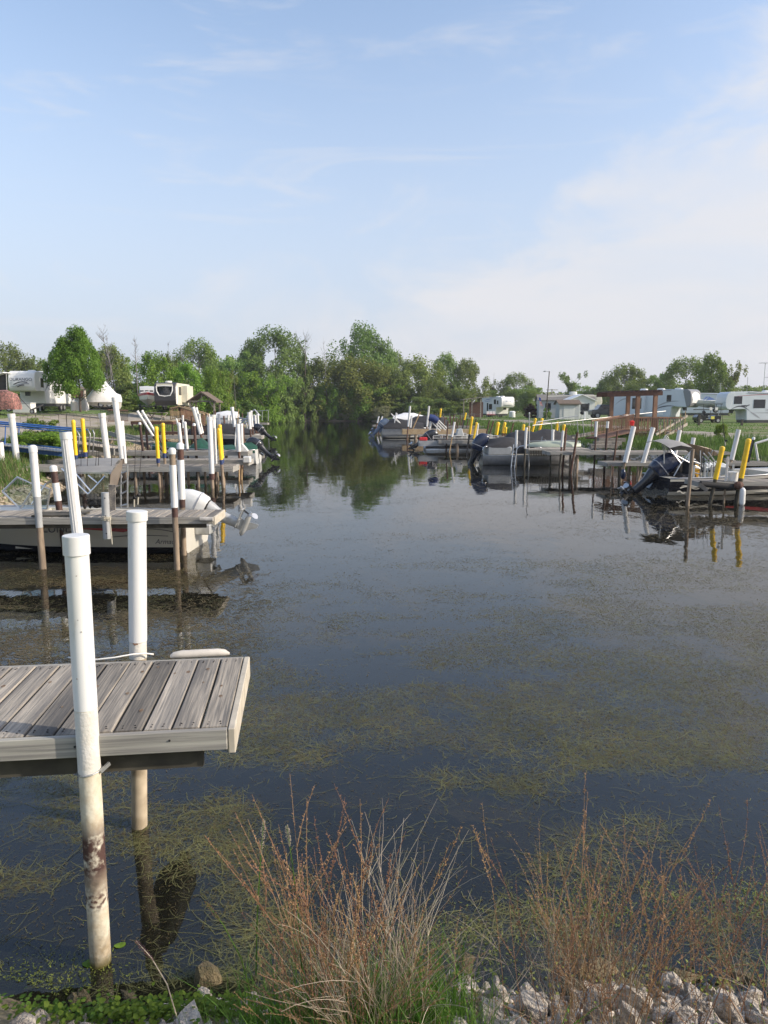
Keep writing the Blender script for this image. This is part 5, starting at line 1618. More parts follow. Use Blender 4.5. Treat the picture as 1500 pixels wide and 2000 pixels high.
# ---- right: aluminium bass boat with peaked black cover, bow to the right
st = S(944, 905, 37.6)
b4 = boat_root('silver aluminium boat with dark blue outboard beside the ladder', (st.x, 38.6, 0), R(0))
hull(b4, 5.3, 2.1, .52, ['alu', 'alu', 'alu', 'alu', 'alu_matt'], draft=.12, bowrise=.1)
MB().box(.25, 1.5, -.95, .95, .54, .98).build('console', M['alu_matt'], b4, bevel=.05)
outboard(b4, -.05, 0, .50, 22, 'motor_navy', 'motor_black', 1.45, -1)
cover(b4, [(.15, 1.05, .9), (.5, 1.35, .95), (1.2, 1.48, .95), (1.7, 1.42, .8), (2.1, 1.2, .5)], 2.0, 'canvas_black', z0=.98, drop=.05)
mb = MB(); mb.prism([(1.6, .60), (2.0, .95), (2.5, 1.02), (2.9, .85), (3.1, .60)], 'y', -.9, .2); mb.build('arched_pod', M['canvas_black'], b4, bevel=.02)
mb = MB(); mb.tube([(1.5, -.98, .6), (1.9, -.98, 1.0), (2.5, -.98, 1.10), (3.0, -.98, .95), (3.2, -.98, .6)], .03, 6)
mb.tube([(-.05, -.9, .5), (.0, -.9, .95), (.2, -.9, 1.0)], .03, 6); mb.tube([(2.9, -.9, .6), (3.1, -.9, 1.5), (3.4, -.9, 1.2), (3.5, -.9, .6)], .022, 6); mb.build('grab_rail', M['chrome'], b4, smooth=True)
# covered boat behind it
st = S(985, 868, 43); root = boat_root('boat hidden under a wide black tarp behind the ladder', (st.x, 43.5, 0), 0)
hull(root, 4.6, 2.2, .8, ['alu_matt'] * 5)
cover(root, [(-.1, 1.05, .9), (.3, 1.45, 1), (1.0, 1.7, 1), (1.9, 1.55, 1), (2.4, 1.75, 1), (3.2, 1.7, .9), (4.0, 1.35, .6), (4.5, 1.05, .2)], 2.4, 'canvas_black', z0=.95, drop=.25)
# overturned pale canoe
p = S(1033, 873, 35.2); root = boat_root('pale green canoe lying upside down on the dock beside the ladder', p, 0, 'canoe')
secs_ = []
for t in np.linspace(0, 1, 11):
    w_ = .42 * max(.04, math.sin(math.pi * min(1, t * .96 + .02))) ** .6
    h_ = .28 * (.65 + .35 * math.sin(math.pi * t)); secs_.append([(t * 2.55, w_ * math.cos(a), .02 + h_ * math.sin(a)) for a in np.linspace(math.pi, 0, 9)])
mat('canoe_green', (.42, .46, .36), .45, col2=(.36, .40, .31), scale=3)
mb = MB(); mb.loft(secs_, closed=True); mb.build('hull', M['canoe_green'], root, smooth=50)
MB().tube([(0, .0, .28), (1.27, .0, .33), (2.55, 0, .28)], .015, 6).build('keel', M['alu'], root)

# ---- pontoon boat with red tank
st = S(836, 868, 50.8); root = boat_root('pontoon boat with white rails, black side and red fuel tank', (st.x, 51.6, 0), R(2), 'pontoon boat')
for y in (-.85, .85): MB().tube([(x, y, .05) for x in (-.2, 0, 4.6, 5.1, 5.3)], [.2, .27, .27, .18, .05], 12).build('pontoon', M['alu'], root, smooth=40)
MB().box(-.1, 5.0, -1.15, 1.15, .36, .44).build('floor', M['alu_matt'], root)
MB().box(.3, 4.9, -1.16, -1.12, .52, .66).build('side_band', M['gel_black'], root); MB().box(.3, 4.9, -1.16, -1.12, .74, .86).build('side_band', M['gel_black'], root)
mb = MB()
for z in (.48, .70, .90, 1.06): mb.tube([(.3, -1.14, z), (4.9, -1.14, z)], .022, 5)
for x in np.linspace(.3, 4.9, 10): mb.tube([(x, -1.14, .44), (x, -1.14, 1.06)], .022, 5)
for x in np.linspace(.3, 4.9, 6): mb.tube([(x, 1.14, .44), (x, 1.14, 1.06)], .022, 5)
mb.tube([(.3, 1.14, 1.06), (4.9, 1.14, 1.06)], .022, 5); mb.build('railing', M['vinyl'], root)
mb = MB(); mb.box(2.0, 2.9, .2, 1.0, .44, 1.2); mb.box(3.3, 4.6, .3, 1.0, .44, .95); mb.build('seats', M['canvas_grey'], root, bevel=.05)
MB().prism([(2.05, 1.0), (2.6, 1.0), (2.45, 1.55), (2.15, 1.5)], 'y', -.4, .3).build('console', M['siding_grey'], root, bevel=.03)
mb = MB(); T_ = lambda x, y: toL(root, S(x, y, 51.5))
for a_, b_ in (((842, 823), (860, 842)), ((846, 821), (862, 838)), ((842, 823), (838, 846)), ((853, 822), (870, 840)), ((856, 820), (874, 838)), ((856, 822), (851, 846))): mb.tube([T_(*a_), T_(*b_)], .045, 6)
mb.build('bimini_frame', M['vinyl'], root)
MB().tube([T_(838, 815), T_(846, 817), T_(855, 823)], [.24, .28, .22], 10).build('bimini_roll', M['canvas_blue'], root, smooth=50)
outboard(root, -.1, -.2, .55, 52, 'motor_black', 'motor_black', 1.35, -1)
p = toL(root, S(826, 860, 50.4)); tk = MB().box(p.x - .27, p.x + .30, p.y - .15, p.y + .15, p.z - .02, p.z + .22).build('fuel_tank', M['red_plastic'], root, bevel=.05)
MB().tube([(p.x, p.y, p.z + .22), (p.x, p.y, p.z + .28)], .05, 8).build('filler_cap', M['rubber'], tk)
MB().box(p.x - .3, p.x + 1.5, p.y - .2, p.y + .35, .34, p.z - .03).build('swim_deck', M['alu_matt'], root)

# ---- grey aluminium boat with slate outboard
st = S(746, 857, 72); root = boat_root('grey aluminium boat with slate blue outboard and black cover, far right dock', (st.x, 72.6, 0), R(3))
hull(root, 5.0, 2.1, .95, ['alu', 'alu', 'alu_matt', 'alu', 'alu'], draft=.1, bowrise=.1)
cover(root, [(.1, 1.3, .95), (.8, 1.9, 1), (1.6, 2.0, 1), (2.8, 1.7, 1), (4.2, 1.5, .7)], 2.2, 'canvas_black', z0=1.1)
outboard(root, -.05, -.3, .85, 40, 'motor_grey', 'motor_grey', 1.5, -1)
outboard(root, -.05, .5, .85, 60, 'motor_grey', 'motor_grey', 1.1, -1)
mb = MB(); T_ = lambda x, y: toL(root, S(x, y, 72))
for a_, b_ in (((764, 808), (785, 830)), ((774, 806), (770, 830)), ((770, 818), (784, 829))): mb.tube([T_(*a_), T_(*b_)], .06, 6)
mb.build('lift_arm', M['vinyl'], root)
st = S(760, 838, 90); root = boat_root('white boat with blue trim on a lift at the far right docks', (st.x, 91, 0), R(2))

hull(root, 6.5, 2.2, 1.5, ['gel_white', 'gel_white', 'gel_white', 'gel_blue', 'gel_white'], draft=-.6, bowrise=.2)
cover(root, [(.5, 2.0, 1), (2, 2.4, .9), (3.2, 2.4, .9), (4.5, 2.0, .7)], 2.2, 'wrap_white', z0=1.7)
# second red/white far boat and dark covered long boats
st = S(795, 830, 88); root = boat_root('long dark tarp covered boat between the far white poles', (st.x, 87, 0), 0)
hull(root, 5.2, 2.2, .9, ['gel_black'] * 5)
cover(root, [(0, 1.5, .9), (1, 2.0, 1), (2.5, 2.1, 1), (4, 2.0, .9), (5, 1.5, .4)], 2.3, 'canvas_black', z0=1.1)
# black inflatable in front of the dock 5
st = S(942, 852, 53.0); root = boat_root('low black dinghy at the bank behind the two tall yellow posts', (st.x, 53, 0), R(4), 'dinghy')
for y in (-.55, .55): MB().tube([(0, y, .32), (.3, y, .34), (2.4, y, .36), (3.0, y * .6, .44), (3.25, 0, .48)], .20, 10).build('tube', M['rubber'], root, smooth=True)
MB().box(.1, 2.6, -.45, .45, .14, .20).build('floor', M['canvas_grey'], root)
MB().box(.05, .13, -.5, .5, .15, .55).build('transom', M['wood_dark'], root)

# ================================================================== ramps, decks, rails
def on_land(x, y): return land1(x, y)


def line_rail(root, pts, h, spacing, m_rail, m_bal, rw=.05, bw=.03, low=.12, part='baluster', mid=False, posts=None, pm=None):
    """railing following floor points pts"""
    pts = [Vector(p) for p in pts]
    up = Vector((0, 0, h))
    for a, b in zip(pts[:-1], pts[1:]):
        MB().bar(a + up, b + up, rw * 1.6, rw).build('top_rail', M[m_rail], root)
        if low: MB().bar(a + Vector((0, 0, low)), b + Vector((0, 0, low)), rw, rw).build('bottom_rail', M[m_rail], root)
        n = max(1, int((b - a).length / spacing))
        for i in range(n + 1):
            p = a + (b - a) * i / n
            big = posts and i % posts == 0
            w_ = bw * (2.2 if big else 1)
            MB().box(p.x - w_ / 2, p.x + w_ / 2, p.y - w_ / 2, p.y + w_ / 2, p.z - (.25 if big else 0) + (0 if big else low), p.z + h - rw / 2 - .002).build('rail_post' if big else part, M[(pm or m_bal) if big else m_bal], root)


# left weathered railing along the top of the bank
A_ = S(26, 836, 50); B_ = S(131, 838, 50); C_ = S(208, 840, 50)
root = thing('railing', 'weathered grey wooden railing with thin balusters beside the gravel road on the left', 'railing', (A_.x, A_.y, A_.z))
line_rail(root, [toL(root, A_), toL(root, B_)], 1.0, .50, 'old_wood', 'old_wood', .07, .035)
line_rail(root, [toL(root, B_), toL(root, C_)], 1.05, .50, 'old_wood', 'old_wood', .07, .035)
root = thing('railing', 'dark narrow railing running down to the docks left of the picnic table', 'railing', S(208, 822, 55))
a_, b_ = S(212, 826, 52), S(250, 825, 57)
line_rail(root, [toL(root, a_), toL(root, b_)], .95, .28, 'wood_brown', 'wood_dark', .06, .03)
# gangways
for lab, a_, b_, w_, h_ in (('grey wooden gangway sloping down behind the yellow posts', S(92, 846, 36), S(223, 876, 33), 1.2, .30),
                       ('short grey gangway sloping down from the railing', S(212, 842, 48), S(288, 864, 40), 1.2, .28)):
    root = thing('gangway', lab, 'gangway', b_)
    a2, b2 = toL(root, a_), toL(root, b_)
    for dy in (0, w_): MB().bar(a2 + Vector((0, dy, -h_ / 2)), b2 + Vector((0, dy, -h_ / 2)), .06, h_).build('side_beam', M['wood_side'], root)
    n = int((b2 - a2).length / .15); mb = MB()
    for i in range(n): p = a2 + (b2 - a2) * (i + .5) / n; mb.box(p.x - .066, p.x + .066, .04, w_ - .04, p.z - .03, p.z)
    mb.build('boards', M['old_wood'], root, kind='stuff')
    MB().tube([a2 + Vector((.1, .5, -h_)), a2 + Vector((-.2, .5, -1.2))], .09, 8).build('prop_leg', M['pole_wood'], root)
# blue gangway
root = thing('gangway', 'bright blue steel gangway with twin handrails sloping to the yellow posts', 'gangway', S(125, 893, 29))
T_ = lambda x, y, Y=29.5: toL(root, S(x, y, Y))
for dy in (0, 1.1):
    v = Vector((0, dy, 0))
    MB().bar(T_(-60, 866) + v, T_(128, 886) + v, .06, .26).build('side_beam', M['blue_paint'], root)
    MB().tube([T_(-60, 822) + v, T_(150, 841) + v], .035, 8).build('hand_rail', M['blue_paint'], root)
    MB().tube([T_(-60, 827) + v, T_(140, 844) + v], .022, 8).build('hand_rail', M['blue_paint'], root)
    MB().tube([T_(11, 831) + v, T_(9, 876) + v], .025, 6).build('stanchion', M['blue_paint'], root)
    MB().tube([T_(150, 841) + v, T_(155, 850) + v, T_(152, 890) + v], .03, 8).build('end_hoop', M['steel_galv'], root, smooth=True)
    MB().tube([T_(160, 841) + v, T_(163, 850) + v, T_(160, 890) + v], .03, 8).build('end_hoop', M['steel_galv'], root, smooth=True)
MB().bar(T_(146, 890) + Vector((0, -.1, 0)), T_(172, 888) + Vector((0, -.1, 0)), .2, .14).build('foot_plate', M['navy_plastic'], root)
mb = MB(); a2, b2 = T_(-60, 866), T_(128, 886)
for i in range(30): p = a2 + (b2 - a2) * (i + .5) / 30; mb.box(p.x - .07, p.x + .07, .04, 1.06, p.z + .09, p.z + .12)
mb.build('boards', M['steel_galv'], root, kind='stuff')

# picnic deck + table, brown stair railing
p = S(255, 822, 62); root = thing('deck', 'brown wooden deck on posts carrying the picnic table', 'deck', p)
x1 = toL(root, S(338, 822, 62)).x
MB().box(0, x1, 0, 3, -.30, -.06).build('frame', M['wood_brown'], root)
mb = MB()
for i in range(int(x1 / .15)): mb.box(i * .15, i * .15 + .14, -.03, 3.03, -.055, -.015)
mb.build('decking', M['wood_tan'], root, kind='stuff')
for x in (.1, x1 / 2, x1 - .1):
    for y in (.1, 2.9): MB().box(x - .06, x + .06, y - .06, y + .06, -1.5, -.30).build('leg', M['wood_dark'], root)
p = S(308, 822, 63.5); root = thing('picnic_table', 'wooden picnic table with crossed legs on the left bank deck', 'picnic table', (p.x, p.y, p.z - .0))
for i in range(5): MB().box(-.80, .80, -.38 + i * .155, -.24 + i * .155, .70, .74).build('table_board', M['old_wood'], root)
for y in (-.75, .62): MB().box(-.80, .80, y, y + .13, .40, .44).build('bench', M['old_wood'], root)
for x in (-.55, .55):
    MB().bar((x - .28, -.3, .0), (x + .28, .3, .70), .09, .05).build('leg', M['old_wood'], root); MB().bar((x + .28, -.34, .0), (x - .28, .26, .70), .09, .05).build('leg', M['old_wood'], root)
    MB().bar((x, -.75, .37), (x, .75, .37), .04, .10).build('cross_beam', M['old_wood'], root)
root = thing('stair_railing', 'warm brown wooden stair railing going down to the left docks', 'railing', S(400, 842, 57))
q = [toL(root, S(333, 822, 60)), toL(root, S(352, 818, 60)), toL(root, S(400, 834, 57))]
line_rail(root, [q[0], q[1]], 1.05, .16, 'wood_tan', 'wood_tan', .08, .05); line_rail(root, [q[1], q[2]], 1.0, .18, 'wood_tan', 'wood_red', .08, .05)
line_rail(root, [q[1] + Vector((0, 1.3, 0)), q[2] + Vector((0, 1.3, 0))], 1.0, .25, 'wood_tan', 'wood_red', .08, .05)
a2, b2 = q[1], q[2]
for dy in (0, 1.3): MB().bar(a2 + Vector((0, dy, -.18)), b2 + Vector((0, dy, -.18)), .06, .3).build('side_beam', M['wood_brown'], root)
# gazebo left
p = S(401, 808, 86); gz = on_land(p.x, p.y); root = thing('gazebo', 'old dark gabled wooden shelter before the left trees', 'shelter', (p.x, p.y, gz))
hw = PW(23, 86); eh = (S(401, 783, 86).z - gz); ph = (S(401, 765, 86).z - gz)
for x in (-hw, hw):
    for y in (-1.4, 1.4): MB().box(x - .09, x + .09, y - .09, y + .09, -.2, eh).build('post', M['old_wood'], root)
for sg in (-1, 1): MB().prism([(0, ph), (sg * (hw + .35), eh - .1), (sg * (hw + .35), eh - .22), (0, ph - .15)], 'y', -1.8, 1.8).build('roof', M['shingle_brown'], root)
for y in (-1.5, 1.5):
    MB().bar((-hw, y, eh - .05), (hw, y, eh - .05), .08, .16).build('beam', M['old_wood'], root); MB().bar((0, y, eh), (0, y, ph - .15), .10, .10).build('king_post', M['old_wood'], root)
    for sg in (-1, 1): MB().bar((sg * hw, y, eh - .9), (sg * hw * .6, y, eh - .1), .07, .07).build('brace', M['old_wood'], root)

# right: red deck with pergola
YP = 48
T0 = S(1250, 838, YP); root = thing('pergola_deck', 'reddish wooden stair deck with pergola roof on four posts at the right bank', 'deck', T0)
T_ = lambda x, y, Y=YP: toL(root, S(x, y, Y))
for x, Y_ in ((1194, YP + 2.2), (1226, YP + 2.2), (1245, YP), (1279, YP)):
    p = T_(x, 800, Y_); MB().box(p.x - .12, p.x + .12, p.y - .12, p.y + .12, T_(x, 846).z, T_(x, 772).z).build('post', M['wood_tan' if False else 'wood_red'], root)
a2, b2 = T_(1186, 771), T_(1293, 768)
MB().bar(a2 + Vector((0, -.1, 0)), b2 + Vector((0, -.1, 0)), .08, .28).build('roof_beam', M['wood_brown'], root); MB().bar(a2 + Vector((0, 2.4, .02)), b2 + Vector((0, 2.4, .02)), .08, .28).build('roof_beam', M['wood_brown'], root)
for i in range(12): p = a2 + (b2 - a2) * (i + .5) / 12; MB().bar(p + Vector((0, -.3, .19)), p + Vector((0, 2.6, .19)), .05, .09).build('rafter', M['wood_brown'], root)
fl = T_(1238, 845).z
q0, q1 = T_(1238, 845), T_(1331, 845)
MB().box(q0.x, q1.x, -.1, 2.6, fl - .35, fl - .02).build('platform', M['wood_brown'], root)
hh = T_(1260, 816).z - fl
line_rail(root, [q0 + Vector((0, -.12, 0)), T_(1281, 845) + Vector((0, -.12, 0))], hh, .13, 'wood_red', 'wood_red', .07, .05)
line_rail(root, [T_(1284, 845) + Vector((0, -.12, 0)), q1 + Vector((0, -.12, 0))], hh, .16, 'wood_red', 'old_wood', .07, .05)
line_rail(root, [q0 + Vector((0, 2.5, 0)), q1 + Vector((0, 2.5, 0))], hh, .22, 'wood_red', 'wood_red', .07, .05)
# sloping ramp railing
r0, r1 = T_(1166, 853, 44), T_(1236, 838, YP - .3)
line_rail(root, [r0, r1], .95, .20, 'wood_brown', 'wood_red', .06, .05); line_rail(root, [r0 + Vector((0, 1.3, 0)), r1 + Vector((0, 1.3, 0))], .95, .40, 'wood_red', 'wood_red', .06, .04)
MB().bar(r0 + Vector((0, .65, -.12)), r1 + Vector((0, .65, -.12)), 1.2, .08).build('ramp_floor', M['wood_brown'], root)
MB().bar(T_(1281, 849, 46.5), T_(1342, 812, 49), .08, .14).build('stair_rail', M['old_wood'], root)
MB().bar(T_(1283, 862, 46.5), T_(1342, 828, 49), .08, .18).build('stair_stringer', M['old_wood'], root)
for k in range(6): p = T_(1283, 862, 46.5); p2 = T_(1342, 828, 49); q = p + (p2 - p) * (k + .5) / 6; MB().bar(q, q + Vector((0, 0, .95)), .05, .05).build('stair_post', M['plank_tan'], root)
for x in (1240, 1262, 1290, 1325): p = T_(x, 850); MB().box(p.x - .09, p.x + .09, .1, .28, p.z - 1.2, fl - .35).build('leg', M['wood_dark'], root)
mb = MB(); p = T_(1232, 826, 47.5); mb.loft([[(p.x + q[0], p.y + q[1], p.z + z) for q in rrect(0, 0, a_, b_, 10)] for z, a_, b_ in ((-.18, .2, .12), (.1, .24, .15), (.16, .15, .1))]); mb.build('life_vest', M['red_plastic'], root, smooth=40)
# planks at foot (steps)
mb = thing('dock_steps', 'stacked grey timber steps at the foot of the red ramp', 'steps', S(1170, 872, 43))
for k in range(3): q = toL(mb, S(1155 + k * 8, 868 - k * 6, 42.5 + k * .5)); MB().box(q.x, q.x + 1.6, q.y, q.y + .5, q.z - .22, q.z).build('step', M['old_wood'], mb)
# long ramp handrails right centre
root = thing('gangway', 'long grey gangway with slender handrails rising to the right bank', 'gangway', S(1090, 862, 44))
T_ = lambda x, y, Y=45: toL(root, S(x, y, Y))
for Y_ in (44.5, 46):
    MB().tube([T_(1040, 831, Y_), T_(1300, 803, Y_ + 6)], .03, 6).build('hand_rail', M['steel_galv'], root)
    MB().bar(T_(1075, 861, Y_), T_(1165, 845, Y_ + 2), .06, .22).build('side_beam', M['wood_side'], root)
    for x, y0, y1 in ((1078, 826, 860), (1092, 825, 858), (1128, 822, 852), (1139, 821, 850)): MB().tube([T_(x - 1, y0, Y_ + .5), T_(x + 2, y1, Y_ + .5)], .025, 6).build('stanchion', M['steel_galv'], root)
MB().tube([T_(1050, 824, 46), T_(1128, 812, 50)], .03, 6).build('hand_rail', M['alu'], root)
# low fence along the far right bank
root = thing('rail_fence', 'low wire fence with thin posts on the far right bank', 'fence', S(880, 812, 110))
mb = MB()
for i in range(9): p = toL(root, S(842 + i * 12, 812, 112 - i)); MB().box(p.x - .05, p.x + .05, p.y - .05, p.y + .05, p.z - .9, p.z + .35).build('post', M['old_wood'], root)
MB().tube([toL(root, S(842, 809, 112)), toL(root, S(938, 809, 104))], .035, 5).build('rail', M['old_wood'], root)

# ================================================================== campers
def swoosh(parent, pts, w, m, y, name='decal'):
    mb = MB()
    n = len(pts)
    for i in range(n - 1):
        wa = w * math.sin(math.pi * (i + .2) / (n - .6)) + .01; wb = w * math.sin(math.pi * (i + 1.2) / (n - .6)) + .01 if i < n - 2 else .01
        a, b = pts[i], pts[i + 1]
        if y is not None:
            mb.add([(a[0], y, a[1] - wa / 2), (b[0], y, b[1] - wb / 2), (b[0], y, b[1] + wb / 2), (a[0], y, a[1] + wa / 2)], [(0, 1, 2, 3)])
    return mb.build(name, M[m], parent, fix=False)


def curve2(p0, p1, sag, n=9):
    return [(p0[0] + (p1[0] - p0[0]) * t, p0[1] + (p1[1] - p0[1]) * t + sag * math.sin(math.pi * t)) for t in np.linspace(0, 1, n)]


def wheel(parent, x, y, r=.36, w=.22):
    t = MB().tube([(x, y - w / 2, r), (x, y + w / 2, r)], r, 18).build('wheel', M['rubber'], parent, smooth=40)
    MB().tube([(x, y - w / 2 - .012, r), (x, y + w / 2 + .012, r)], r * .58, 14).build('rim', M['steel_galv'], t, smooth=40)


def window(parent, x0, x1, z0, z1, y, sgn=-1, m='glass_dark'):
    f = MB().box(x0 - .04, x1 + .04, min(y, y + sgn * .02), max(y, y + sgn * .02), z0 - .04, z1 + .04).build('window', M['rv_dark'], parent, bevel=.008)
    MB().box(x0, x1, min(y + sgn * .018, y + sgn * .03), max(y + sgn * .018, y + sgn * .03), z0, z1).build('pane', M[m], f)


def fifth_wheel(label, loc, rz, L=10.0, H=3.75, body='rv_white', nose='rv_white', side=-1, windows=(), door=None, mid_nose=None, sw=(), acs=(3.0, 6.5), slide=None, name='fifth_wheel_camper'):
    """tail at local x=0, nose at x=L. width 2.45 centred on y. side=-1 shows local -y"""
    root = thing(name, label, 'camper', loc, rz, 'campers parked on the banks')
    W2 = 1.22; fl = .75; nb = 1.95; gx_ = L - 2.4
    prof = [(0, fl), (gx_, fl), (gx_ + .08, nb - .12), (gx_ + .25, nb), (L - .55, nb - .05)]
    nosep = [(L - .22, nb + .02), (L - .04, nb + .30), (L, nb + .8), (L - .05, H - .65), (L - .16, H - .25), (L - .5, H - .03)]
    roof = [(gx_ - .4, H), (gx_ - 2.0, H - .08), (.15, H - .14), (0, H - .25)]
    poly = prof + nosep + roof
    MB().prism(poly, 'y', -W2, W2).build('body', M[body], root, bevel=.05)
    # nose cap as a proud shell
    npoly = [(L - .50, nb - .08)] + [(p[0] + .03, p[1]) for p in nosep] + [(L - .95, H - .02)]
    inner = [(L - 1.0, H - .3), (L - .62, nb + .3)]
    MB().prism(npoly + inner, 'y', -W2 - .025, W2 + .025).build('nose_cap', M[nose], root, bevel=.05)
    if mid_nose:
        a, b = nosep[2], nosep[4]
        mb = MB(); mb.loft([[(p[0] + .05 + .12 * (1 - (yy / .95) ** 2), yy, p[1]) for p in ((L - .02, nb + .42), (L + .02, nb + .85), (L - .08, H - .65), (L - .30, H - .30))] for yy in np.linspace(-.95, .95, 9)], closed=False, cap0=False, cap1=False)
        mb.build('nose_panel', M[mid_nose], root, smooth=True)
    s = side
    for (x0, x1, z0, z1) in windows: window(root, x0, x1, z0, z1, s * W2, s)
    if door:
        x0 = door; d = MB().box(x0, x0 + .70, min(s * W2, s * (W2 + .04)), max(s * W2, s * (W2 + .04)), fl + .15, fl + 2.05).build('door', M['rv_white'], root, bevel=.02)
        MB().box(x0 + .12, x0 + .58, min(s * (W2 + .03), s * (W2 + .05)), max(s * (W2 + .03), s * (W2 + .05)), fl + 1.2, fl + 1.85).build('door_window', M['decal_grey'], d)
    if slide:
        x0, x1, z0, z1 = slide; sb = MB().box(x0, x1, min(s * W2, s * (W2 + .55)), max(s * W2, s * (W2 + .55)), z0, z1).build('slide_out', M['rv_mid' if False else body], root, bevel=.03)
        MB().box(x0 + .3, x1 - .3, min(s * (W2 + .54), s * (W2 + .565)), max(s * (W2 + .54), s * (W2 + .565)), z0 + .7, z1 - .3).build('pane', M['glass_dark'], sb)
    for p0, p1, sag, w_, m in sw: swoosh(root, curve2(p0, p1, sag), w_, m, s * (W2 + .06 if False else W2 + .008))
    MB().box(.2, gx_ - .1, -W2 + .05, W2 - .05, fl - .28, fl).build('chassis', M['rv_dark'], root)
    for x in (2.6, 3.5):
        for y in (-W2 + .12, W2 - .12): wheel(root, x, y)
    for x in acs:
        mb = MB(); mb.loft([[(x + p[0], p[1], z) for p in rrect(0, 0, a_, b_, 12)] for z, a_, b_ in ((H - .20, .48, .34), (H + .05, .48, .34), (H + .14, .40, .28), (H + .16, .2, .15))]); mb.build('roof_unit', M['rv_white'], root, smooth=40)
    for y in (-.5, .5): MB().box(gx_ - .35, gx_ - .25, y - .05, y + .05, 0, fl).build('landing_leg', M['steel_galv'], root)
    MB().prism([(gx_ + .9, nb - .02), (gx_ + 1.3, nb - .02), (gx_ + 1.3, nb - .45), (gx_ + 1.05, nb - .45)], 'y', -.2, .2).build('hitch', M['rv_dark'], root)
    MB().bar((.05, s * W2 - s * .02, H - .33), (gx_, s * (W2 + .03), H - .10), .05, .07).build('gutter', M['decal_grey'], root)
    return root


# left: white one with DURANGO on the nose
tx, ty = S(48, 800, 70).x, 70
zl = on_land(-36, 72)
zq = S(60, 803, 70).z
c_ = S(46, 800, 70)
az = R(-86)
nx_, ny_ = math.cos(az), math.sin(az)       # nose direction
L_rv = 10.0
rv1 = fifth_wheel('large white fifth wheel camper reading DURANGO on its nose at the left', (c_.x - nx_ * L_rv, 70 - ny_ * L_rv, zq), az, L_rv, 3.9, side=1,
                  windows=[(7.9, 8.55, 2.35, 3.2)], door=4.6, mid_nose='rv_white',
                  sw=[((6.2, 2.5), (7.6, 1.9), .35, .20, 'decal_dark'), ((.6, 1.3), (3.8, 2.3), .35, .16, 'decal_dark'), ((5.6, 2.2), (7.4, 2.7), -.25, .12, 'decal_grey'), ((.5, 3.0), (3.6, 3.05), .1, .06, 'decal_grey'), ((5.6, 1.2), (6.6, 1.9), .3, .1, 'decal_grey')], acs=(2.6, 5.2, 7.4))
rv1['label'] = 'large white camper lettered DURANGO on its nose at the left edge'
Mt = Matrix.Translation((L_rv + .16, 0, 3.02)) @ Matrix.Rotation(R(-6), 4, 'Y') @ Matrix.Rotation(R(90), 4, 'Z') @ UPX
text_part('DURANGO', rv1, .42, Mt, M['decal_dark'])
for k, (p0, p1, sg) in enumerate((((-.7, 2.55), (.6, 2.75), .14), ((-.5, 2.42), (.75, 2.62), .10), ((-.35, 2.32), (.3, 2.5), .06))):
    mb = MB(); q = curve2(p0, p1, sg)
    for a, b in zip(q[:-1], q[1:]): mb.bar((L_rv + .19 - .05 * a[0] ** 2, a[0], a[1]), (L_rv + .19 - .05 * b[0] ** 2, b[0], b[1]), .01, .09)
    mb.build('decal', M['decal_dark' if k != 1 else 'decal_grey'], rv1)
# black awning, covered machine, tank, box
p = S(8, 800, 66); root = thing('awning', 'black shade awning sticking in at the left edge beside the big camper', 'awning', (p.x, 66, zq))
T_ = lambda x, y, Y=66: toL(root, S(x, y, Y))
mb = MB(); mb.add([T_(-30, 745), T_(15, 728), T_(15, 736) , T_(16, 762), T_(-30, 770)], [(0, 1, 2, 3, 4)]); mb.build('side_cloth', M['canvas_black'], root, fix=False)
MB().bar(T_(-30, 744), T_(14, 728), 1.5, .08).build('roof_cloth', M['wrap_white'], root)
for x in (-20, 12): MB().tube([T_(x, 730), T_(x + 3, 808)], .04, 6).build('pole', M['steel_galv'], root)
p = S(10, 803, 62); gz = S(10, 804, 62).z; root = thing('covered_buggy', 'small buggy under a pinkish camouflage cover at the left edge', 'covered vehicle', (p.x, 62, gz))
k_ = PW(1, 62)
mb = MB(); mb.loft([[(x, -.7 * f, .18), (x, -.75 * f, h * .6), (x, -.5 * f, h * .95), (x, 0, h), (x, .5 * f, h * .95), (x, .75 * f, h * .6), (x, .7 * f, .18)] for x, h, f in ((-2.2, 1.7, .9), (-1.2, 1.8, 1), (.3, 1.85, 1), (.9, 1.6, 1), (1.1, 1.1, .95), (1.16, .6, .9))], closed=False); mb.build('cover', M['camo_red'], root, smooth=50)
for x in (-.2, .7): wheel(root, x, -.6, .25, .18)
p = S(146, 802, 73); gz = p.z; root = thing('propane_tank', 'white upright propane tank beside the maple tree', 'tank', p)
MB().tube([(0, 0, z) for z in (0, .05, .9, 1.0, 1.05)], [.32, .36, .36, .26, .1], 16).build('cylinder', M['tank_white'], root, smooth=40); MB().tube([(0, 0, 1.03), (0, 0, 1.15)], .1, 8).build('valve_collar', M['tank_white'], root)
p = S(160, 802, 74.5); root = thing('utility_box', 'white low cargo box between the propane tank and the maple trunk', 'box', p)
MB().box(-.75, .6, -.4, .4, 0, 1.15).build('body', M['rv_white'], root, bevel=.03); MB().box(-.8, .65, -.45, .45, 1.155, 1.22).build('lid', M['trim_white'], root, bevel=.02)
p = S(155, 803, 78); root = thing('wooden_stand', 'grey wooden stand behind the white box beside the maple', 'stand', (p.x, 78, p.z))
MB().box(-1.1, 1.0, -.3, .3, 2.35, 2.6).build('top_shelf', M['old_wood'], root); MB().box(-.7, -.55, -.2, .2, 0, 2.35).build('leg', M['old_wood'], root); MB().box(.6, .75, -.2, .2, 0, 2.35).build('leg', M['old_wood'], root); MB().box(-.5, .55, -.25, .25, 1.5, 2.2).build('crate', M['wood_brown'], root)
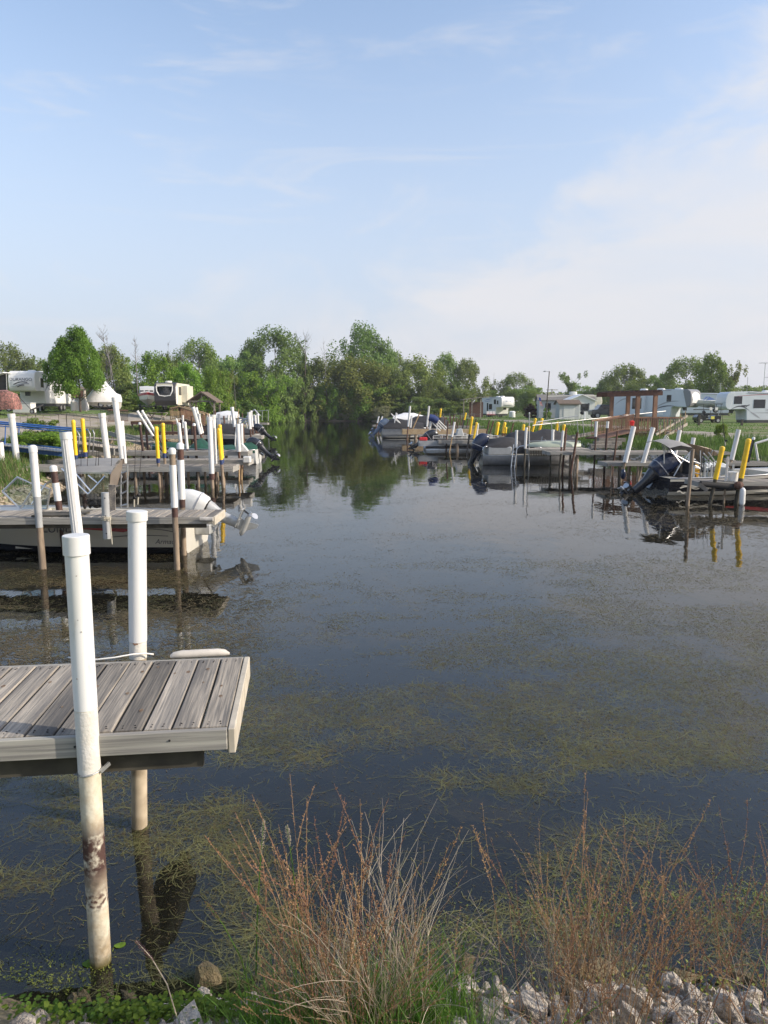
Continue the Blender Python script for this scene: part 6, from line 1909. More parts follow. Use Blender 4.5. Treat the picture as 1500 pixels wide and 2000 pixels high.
# parked trailer under nose (grey box) and wheelbarrow
p = S(50, 806, 66); root = thing('storage_box', 'pale concrete coloured box under the nose of the big camper', 'box', p)
MB().box(-.9, .75, -.5, .5, 0, .85).build('body', M['siding_white'], root, bevel=.02); MB().box(-.94, .79, -.54, .54, .855, .92).build('lid', M['siding_grey'], root, bevel=.01)
p = S(62, 808, 62); root = thing('hand_cart', 'small dark two wheeled hand cart leaning before the big camper', 'cart', p)
wheel(root, .1, -.1, .2, .1)
MB().tube([(.1, 0, .2), (-1.1, .1, 1.5)], .03, 6).build('handle', M['rv_dark'], root); MB().bar((-.05, 0, .3), (.9, .2, .75), .5, .08).build('bed', M['rv_dark'], root)

# shrink wrapped boat on trailer beside the maple
p = S(206, 803, 73); root = thing('wrapped_boat', 'tall boat shrink wrapped in white plastic right of the maple', 'boat', (p.x, 73, p.z + .35), R(10))
k_ = PW(1, 73)
secs_ = []
for x, zt_, f in ((-29, 20, .75), (-24, 30, .9), (-14, 46, 1), (-8, 56, 1), (-3, 58, 1), (2, 56, 1), (10, 44, 1), (20, 30, .95), (28, 25, .85)):
    h_ = zt_ * k_ * .93; b_ = 1.3 * f
    secs_.append([(x * k_, -b_, .55), (x * k_, -b_ * 1.0, .95), (x * k_, -b_ * .5, .55 + h_ * .62), (x * k_, 0, h_), (x * k_, b_ * .5, .55 + h_ * .62), (x * k_, b_, .95), (x * k_, b_, .55)])
mb = MB(); mb.loft(secs_, closed=False); mb.build('plastic_wrap', M['wrap_white'], root, smooth=45)
secs_ = [[(x, -b_, .62), (x, -b_ * .8, .1 + dz), (x, 0, -.15 + dz * 1.5), (x, b_ * .8, .1 + dz), (x, b_, .62)] for x, b_, dz in ((-1.55, .6, .3), (-1.0, 1.0, .1), (0, 1.2, 0), (1.4, 1.22, 0))]
mb = MB(); mb.loft(secs_, closed=False); mb.build('hull', M['gel_cream'], root, smooth=40)
MB().box(-1.4, 1.5, -.9, .9, -.25, -.16).build('trailer', M['rv_dark'], root)
for x in (-.2, .6): wheel(root, x, -.95, .3, .2)
root.location.z += .0
# red and white cruiser on a trailer
p = S(281, 800, 88); root = thing('trailer_boat', 'cream and red cabin boat on a trailer facing us on the left', 'boat', (p.x - .3, 90.5, p.z), R(-72))
hb = 1.0
secs_ = [[(x, -b_, 1.75 + dz), (x, -b_ * .92, 1.25), (x, 0, .45 + kz), (x, b_ * .92, 1.25), (x, b_, 1.75 + dz)] for x, b_, dz, kz in ((-3, 1.0, 0, 0), (-1, 1.05, .0, 0), (.6, 1.0, .05, .1), (1.5, .75, .1, .35), (2.2, .35, .16, .7), (2.5, .05, .2, 1.1))]
mb = MB(); mb.loft(secs_, closed=False); mb.build('hull', M['rv_cream'], root, smooth=40)
mb = MB(); mb.loft([[(x, -b_ * 1.03, 1.60 + dz), (x, -b_ * 1.03, 1.9 + dz), (x, b_ * 1.03, 1.9 + dz), (x, b_ * 1.03, 1.60 + dz)] for x, b_, dz in ((-3, 1.0, 0), (-1, 1.05, .0), (.6, 1.0, .05), (1.5, .75, .1), (2.2, .36, .16), (2.52, .06, .2))]); mb.build('gunwale', M['gel_red'], root)
mb = MB(); mb.loft([[(x, -b_, 1.9), (x, -b_ * .93, zt_), (x, 0, zt_ + .08), (x, b_ * .93, zt_), (x, b_, 1.9)] for x, b_, zt_ in ((-2.6, .95, 2.8), (.2, .98, 2.85), (.75, .9, 2.5), (1.0, .85, 1.95))], closed=False); mb.build('cabin', M['canvas_tan'] if False else M['siding_grey'], root, smooth=30)
for y in (-.62, -.05, .5): window(root, 0, 0, 0, 0, 0) if False else MB().bar((.86, y, 2.2), (.90, y + .001, 2.2), .42, .34).build('window', M['glass_dark'], root)
MB().box(-2.8, 2.6, -.8, .8, .30, .42).build('trailer', M['rv_dark'], root)
for y in (-.95, .95): wheel(root, -1.0, y, .32, .2)
MB().bar((-1.2, -1.2, .55), (-.8, 1.2, .55), .4, .05).build('fender', M['steel_galv'], root)

# black fronted travel trailer
p = S(336, 800, 84); gz = S(336, 801, 84).z; az = R(-89)
c_ = S(323, 800, 84); L2 = 6.9
root = thing('travel_trailer', 'travel trailer with black front and cream sides behind the picnic table', 'camper', (c_.x - math.cos(az) * L2, 84 - math.sin(az) * L2, gz), az, 'campers parked on the banks')
MB().prism([(0, .55), (L2 - .5, .55), (L2 - .05, 1.1), (L2, 1.9), (L2 - .25, 2.9), (L2 - .6, 3.15), (0, 3.15)], 'y', -1.2, 1.2).build('body', M['rv_cream'], root, bevel=.05)
MB().prism([(L2 - .52, .52), (L2 - .0, 1.08), (L2 + .05, 1.9), (L2 - .2, 2.95), (L2 - .6, 3.2), (L2 - .9, 3.2), (L2 - .5, 2.6), (L2 - .45, 1.2), (L2 - .9, .52)], 'y', -1.23, 1.23).build('front_cap', M['rv_dark'], root, bevel=.04)
ring = [(L2 + .05 - .08 * abs(z - 2.2), y, z) for y, z in ((-.95, 2.75), (-.9, 2.2), (-.65, 1.7), (0, 1.6), (.65, 1.7), (.9, 2.2), (.95, 2.75), (0, 2.8), (-.95, 2.75))]
MB().tube(ring, .07, 6).build('front_trim', M['rv_white'], root)
MB().prism([(y, z) for y, z in ((-.8, 2.65), (-.8, 2.2), (-.55, 1.85), (.55, 1.85), (.8, 2.2), (.8, 2.65))], 'x', L2 + .0, L2 + .055).build('front_window', M['glass_dark'], root)
MB().prism([(y, z) for y, z in ((-.95, 2.75), (.95, 2.75), (.9, 3.05), (-.9, 3.05))], 'x', L2 - .1, L2 + .02).build('front_panel', M['rv_cream'], root)
window(root, 4.2, 5.2, 1.8, 2.7, 1.2, 1); window(root, 1.6, 2.2, 1.7, 2.8, 1.2, 1)
MB().box(5.9, 6.6, 1.2, 1.24, .7, 2.75).build('door', M['rv_white'], root, bevel=.02)
MB().box(1.2, 4.0, 1.2, 1.9, .9, 2.9).build('slide_out', M['rv_cream'], root, bevel=.03)
for x in (2.8, 3.6):
    for y in (-1.1, 1.1): wheel(root, x, y, .34, .2)
mb = MB(); mb.loft([[(5 + q[0], q[1], z) for q in rrect(0, 0, .45, .35, 10)] for z in (3.15, 3.42)]); mb.build('roof_unit', M['rv_white'], root, bevel=.03)
MB().bar((L2 - .3, 0, .45), (L2 + 1.0, 0, .45), .12, .10).build('tongue', M['rv_dark'], root)
p = S(356, 806, 78); root = thing('flower_bed', 'dark shrub planter before the black fronted trailer', 'planter', p)
MB().box(-1.2, 1.4, -.2, .3, -.3, .18).build('box', M['wood_tan'], root); mb = MB()
for k in range(40): mb.ball((rr.uniform(-1.1, 1.3), rr.uniform(-.15, .25), .3 + rr.uniform(-.05, .3)), rr.uniform(.06, .15), 5, 3)
mb.build('flowers', M['leaf_red'], root, kind='stuff')

# right: big pale camper, side on, nose to the left
p = S(1412, 833, 79); gz = S(1450, 834, 79).z; c_ = S(1411, 800, 79)
rv = fifth_wheel('long pale camper with shaded bluish side, dark windows and Laredo lettering at the right edge', (c_.x + 10.6, 79.6, gz), R(180), 10.6, 3.85, 'rv_white_shaded', 'rv_white_shaded', 1,
                 windows=[(8.85, 9.65, 2.55, 3.3), (6.3, 7.5, 2.1, 2.95), (3.9, 5.0, 2.1, 2.95)], door=None,
                 sw=[((10.0, 1.9), (7.9, 1.75), .45, .12, 'decal_dark'), ((8.9, 2.35), (8.1, 2.35), -.05, .16, 'decal_dark'), ((8.4, 2.1), (7.9, 2.4), .1, .10, 'decal_dark'), ((9.4, 3.35), (5.0, 3.55), .05, .05, 'decal_red'), ((7.5, 1.55), (.5, 1.55), 0, .05, 'decal_dark'), ((7.9, 1.7), (6.7, .95), 0, .22, 'decal_grey')], acs=(5.6, 2.5))
text_part('Laredo', rv, .30, Matrix.Translation((5.75, 1.23, 1.9)) @ F1 @ UPX, M['decal_grey'])
for px, ptop, h_ in ((1488, 709, 1), (1502, 737, 1), (1456, 736, 0), (1404, 748, 0)):
    Y_ = 88 if h_ else 96; g_ = S(px, 800, Y_); root = thing('antenna', {1488: 'tall thin television antenna above the big right camper', 1502: 'second antenna cut by the right picture edge', 1456: 'thin mast behind the middle of the big right camper', 1404: 'mast with a flat grid aerial between the two right campers'}[px], 'antenna', (g_.x, Y_, on_land(g_.x, Y_)))
    zt_ = S(px, ptop, Y_).z - root.location.z
    MB().tube([(0, 0, 0), (0, 0, zt_)], .035, 6).build('mast', M['steel_galv'], root)
    if h_:
        MB().bar((-.7, 0, zt_), (.7, 0, zt_), .04, .04).build('boom', M['steel_galv'], root)
        for k in range(5): MB().tube([(-.6 + k * .3, -.45, zt_), (-.6 + k * .3, .45, zt_)], .02, 4).build('element', M['steel_galv'], root)
    elif px == 1404: 
        for k in range(4): MB().bar((-.25, 0, zt_ - .1 - k * .22), (.25, 0, zt_ - .1 - k * .22), .03, .04).build('element', M['steel_galv'], root)
# mid camper, grey and white nose to the right
c_ = S(1353, 800, 84); gz = S(1300, 826, 88).z
rv = fifth_wheel('white camper with dark grey nose behind the pergola', (c_.x - 9.6 * math.cos(R(-48)), 84 - 9.6 * math.sin(R(-48)), gz), R(-48), 9.9, 4.0, 'rv_white_shaded', 'rv_mid', -1,
                 windows=[(7.0, 7.5, 2.6, 3.3)], mid_nose='rv_white', slide=(2.6, 4.4, 1.0, 3.3),
                 sw=[((5.2, 1.6), (8.6, 2.6), .35, .16, 'decal_grey'), ((5.0, 1.4), (8.3, 2.0), .3, .12, 'decal_dark'), ((.3, 2.2), (2.2, 2.9), .3, .14, 'decal_grey')], acs=(3.4, 5.6, 7.8))
MB().box(6.0, 6.6, -1.26, -1.22, 1.0, 1.5).build('hatch', M['trim_white'], rv); MB().box(5.3, 5.7, -1.25, -1.22, 1.0, 1.45).build('hatch', M['decal_grey'], rv)
# small white boat on trailer + second camper behind + golf cart
c_ = S(1420, 800, 96)
fifth_wheel('white camper half hidden between the two big right campers', (c_.x + 2, 100, S(1400, 818, 98).z), R(168), 8.5, 3.6, 'rv_white_shaded', 'rv_white', 1, windows=[(6.6, 7.2, 2.4, 3.0)], sw=[((7.4, 2.9), (6.6, 2.5), .1, .12, 'decal_dark'), ((7.0, 1.8), (5.4, 2.4), .1, .1, 'decal_dark')], acs=(6.5,))
p = S(1372, 802, 84); root = thing('trailer_boat', 'small white runabout on a trailer behind the golf cart', 'boat', (p.x, 84, S(1372, 806, 84).z))
secs_ = [[(x, -b_, 1.35 + dz), (x, -b_ * .8, .9 + dz), (x, 0, .55 + dz * 2), (x, b_ * .8, .9 + dz), (x, b_, 1.35 + dz), (x, 0, 1.45 + dz)] for x, b_, dz in ((-.9, .05, .15), (-.3, .6, .08), (.6, .9, 0), (2.2, .95, 0))]
mb = MB(); mb.loft(secs_); mb.build('hull', M['gel_white'], root, smooth=40)
mb = MB(); mb.add([(-.1, -.5, 1.45), (.1, .5, 1.45), (.5, .5, 1.85), (.45, -.5, 1.85)], [(0, 1, 2, 3)]); mb.add([(.1, -.55, 1.42), (.45, -.5, 1.85), (1.2, -.6, 1.5)], [(0, 1, 2)]); mb.build('windscreen', M['decal_blue'], root, fix=False)
MB().box(-.8, 2.2, -.6, .6, .3, .4).build('trailer', M['rv_dark'], root); wheel(root, 1.2, -.7, .28, .18)
p = S(1381, 826, 74); root = thing('golf_cart', 'dark golf cart with white seats and a yellow plate under the camper nose', 'golf cart', (p.x, 74, p.z))
MB().prism([(-1.3, .25), (1.15, .25), (1.2, .7), (.6, .8), (.3, .42), (-.3, .42), (-.4, .75), (-1.1, .85), (-1.35, .6)], 'y', -.55, .55).build('body', M['gel_black'], root, bevel=.03)
MB().box(-.1, .32, -.5, .5, .8, .95).build('seat', M['rubber'], root, bevel=.03)
for x in (.05, .62): MB().box(x - .14, x + .14, -.57, -.5, 1.28, 1.58).build('seat_back', M['rv_white'], root, bevel=.02)
for x in (-.7, .05, .62, 1.1): MB().tube([(x, -.5, .6), (x, -.5, 1.9)], .025, 6).build('roof_post', M['rv_dark'], root)
MB().box(-.85, 1.25, -.6, .6, 1.9, 1.97).build('roof', M['rv_dark'], root, bevel=.02)
MB().box(.10, .45, -.60, -.56, .40, .68).build('number_plate', M['plate_yellow'], root)
for x in (-.9, .85):
    for y in (-.5, .5): wheel(root, x, y, .25, .2)
MB().tube([(-.45, -.3, 1.0), (-.62, -.3, 1.2)], .15, 10).build('steering_wheel', M['rubber'], root)

# white camper centre right, lean-to, chairs
c_ = S(990, 800, 127); az = R(-74)
rv = fifth_wheel('white camper with a timber lean-to in the distance right of the canal', (c_.x - 8.2 * math.cos(az), 127 - 8.2 * math.sin(az), S(975, 817, 128).z), az, 8.6, 3.8, 'rv_white', 'rv_white', -1,
                 windows=[(5.4, 6.2, 2.55, 3.3), (3.3, 4.6, 1.6, 2.5), (2.4, 2.9, 1.3, 2.7), (6.7, 7.2, 2.5, 3.1)], mid_nose='rv_white', sw=[((1, 3.2), (5, 3.45), .05, .12, 'decal_blue'), ((1, 2.9), (4.5, 3.1), .05, .08, 'decal_blue')], acs=(4.6, 6.3))
for k, (y0, y1, z_) in enumerate(((-.5, .5, 3.0), (-.3, .35, 2.75))): MB().bar((8.72, y0, z_), (8.72, y1, z_), .02, .12).build('decal', M['decal_blue' if k == 0 else 'decal_grey'], rv)
p = S(922, 815, 124); root = thing('lean_to', 'timber lean-to with brown tarp wall beside the distant white camper', 'shelter', (p.x, 124, p.z))
k_ = PW(1, 124)
MB().bar((-1.9, 0, 3.0), (3.2, 0, 3.6), 3.0, .12).build('roof', M['old_wood'], root)
for x in (-1.6, -.2, 1.3): MB().box(x - .08, x + .08, -1.3, -1.14, -.2, 3.1).build('post', M['old_wood'], root)
MB().box(-.4, 2.0, .9, 1.0, 0, 2.6).build('tarp_wall', M['wood_brown'], root); MB().bar((-.2, -1.22, 2.3), (.6, -1.22, 3.1), .08, .08).build('brace', M['old_wood'], root)
for i, (x, lb) in enumerate(((953, 'left'), (959, 'middle'), (965, 'right'))):
    p = S(x, 815, 118); root = thing('camp_chair', 'white backed chair, %s one of three before the distant white camper' % lb, 'chair', p, 0, 'chairs before the white camper')
    MB().box(-.22, .22, -.2, .2, .38, .44).build('seat', M['red_plastic'], root); MB().box(-.22, .22, .16, .2, .5, 1.0).build('backrest', M['rv_white'], root)
    for a_ in (-.2, .2):
        for b_ in (-.18, .18): MB().tube([(a_, b_, 0), (a_, b_, .4)], .025, 5).build('leg', M['rv_dark'], root)
p = S(1000, 817, 124); root = thing('propane_tank', 'white tank beside the distant white camper', 'tank', p)
MB().tube([(0, 0, z) for z in (0, .1, 1.1, 1.25)], [.5, .55, .55, .3], 14).build('cylinder', M['tank_white'], root, smooth=40)

# house trailer, shed
def house(label, p, rz, L, W_, h, rh, wm_, rm_, wins=(), door=None, cat='house', gable_to_y=False, name='house'):
    root = thing(name, label, cat, p, rz)
    MB().prism([(-W_ / 2, 0), (W_ / 2, 0), (W_ / 2, h), (0, h + rh), (-W_ / 2, h)], 'x' if not gable_to_y else 'y', 0, L).build('walls', M[wm_], root)
    for s in (-1, 1):
        poly = [(0, h + rh + .02), (s * (W_ / 2 + .3), h - .3 * rh / (W_ / 2) + .02), (s * (W_ / 2 + .3), h - .3 * rh / (W_ / 2) + .14), (0, h + rh + .14)]
        MB().prism(poly, 'x' if not gable_to_y else 'y', -.25, L + .25).build('roof', M[rm_], root)
    return root


p = S(1060, 818, 112); root = house('grey clad mobile home with low roof behind the shed', (p.x, 116, S(1060, 818, 112).z), R(-6), 8.5, 4.2, 2.9, .8, 'siding_grey', 'shingle', name='mobile_home')
window(root, 1.0, 1.8, 1.4, 2.4, -2.1); mb = MB(); mb.loft([[(5.5 + q[0], q[1], z) for q in rrect(0, 0, .6, .5, 10)] for z in (3.7, 4.25)]); mb.build('roof_unit', M['rv_white'], root, bevel=.05)
p = S(1108, 818, 108); root = house('white gabled porch room with a dark window beside the grey mobile home', (S(1135, 818, 108).x, 108, S(1135, 819, 108).z), 0, 4, 4.0, 2.75, .85, 'siding_white', 'trim_white', gable_to_y=True, name='porch_room', cat='porch room')
window(root, -.1, .9, 1.3, 2.3, -.0); MB().box(.95, 1.15, -.05, -.01, 1.2, 2.4).build('shutter', M['rv_dark'], root)
p = S(1114, 821, 98); root = house('small pale green garden shed with brown roof left of the lamp pole', (S(1095, 821, 98).x, 100, S(1095, 822, 98).z), 0, PW(38, 98), 2.4, 2.3, .45, 'siding_grey', 'shingle_brown', name='shed', cat='shed')
root['label'] = 'small pale shed with brown roof in front of the mobile home'
MB().box(.55, 1.3, -1.24, -1.2, .1, 2.0).build('door', M['siding_white'], root); MB().box(1.32, 2.07, -1.24, -1.2, .1, 2.0).build('door', M['siding_white'], root)
c_ = S(1166, 800, 116)
fifth_wheel('beige camper nose showing behind the mobile home', (c_.x - 8.3, 116, S(1160, 817, 116).z), R(-5), 8.6, 3.7, 'rv_cream', 'rv_cream', -1, acs=(5,), mid_nose='rv_mid')
# lamp pole, flag, utility pole
p = S(1066, 815, 98); root = thing('street_lamp', 'tall dark lamp pole with short arm beside the shed', 'street lamp', (p.x, 98, S(1066, 818, 98).z)); zt_ = S(1070, 725, 98).z - root.location.z
MB().tube([(0, 0, 0), (.28, 0, zt_)], [.09, .06], 8).build('pole', M['wood_dark'], root); MB().tube([(.28, 0, zt_ - .05), (-.25, 0, zt_)], .03, 6).build('arm', M['steel_galv'], root)
MB().ball((-.35, 0, zt_ - .02), (.22, .12, .08), 8, 5).build('lamp_head', M['steel_galv'], root)
p = S(1056, 818, 96); root = thing('flagpole', 'short flagpole with a drooping red, white and blue flag beside the lamp pole', 'flag', (p.x, 96, p.z)); zt_ = S(1051, 775, 96).z - p.z
MB().tube([(.05, 0, 0), (-.35, 0, zt_)], .035, 6).build('pole', M['steel_galv'], root)
fx0, fz0 = -.33, zt_ - .05
for k in range(7): MB().prism([(fx0 + k * .045, fz0 - .02 - k * .10), (fx0 + .05 + k * .045, fz0 - .0 - k * .10), (fx0 + .42 + k * .05 - .2, fz0 - 1.0 - k * .02), (fx0 + .30 + k * .05 - .1, fz0 - 1.1 - k * .02)], 'y', -.02 - .004 * k, -.005 - .004 * k).build('stripe', M['flag_red' if k % 2 == 0 else 'rope_white'], root)
MB().prism([(fx0, fz0), (fx0 + .25, fz0 - .1), (fx0 + .3, fz0 - .55), (fx0 + .02, fz0 - .4)], 'y', -.07, -.055).build('canton', M['flag_blue'], root)
p = S(1077, 800, 190); root = thing('utility_pole', 'distant utility pole with two crossarms behind the mobile home', 'utility pole', (p.x, 190, on_land(p.x, 190))); zt_ = S(1077, 760, 190).z - root.location.z
MB().tube([(0, 0, 0), (0, 0, zt_)], .16, 8).build('pole', M['old_wood'], root)
for dz in (.2, 1.1): MB().bar((-1.5, 0, zt_ - dz), (1.5, 0, zt_ - dz), .14, .16).build('crossarm', M['old_wood'], root)
# dark pickup and small sheds near the pergola
p = S(1178, 817, 92); root = thing('pickup_truck', 'dark pickup truck parked behind the pergola', 'truck', (p.x, 92, p.z))
MB().prism([(-1.7, .45), (3.0, .45), (3.0, 1.05), (1.2, 1.1), (.9, 1.7), (-.6, 1.75), (-1.0, 1.15), (-1.75, 1.05)], 'y', -.9, .9).build('body', M['truck_paint'], root, bevel=.05)
window(root, -.55, .75, 1.2, 1.6, -.9)
for x in (-1.0, 2.1):
    for y in (-.82, .82): wheel(root, x, y, .38, .22)
MB().box(1.3, 2.8, -.7, .7, 1.06, 1.35).build('cargo', M['jacket'], root, bevel=.05)
MB().box(-2.2, 2.4, -1.0, -.92, .9, 1.0).build('trim_strip', M['steel_galv'], root) if False else None
p = S(1214, 815, 90); root = house('tiny grey shed with white trim seen between the pergola posts', (S(1208, 815, 90).x, 91, S(1208, 817, 90).z), 0, 1.5, 1.2, 1.3, .45, 'siding_grey', 'trim_white', gable_to_y=True, name='shed', cat='shed')
# fire pit / chairs clutter right of shed
p = S(1121, 818, 97) ; root = thing('grill', 'round black kettle grill right of the small shed', 'grill', S(1137, 818, 97))
MB().ball((0, 0, .8), (.32, .32, .26), 12, 8).build('kettle', M['rubber'], root, smooth=True)
for a in range(3): MB().tube([(0.15 * math.cos(a * 2.1), .15 * math.sin(a * 2.1), .6), (.32 * math.cos(a * 2.1), .32 * math.sin(a * 2.1), 0)], .02, 5).build('leg', M['steel_galv'], root)
# bollard-like road posts
for px, py, Y_, h_, lb in ((1364, 838, 66, 1.3, 'short dark wooden post before the golf cart'), (1448, 839, 66, .9, 'short dark post under the big right camper'), (1142, 817, 84, .8, 'white marker post beside the pergola ramp')):
    p = S(px, py, Y_); root = thing('marker_post', lb, 'post', (p.x, Y_, p.z)); MB().box(-.09, .09, -.09, .09, -.2, h_).build('shaft', M['wood_dark' if px != 1142 else 'trim_white'], root, bevel=.01); MB().box(-.1, .1, -.1, .1, h_ + .002, h_ + .03).build('top', M['wood_dark'], root)

# ================================================================== trees
def crown_mesh(name, seed, m, kind='round', nleaf=5200, leaf=.30, H=1.0):
    """crown in a unit frame: height 0..1, half width about .5; leaf = leaf size in the unit frame"""
    g = np.random.default_rng(seed)
    # branch tips
    nb = {'round': 75, 'plume': 70, 'willow': 85, 'maple': 120, 'bush': 55, 'cone': 60, 'loose': 40}[kind]
    tips = []; rad = []
    for i in range(nb):
        t = g.random(); a = g.uniform(0, 6.283)
        if kind == 'round': z = .18 + .80 * t; w = .48 * math.sin(math.pi * min(1, .12 + .88 * (1 - abs(z - .5) * 1.15))) ** .8
        elif kind == 'willow': z = .12 + .86 * t; w = .50 * (1 - max(0, (z - .45) / .58) ** 2.6) * (.75 + .25 * min(1, z / .4))
        elif kind == 'plume': z = .15 + .85 * t; w = .44 * (1 - max(0, (z - .5) / .54) ** 3.2) * (.75 + .25 * min(1, z / .35))
        elif kind == 'maple': z = .27 + .73 * t; w = .50 * (1 - max(0, (z - .36) / .70) ** 1.8) * (.72 + .28 * min(1, z / .34))
        elif kind == 'cone': z = .05 + .95 * t; w = .40 * (1 - z) ** .8 + .03
        elif kind == 'loose': z = .25 + .75 * t; w = .36 * math.sin(math.pi * min(1, .2 + .8 * (1 - abs(z - .6))))
        else: z = .05 + .85 * t; w = .52 * math.sqrt(max(0, 1 - (z * .98) ** 2.4))
        r = w * (.45 + .55 * math.sqrt(g.random())) * (1 + .18 * math.sin(3 * a + seed))
        tips.append((r * math.cos(a), r * math.sin(a), z * .95)); rad.append({'round': .115, 'willow': .115, 'plume': .115, 'maple': .10, 'bush': .13, 'cone': .07, 'loose': .075}[kind] * g.uniform(.6, 1.25))
    tips = np.array(tips); rad = np.array(rad)
    k = g.integers(0, nb, nleaf)
    off = g.normal(0, 1, (nleaf, 3)); off /= np.linalg.norm(off, axis=1, keepdims=True)
    off *= (g.random((nleaf, 1)) ** .45)
    sc3 = {'plume': (.9, .9, 1.3), 'willow': (.8, .8, 1.5), 'maple': (1.0, 1.0, 1.15), 'loose': (.8, .8, 1.5)}.get(kind, (1.1, 1.1, .85))
    P = tips[k] + off * rad[k][:, None] * np.array(sc3)
    # twigs tilt outward and up
    out = P - np.array([0, 0, .4]); out /= np.linalg.norm(out, axis=1, keepdims=True)
    nrm = out * .7 + g.normal(0, .55, (nleaf, 3)) + np.array([0, 0, .35]); nrm /= np.linalg.norm(nrm, axis=1, keepdims=True)
    r1 = g.normal(0, 1, (nleaf, 3)); u = np.cross(nrm, r1); u /= np.linalg.norm(u, axis=1, keepdims=True); v = np.cross(nrm, u)
    s = leaf * g.uniform(.55, 1.3, (nleaf, 1))
    A = P + u * s; B = P + v * s * .62; C = P - u * s; D = P - v * s * .62
    V = np.stack([A, B, C, D], 1).reshape(-1, 3)
    F = np.arange(nleaf * 4).reshape(-1, 4)
    me = np_mesh(name, V, F, m)
    return me, tips


def trunk_mesh(name, seed, tips, m, r=.013, base=0.0):
    g = random.Random(seed); mb = MB()
    mb.tube([(0, 0, -.03), (0.004, 0, .12), (.012 * g.uniform(-1, 1), .01, .35), (.02 * g.uniform(-1, 1), .012 * g.uniform(-1, 1), .62), (.02 * g.uniform(-1, 1), 0, .86)], [r * 1.35, r, r * .8, r * .5, r * .2], 7)
    for i in range(0, len(tips), 4):
        t = Vector(tips[i]); z0 = max(.1, t.z - .12 - .5 * math.hypot(t.x, t.y)); mb.tube([(0, 0, z0), (t.x * .5, t.y * .5, z0 + (t.z - z0) * .42), tuple(t)], [r * .5, r * .32, r * .1], 5, cap=False)
    return mb.mesh(name, M[m], True)


def proto(kind, seed, m, n, leaf, bark='bark'):
    n = int(n * 2.0); leaf *= 1.0
    cme, tips = crown_mesh('crown', seed, M[m], kind, n, leaf)
    return cme, trunk_mesh('trunk', seed, tips, bark)


PR = {
    'round_mid': proto('round', 1, 'leaf_mid', 5200, .021), 'round_bright': proto('round', 2, 'leaf_bright', 4600, .022), 'round_dark': proto('round', 3, 'leaf_dark', 5200, .021),
    'plume_mid': proto('plume', 4, 'leaf_mid', 4600, .019, 'bark_grey'), 'plume_dark': proto('plume', 5, 'leaf_dark', 4600, .019), 'plume_bright': proto('plume', 6, 'leaf_bright', 4200, .021),
    'willow_olive': proto('willow', 7, 'leaf_olive', 5600, .018), 'willow_mid': proto('willow', 8, 'leaf_mid', 5200, .018), 'maple': proto('maple', 9, 'leaf_maple', 22000, .0145),
    'bush_mid': proto('bush', 10, 'leaf_mid', 3600, .030), 'bush_dark': proto('bush', 11, 'leaf_dark', 3600, .030), 'bush_bright': proto('bush', 12, 'leaf_bright', 3400, .030), 'bush_pale': proto('bush', 13, 'leaf_pale', 2200, .026),
    'cone_dark': proto('cone', 14, 'leaf_dark', 3600, .020), 'loose_mid': proto('loose', 15, 'leaf_mid', 2200, .019, 'bark_grey'), 'loose_olive': proto('loose', 16, 'leaf_olive', 2000, .019, 'bark_grey'), 'bush_red': proto('bush', 17, 'leaf_red', 3000, .028),
    'cotton': proto('plume', 18, 'leaf_dark', 8200, .0150),
}


def tree(kind, px, ptop, wpx, Y, label, group='trees beyond the canal', pbase=None, name='tree', cat='tree', rz=None, deep=1.0):
    g = S(px, 800, Y); zb = on_land(g.x, Y) - .05
    if pbase is not None: zb = S(px, pbase, Y).z
    H = S(px, ptop, Y).z - zb
    root = thing(name, label, cat, (g.x, Y, zb), 0, group)
    c, t = PR[kind]
    w = PW(wpx, Y) * (1.55 if kind not in ('maple',) and not kind.startswith('bush') else 1.15)
    a = rz if rz is not None else rr.uniform(0, 6.28)
    o = mobj('crown', c, root, (0, 0, 0), (0, 0, a)); o.scale = (w, w * deep, H)
    if not kind.startswith('bush'):
        o = mobj('trunk', t, root, (0, 0, 0), (0, 0, a)); o.scale = (H * .9, H * .9, H)
    return root


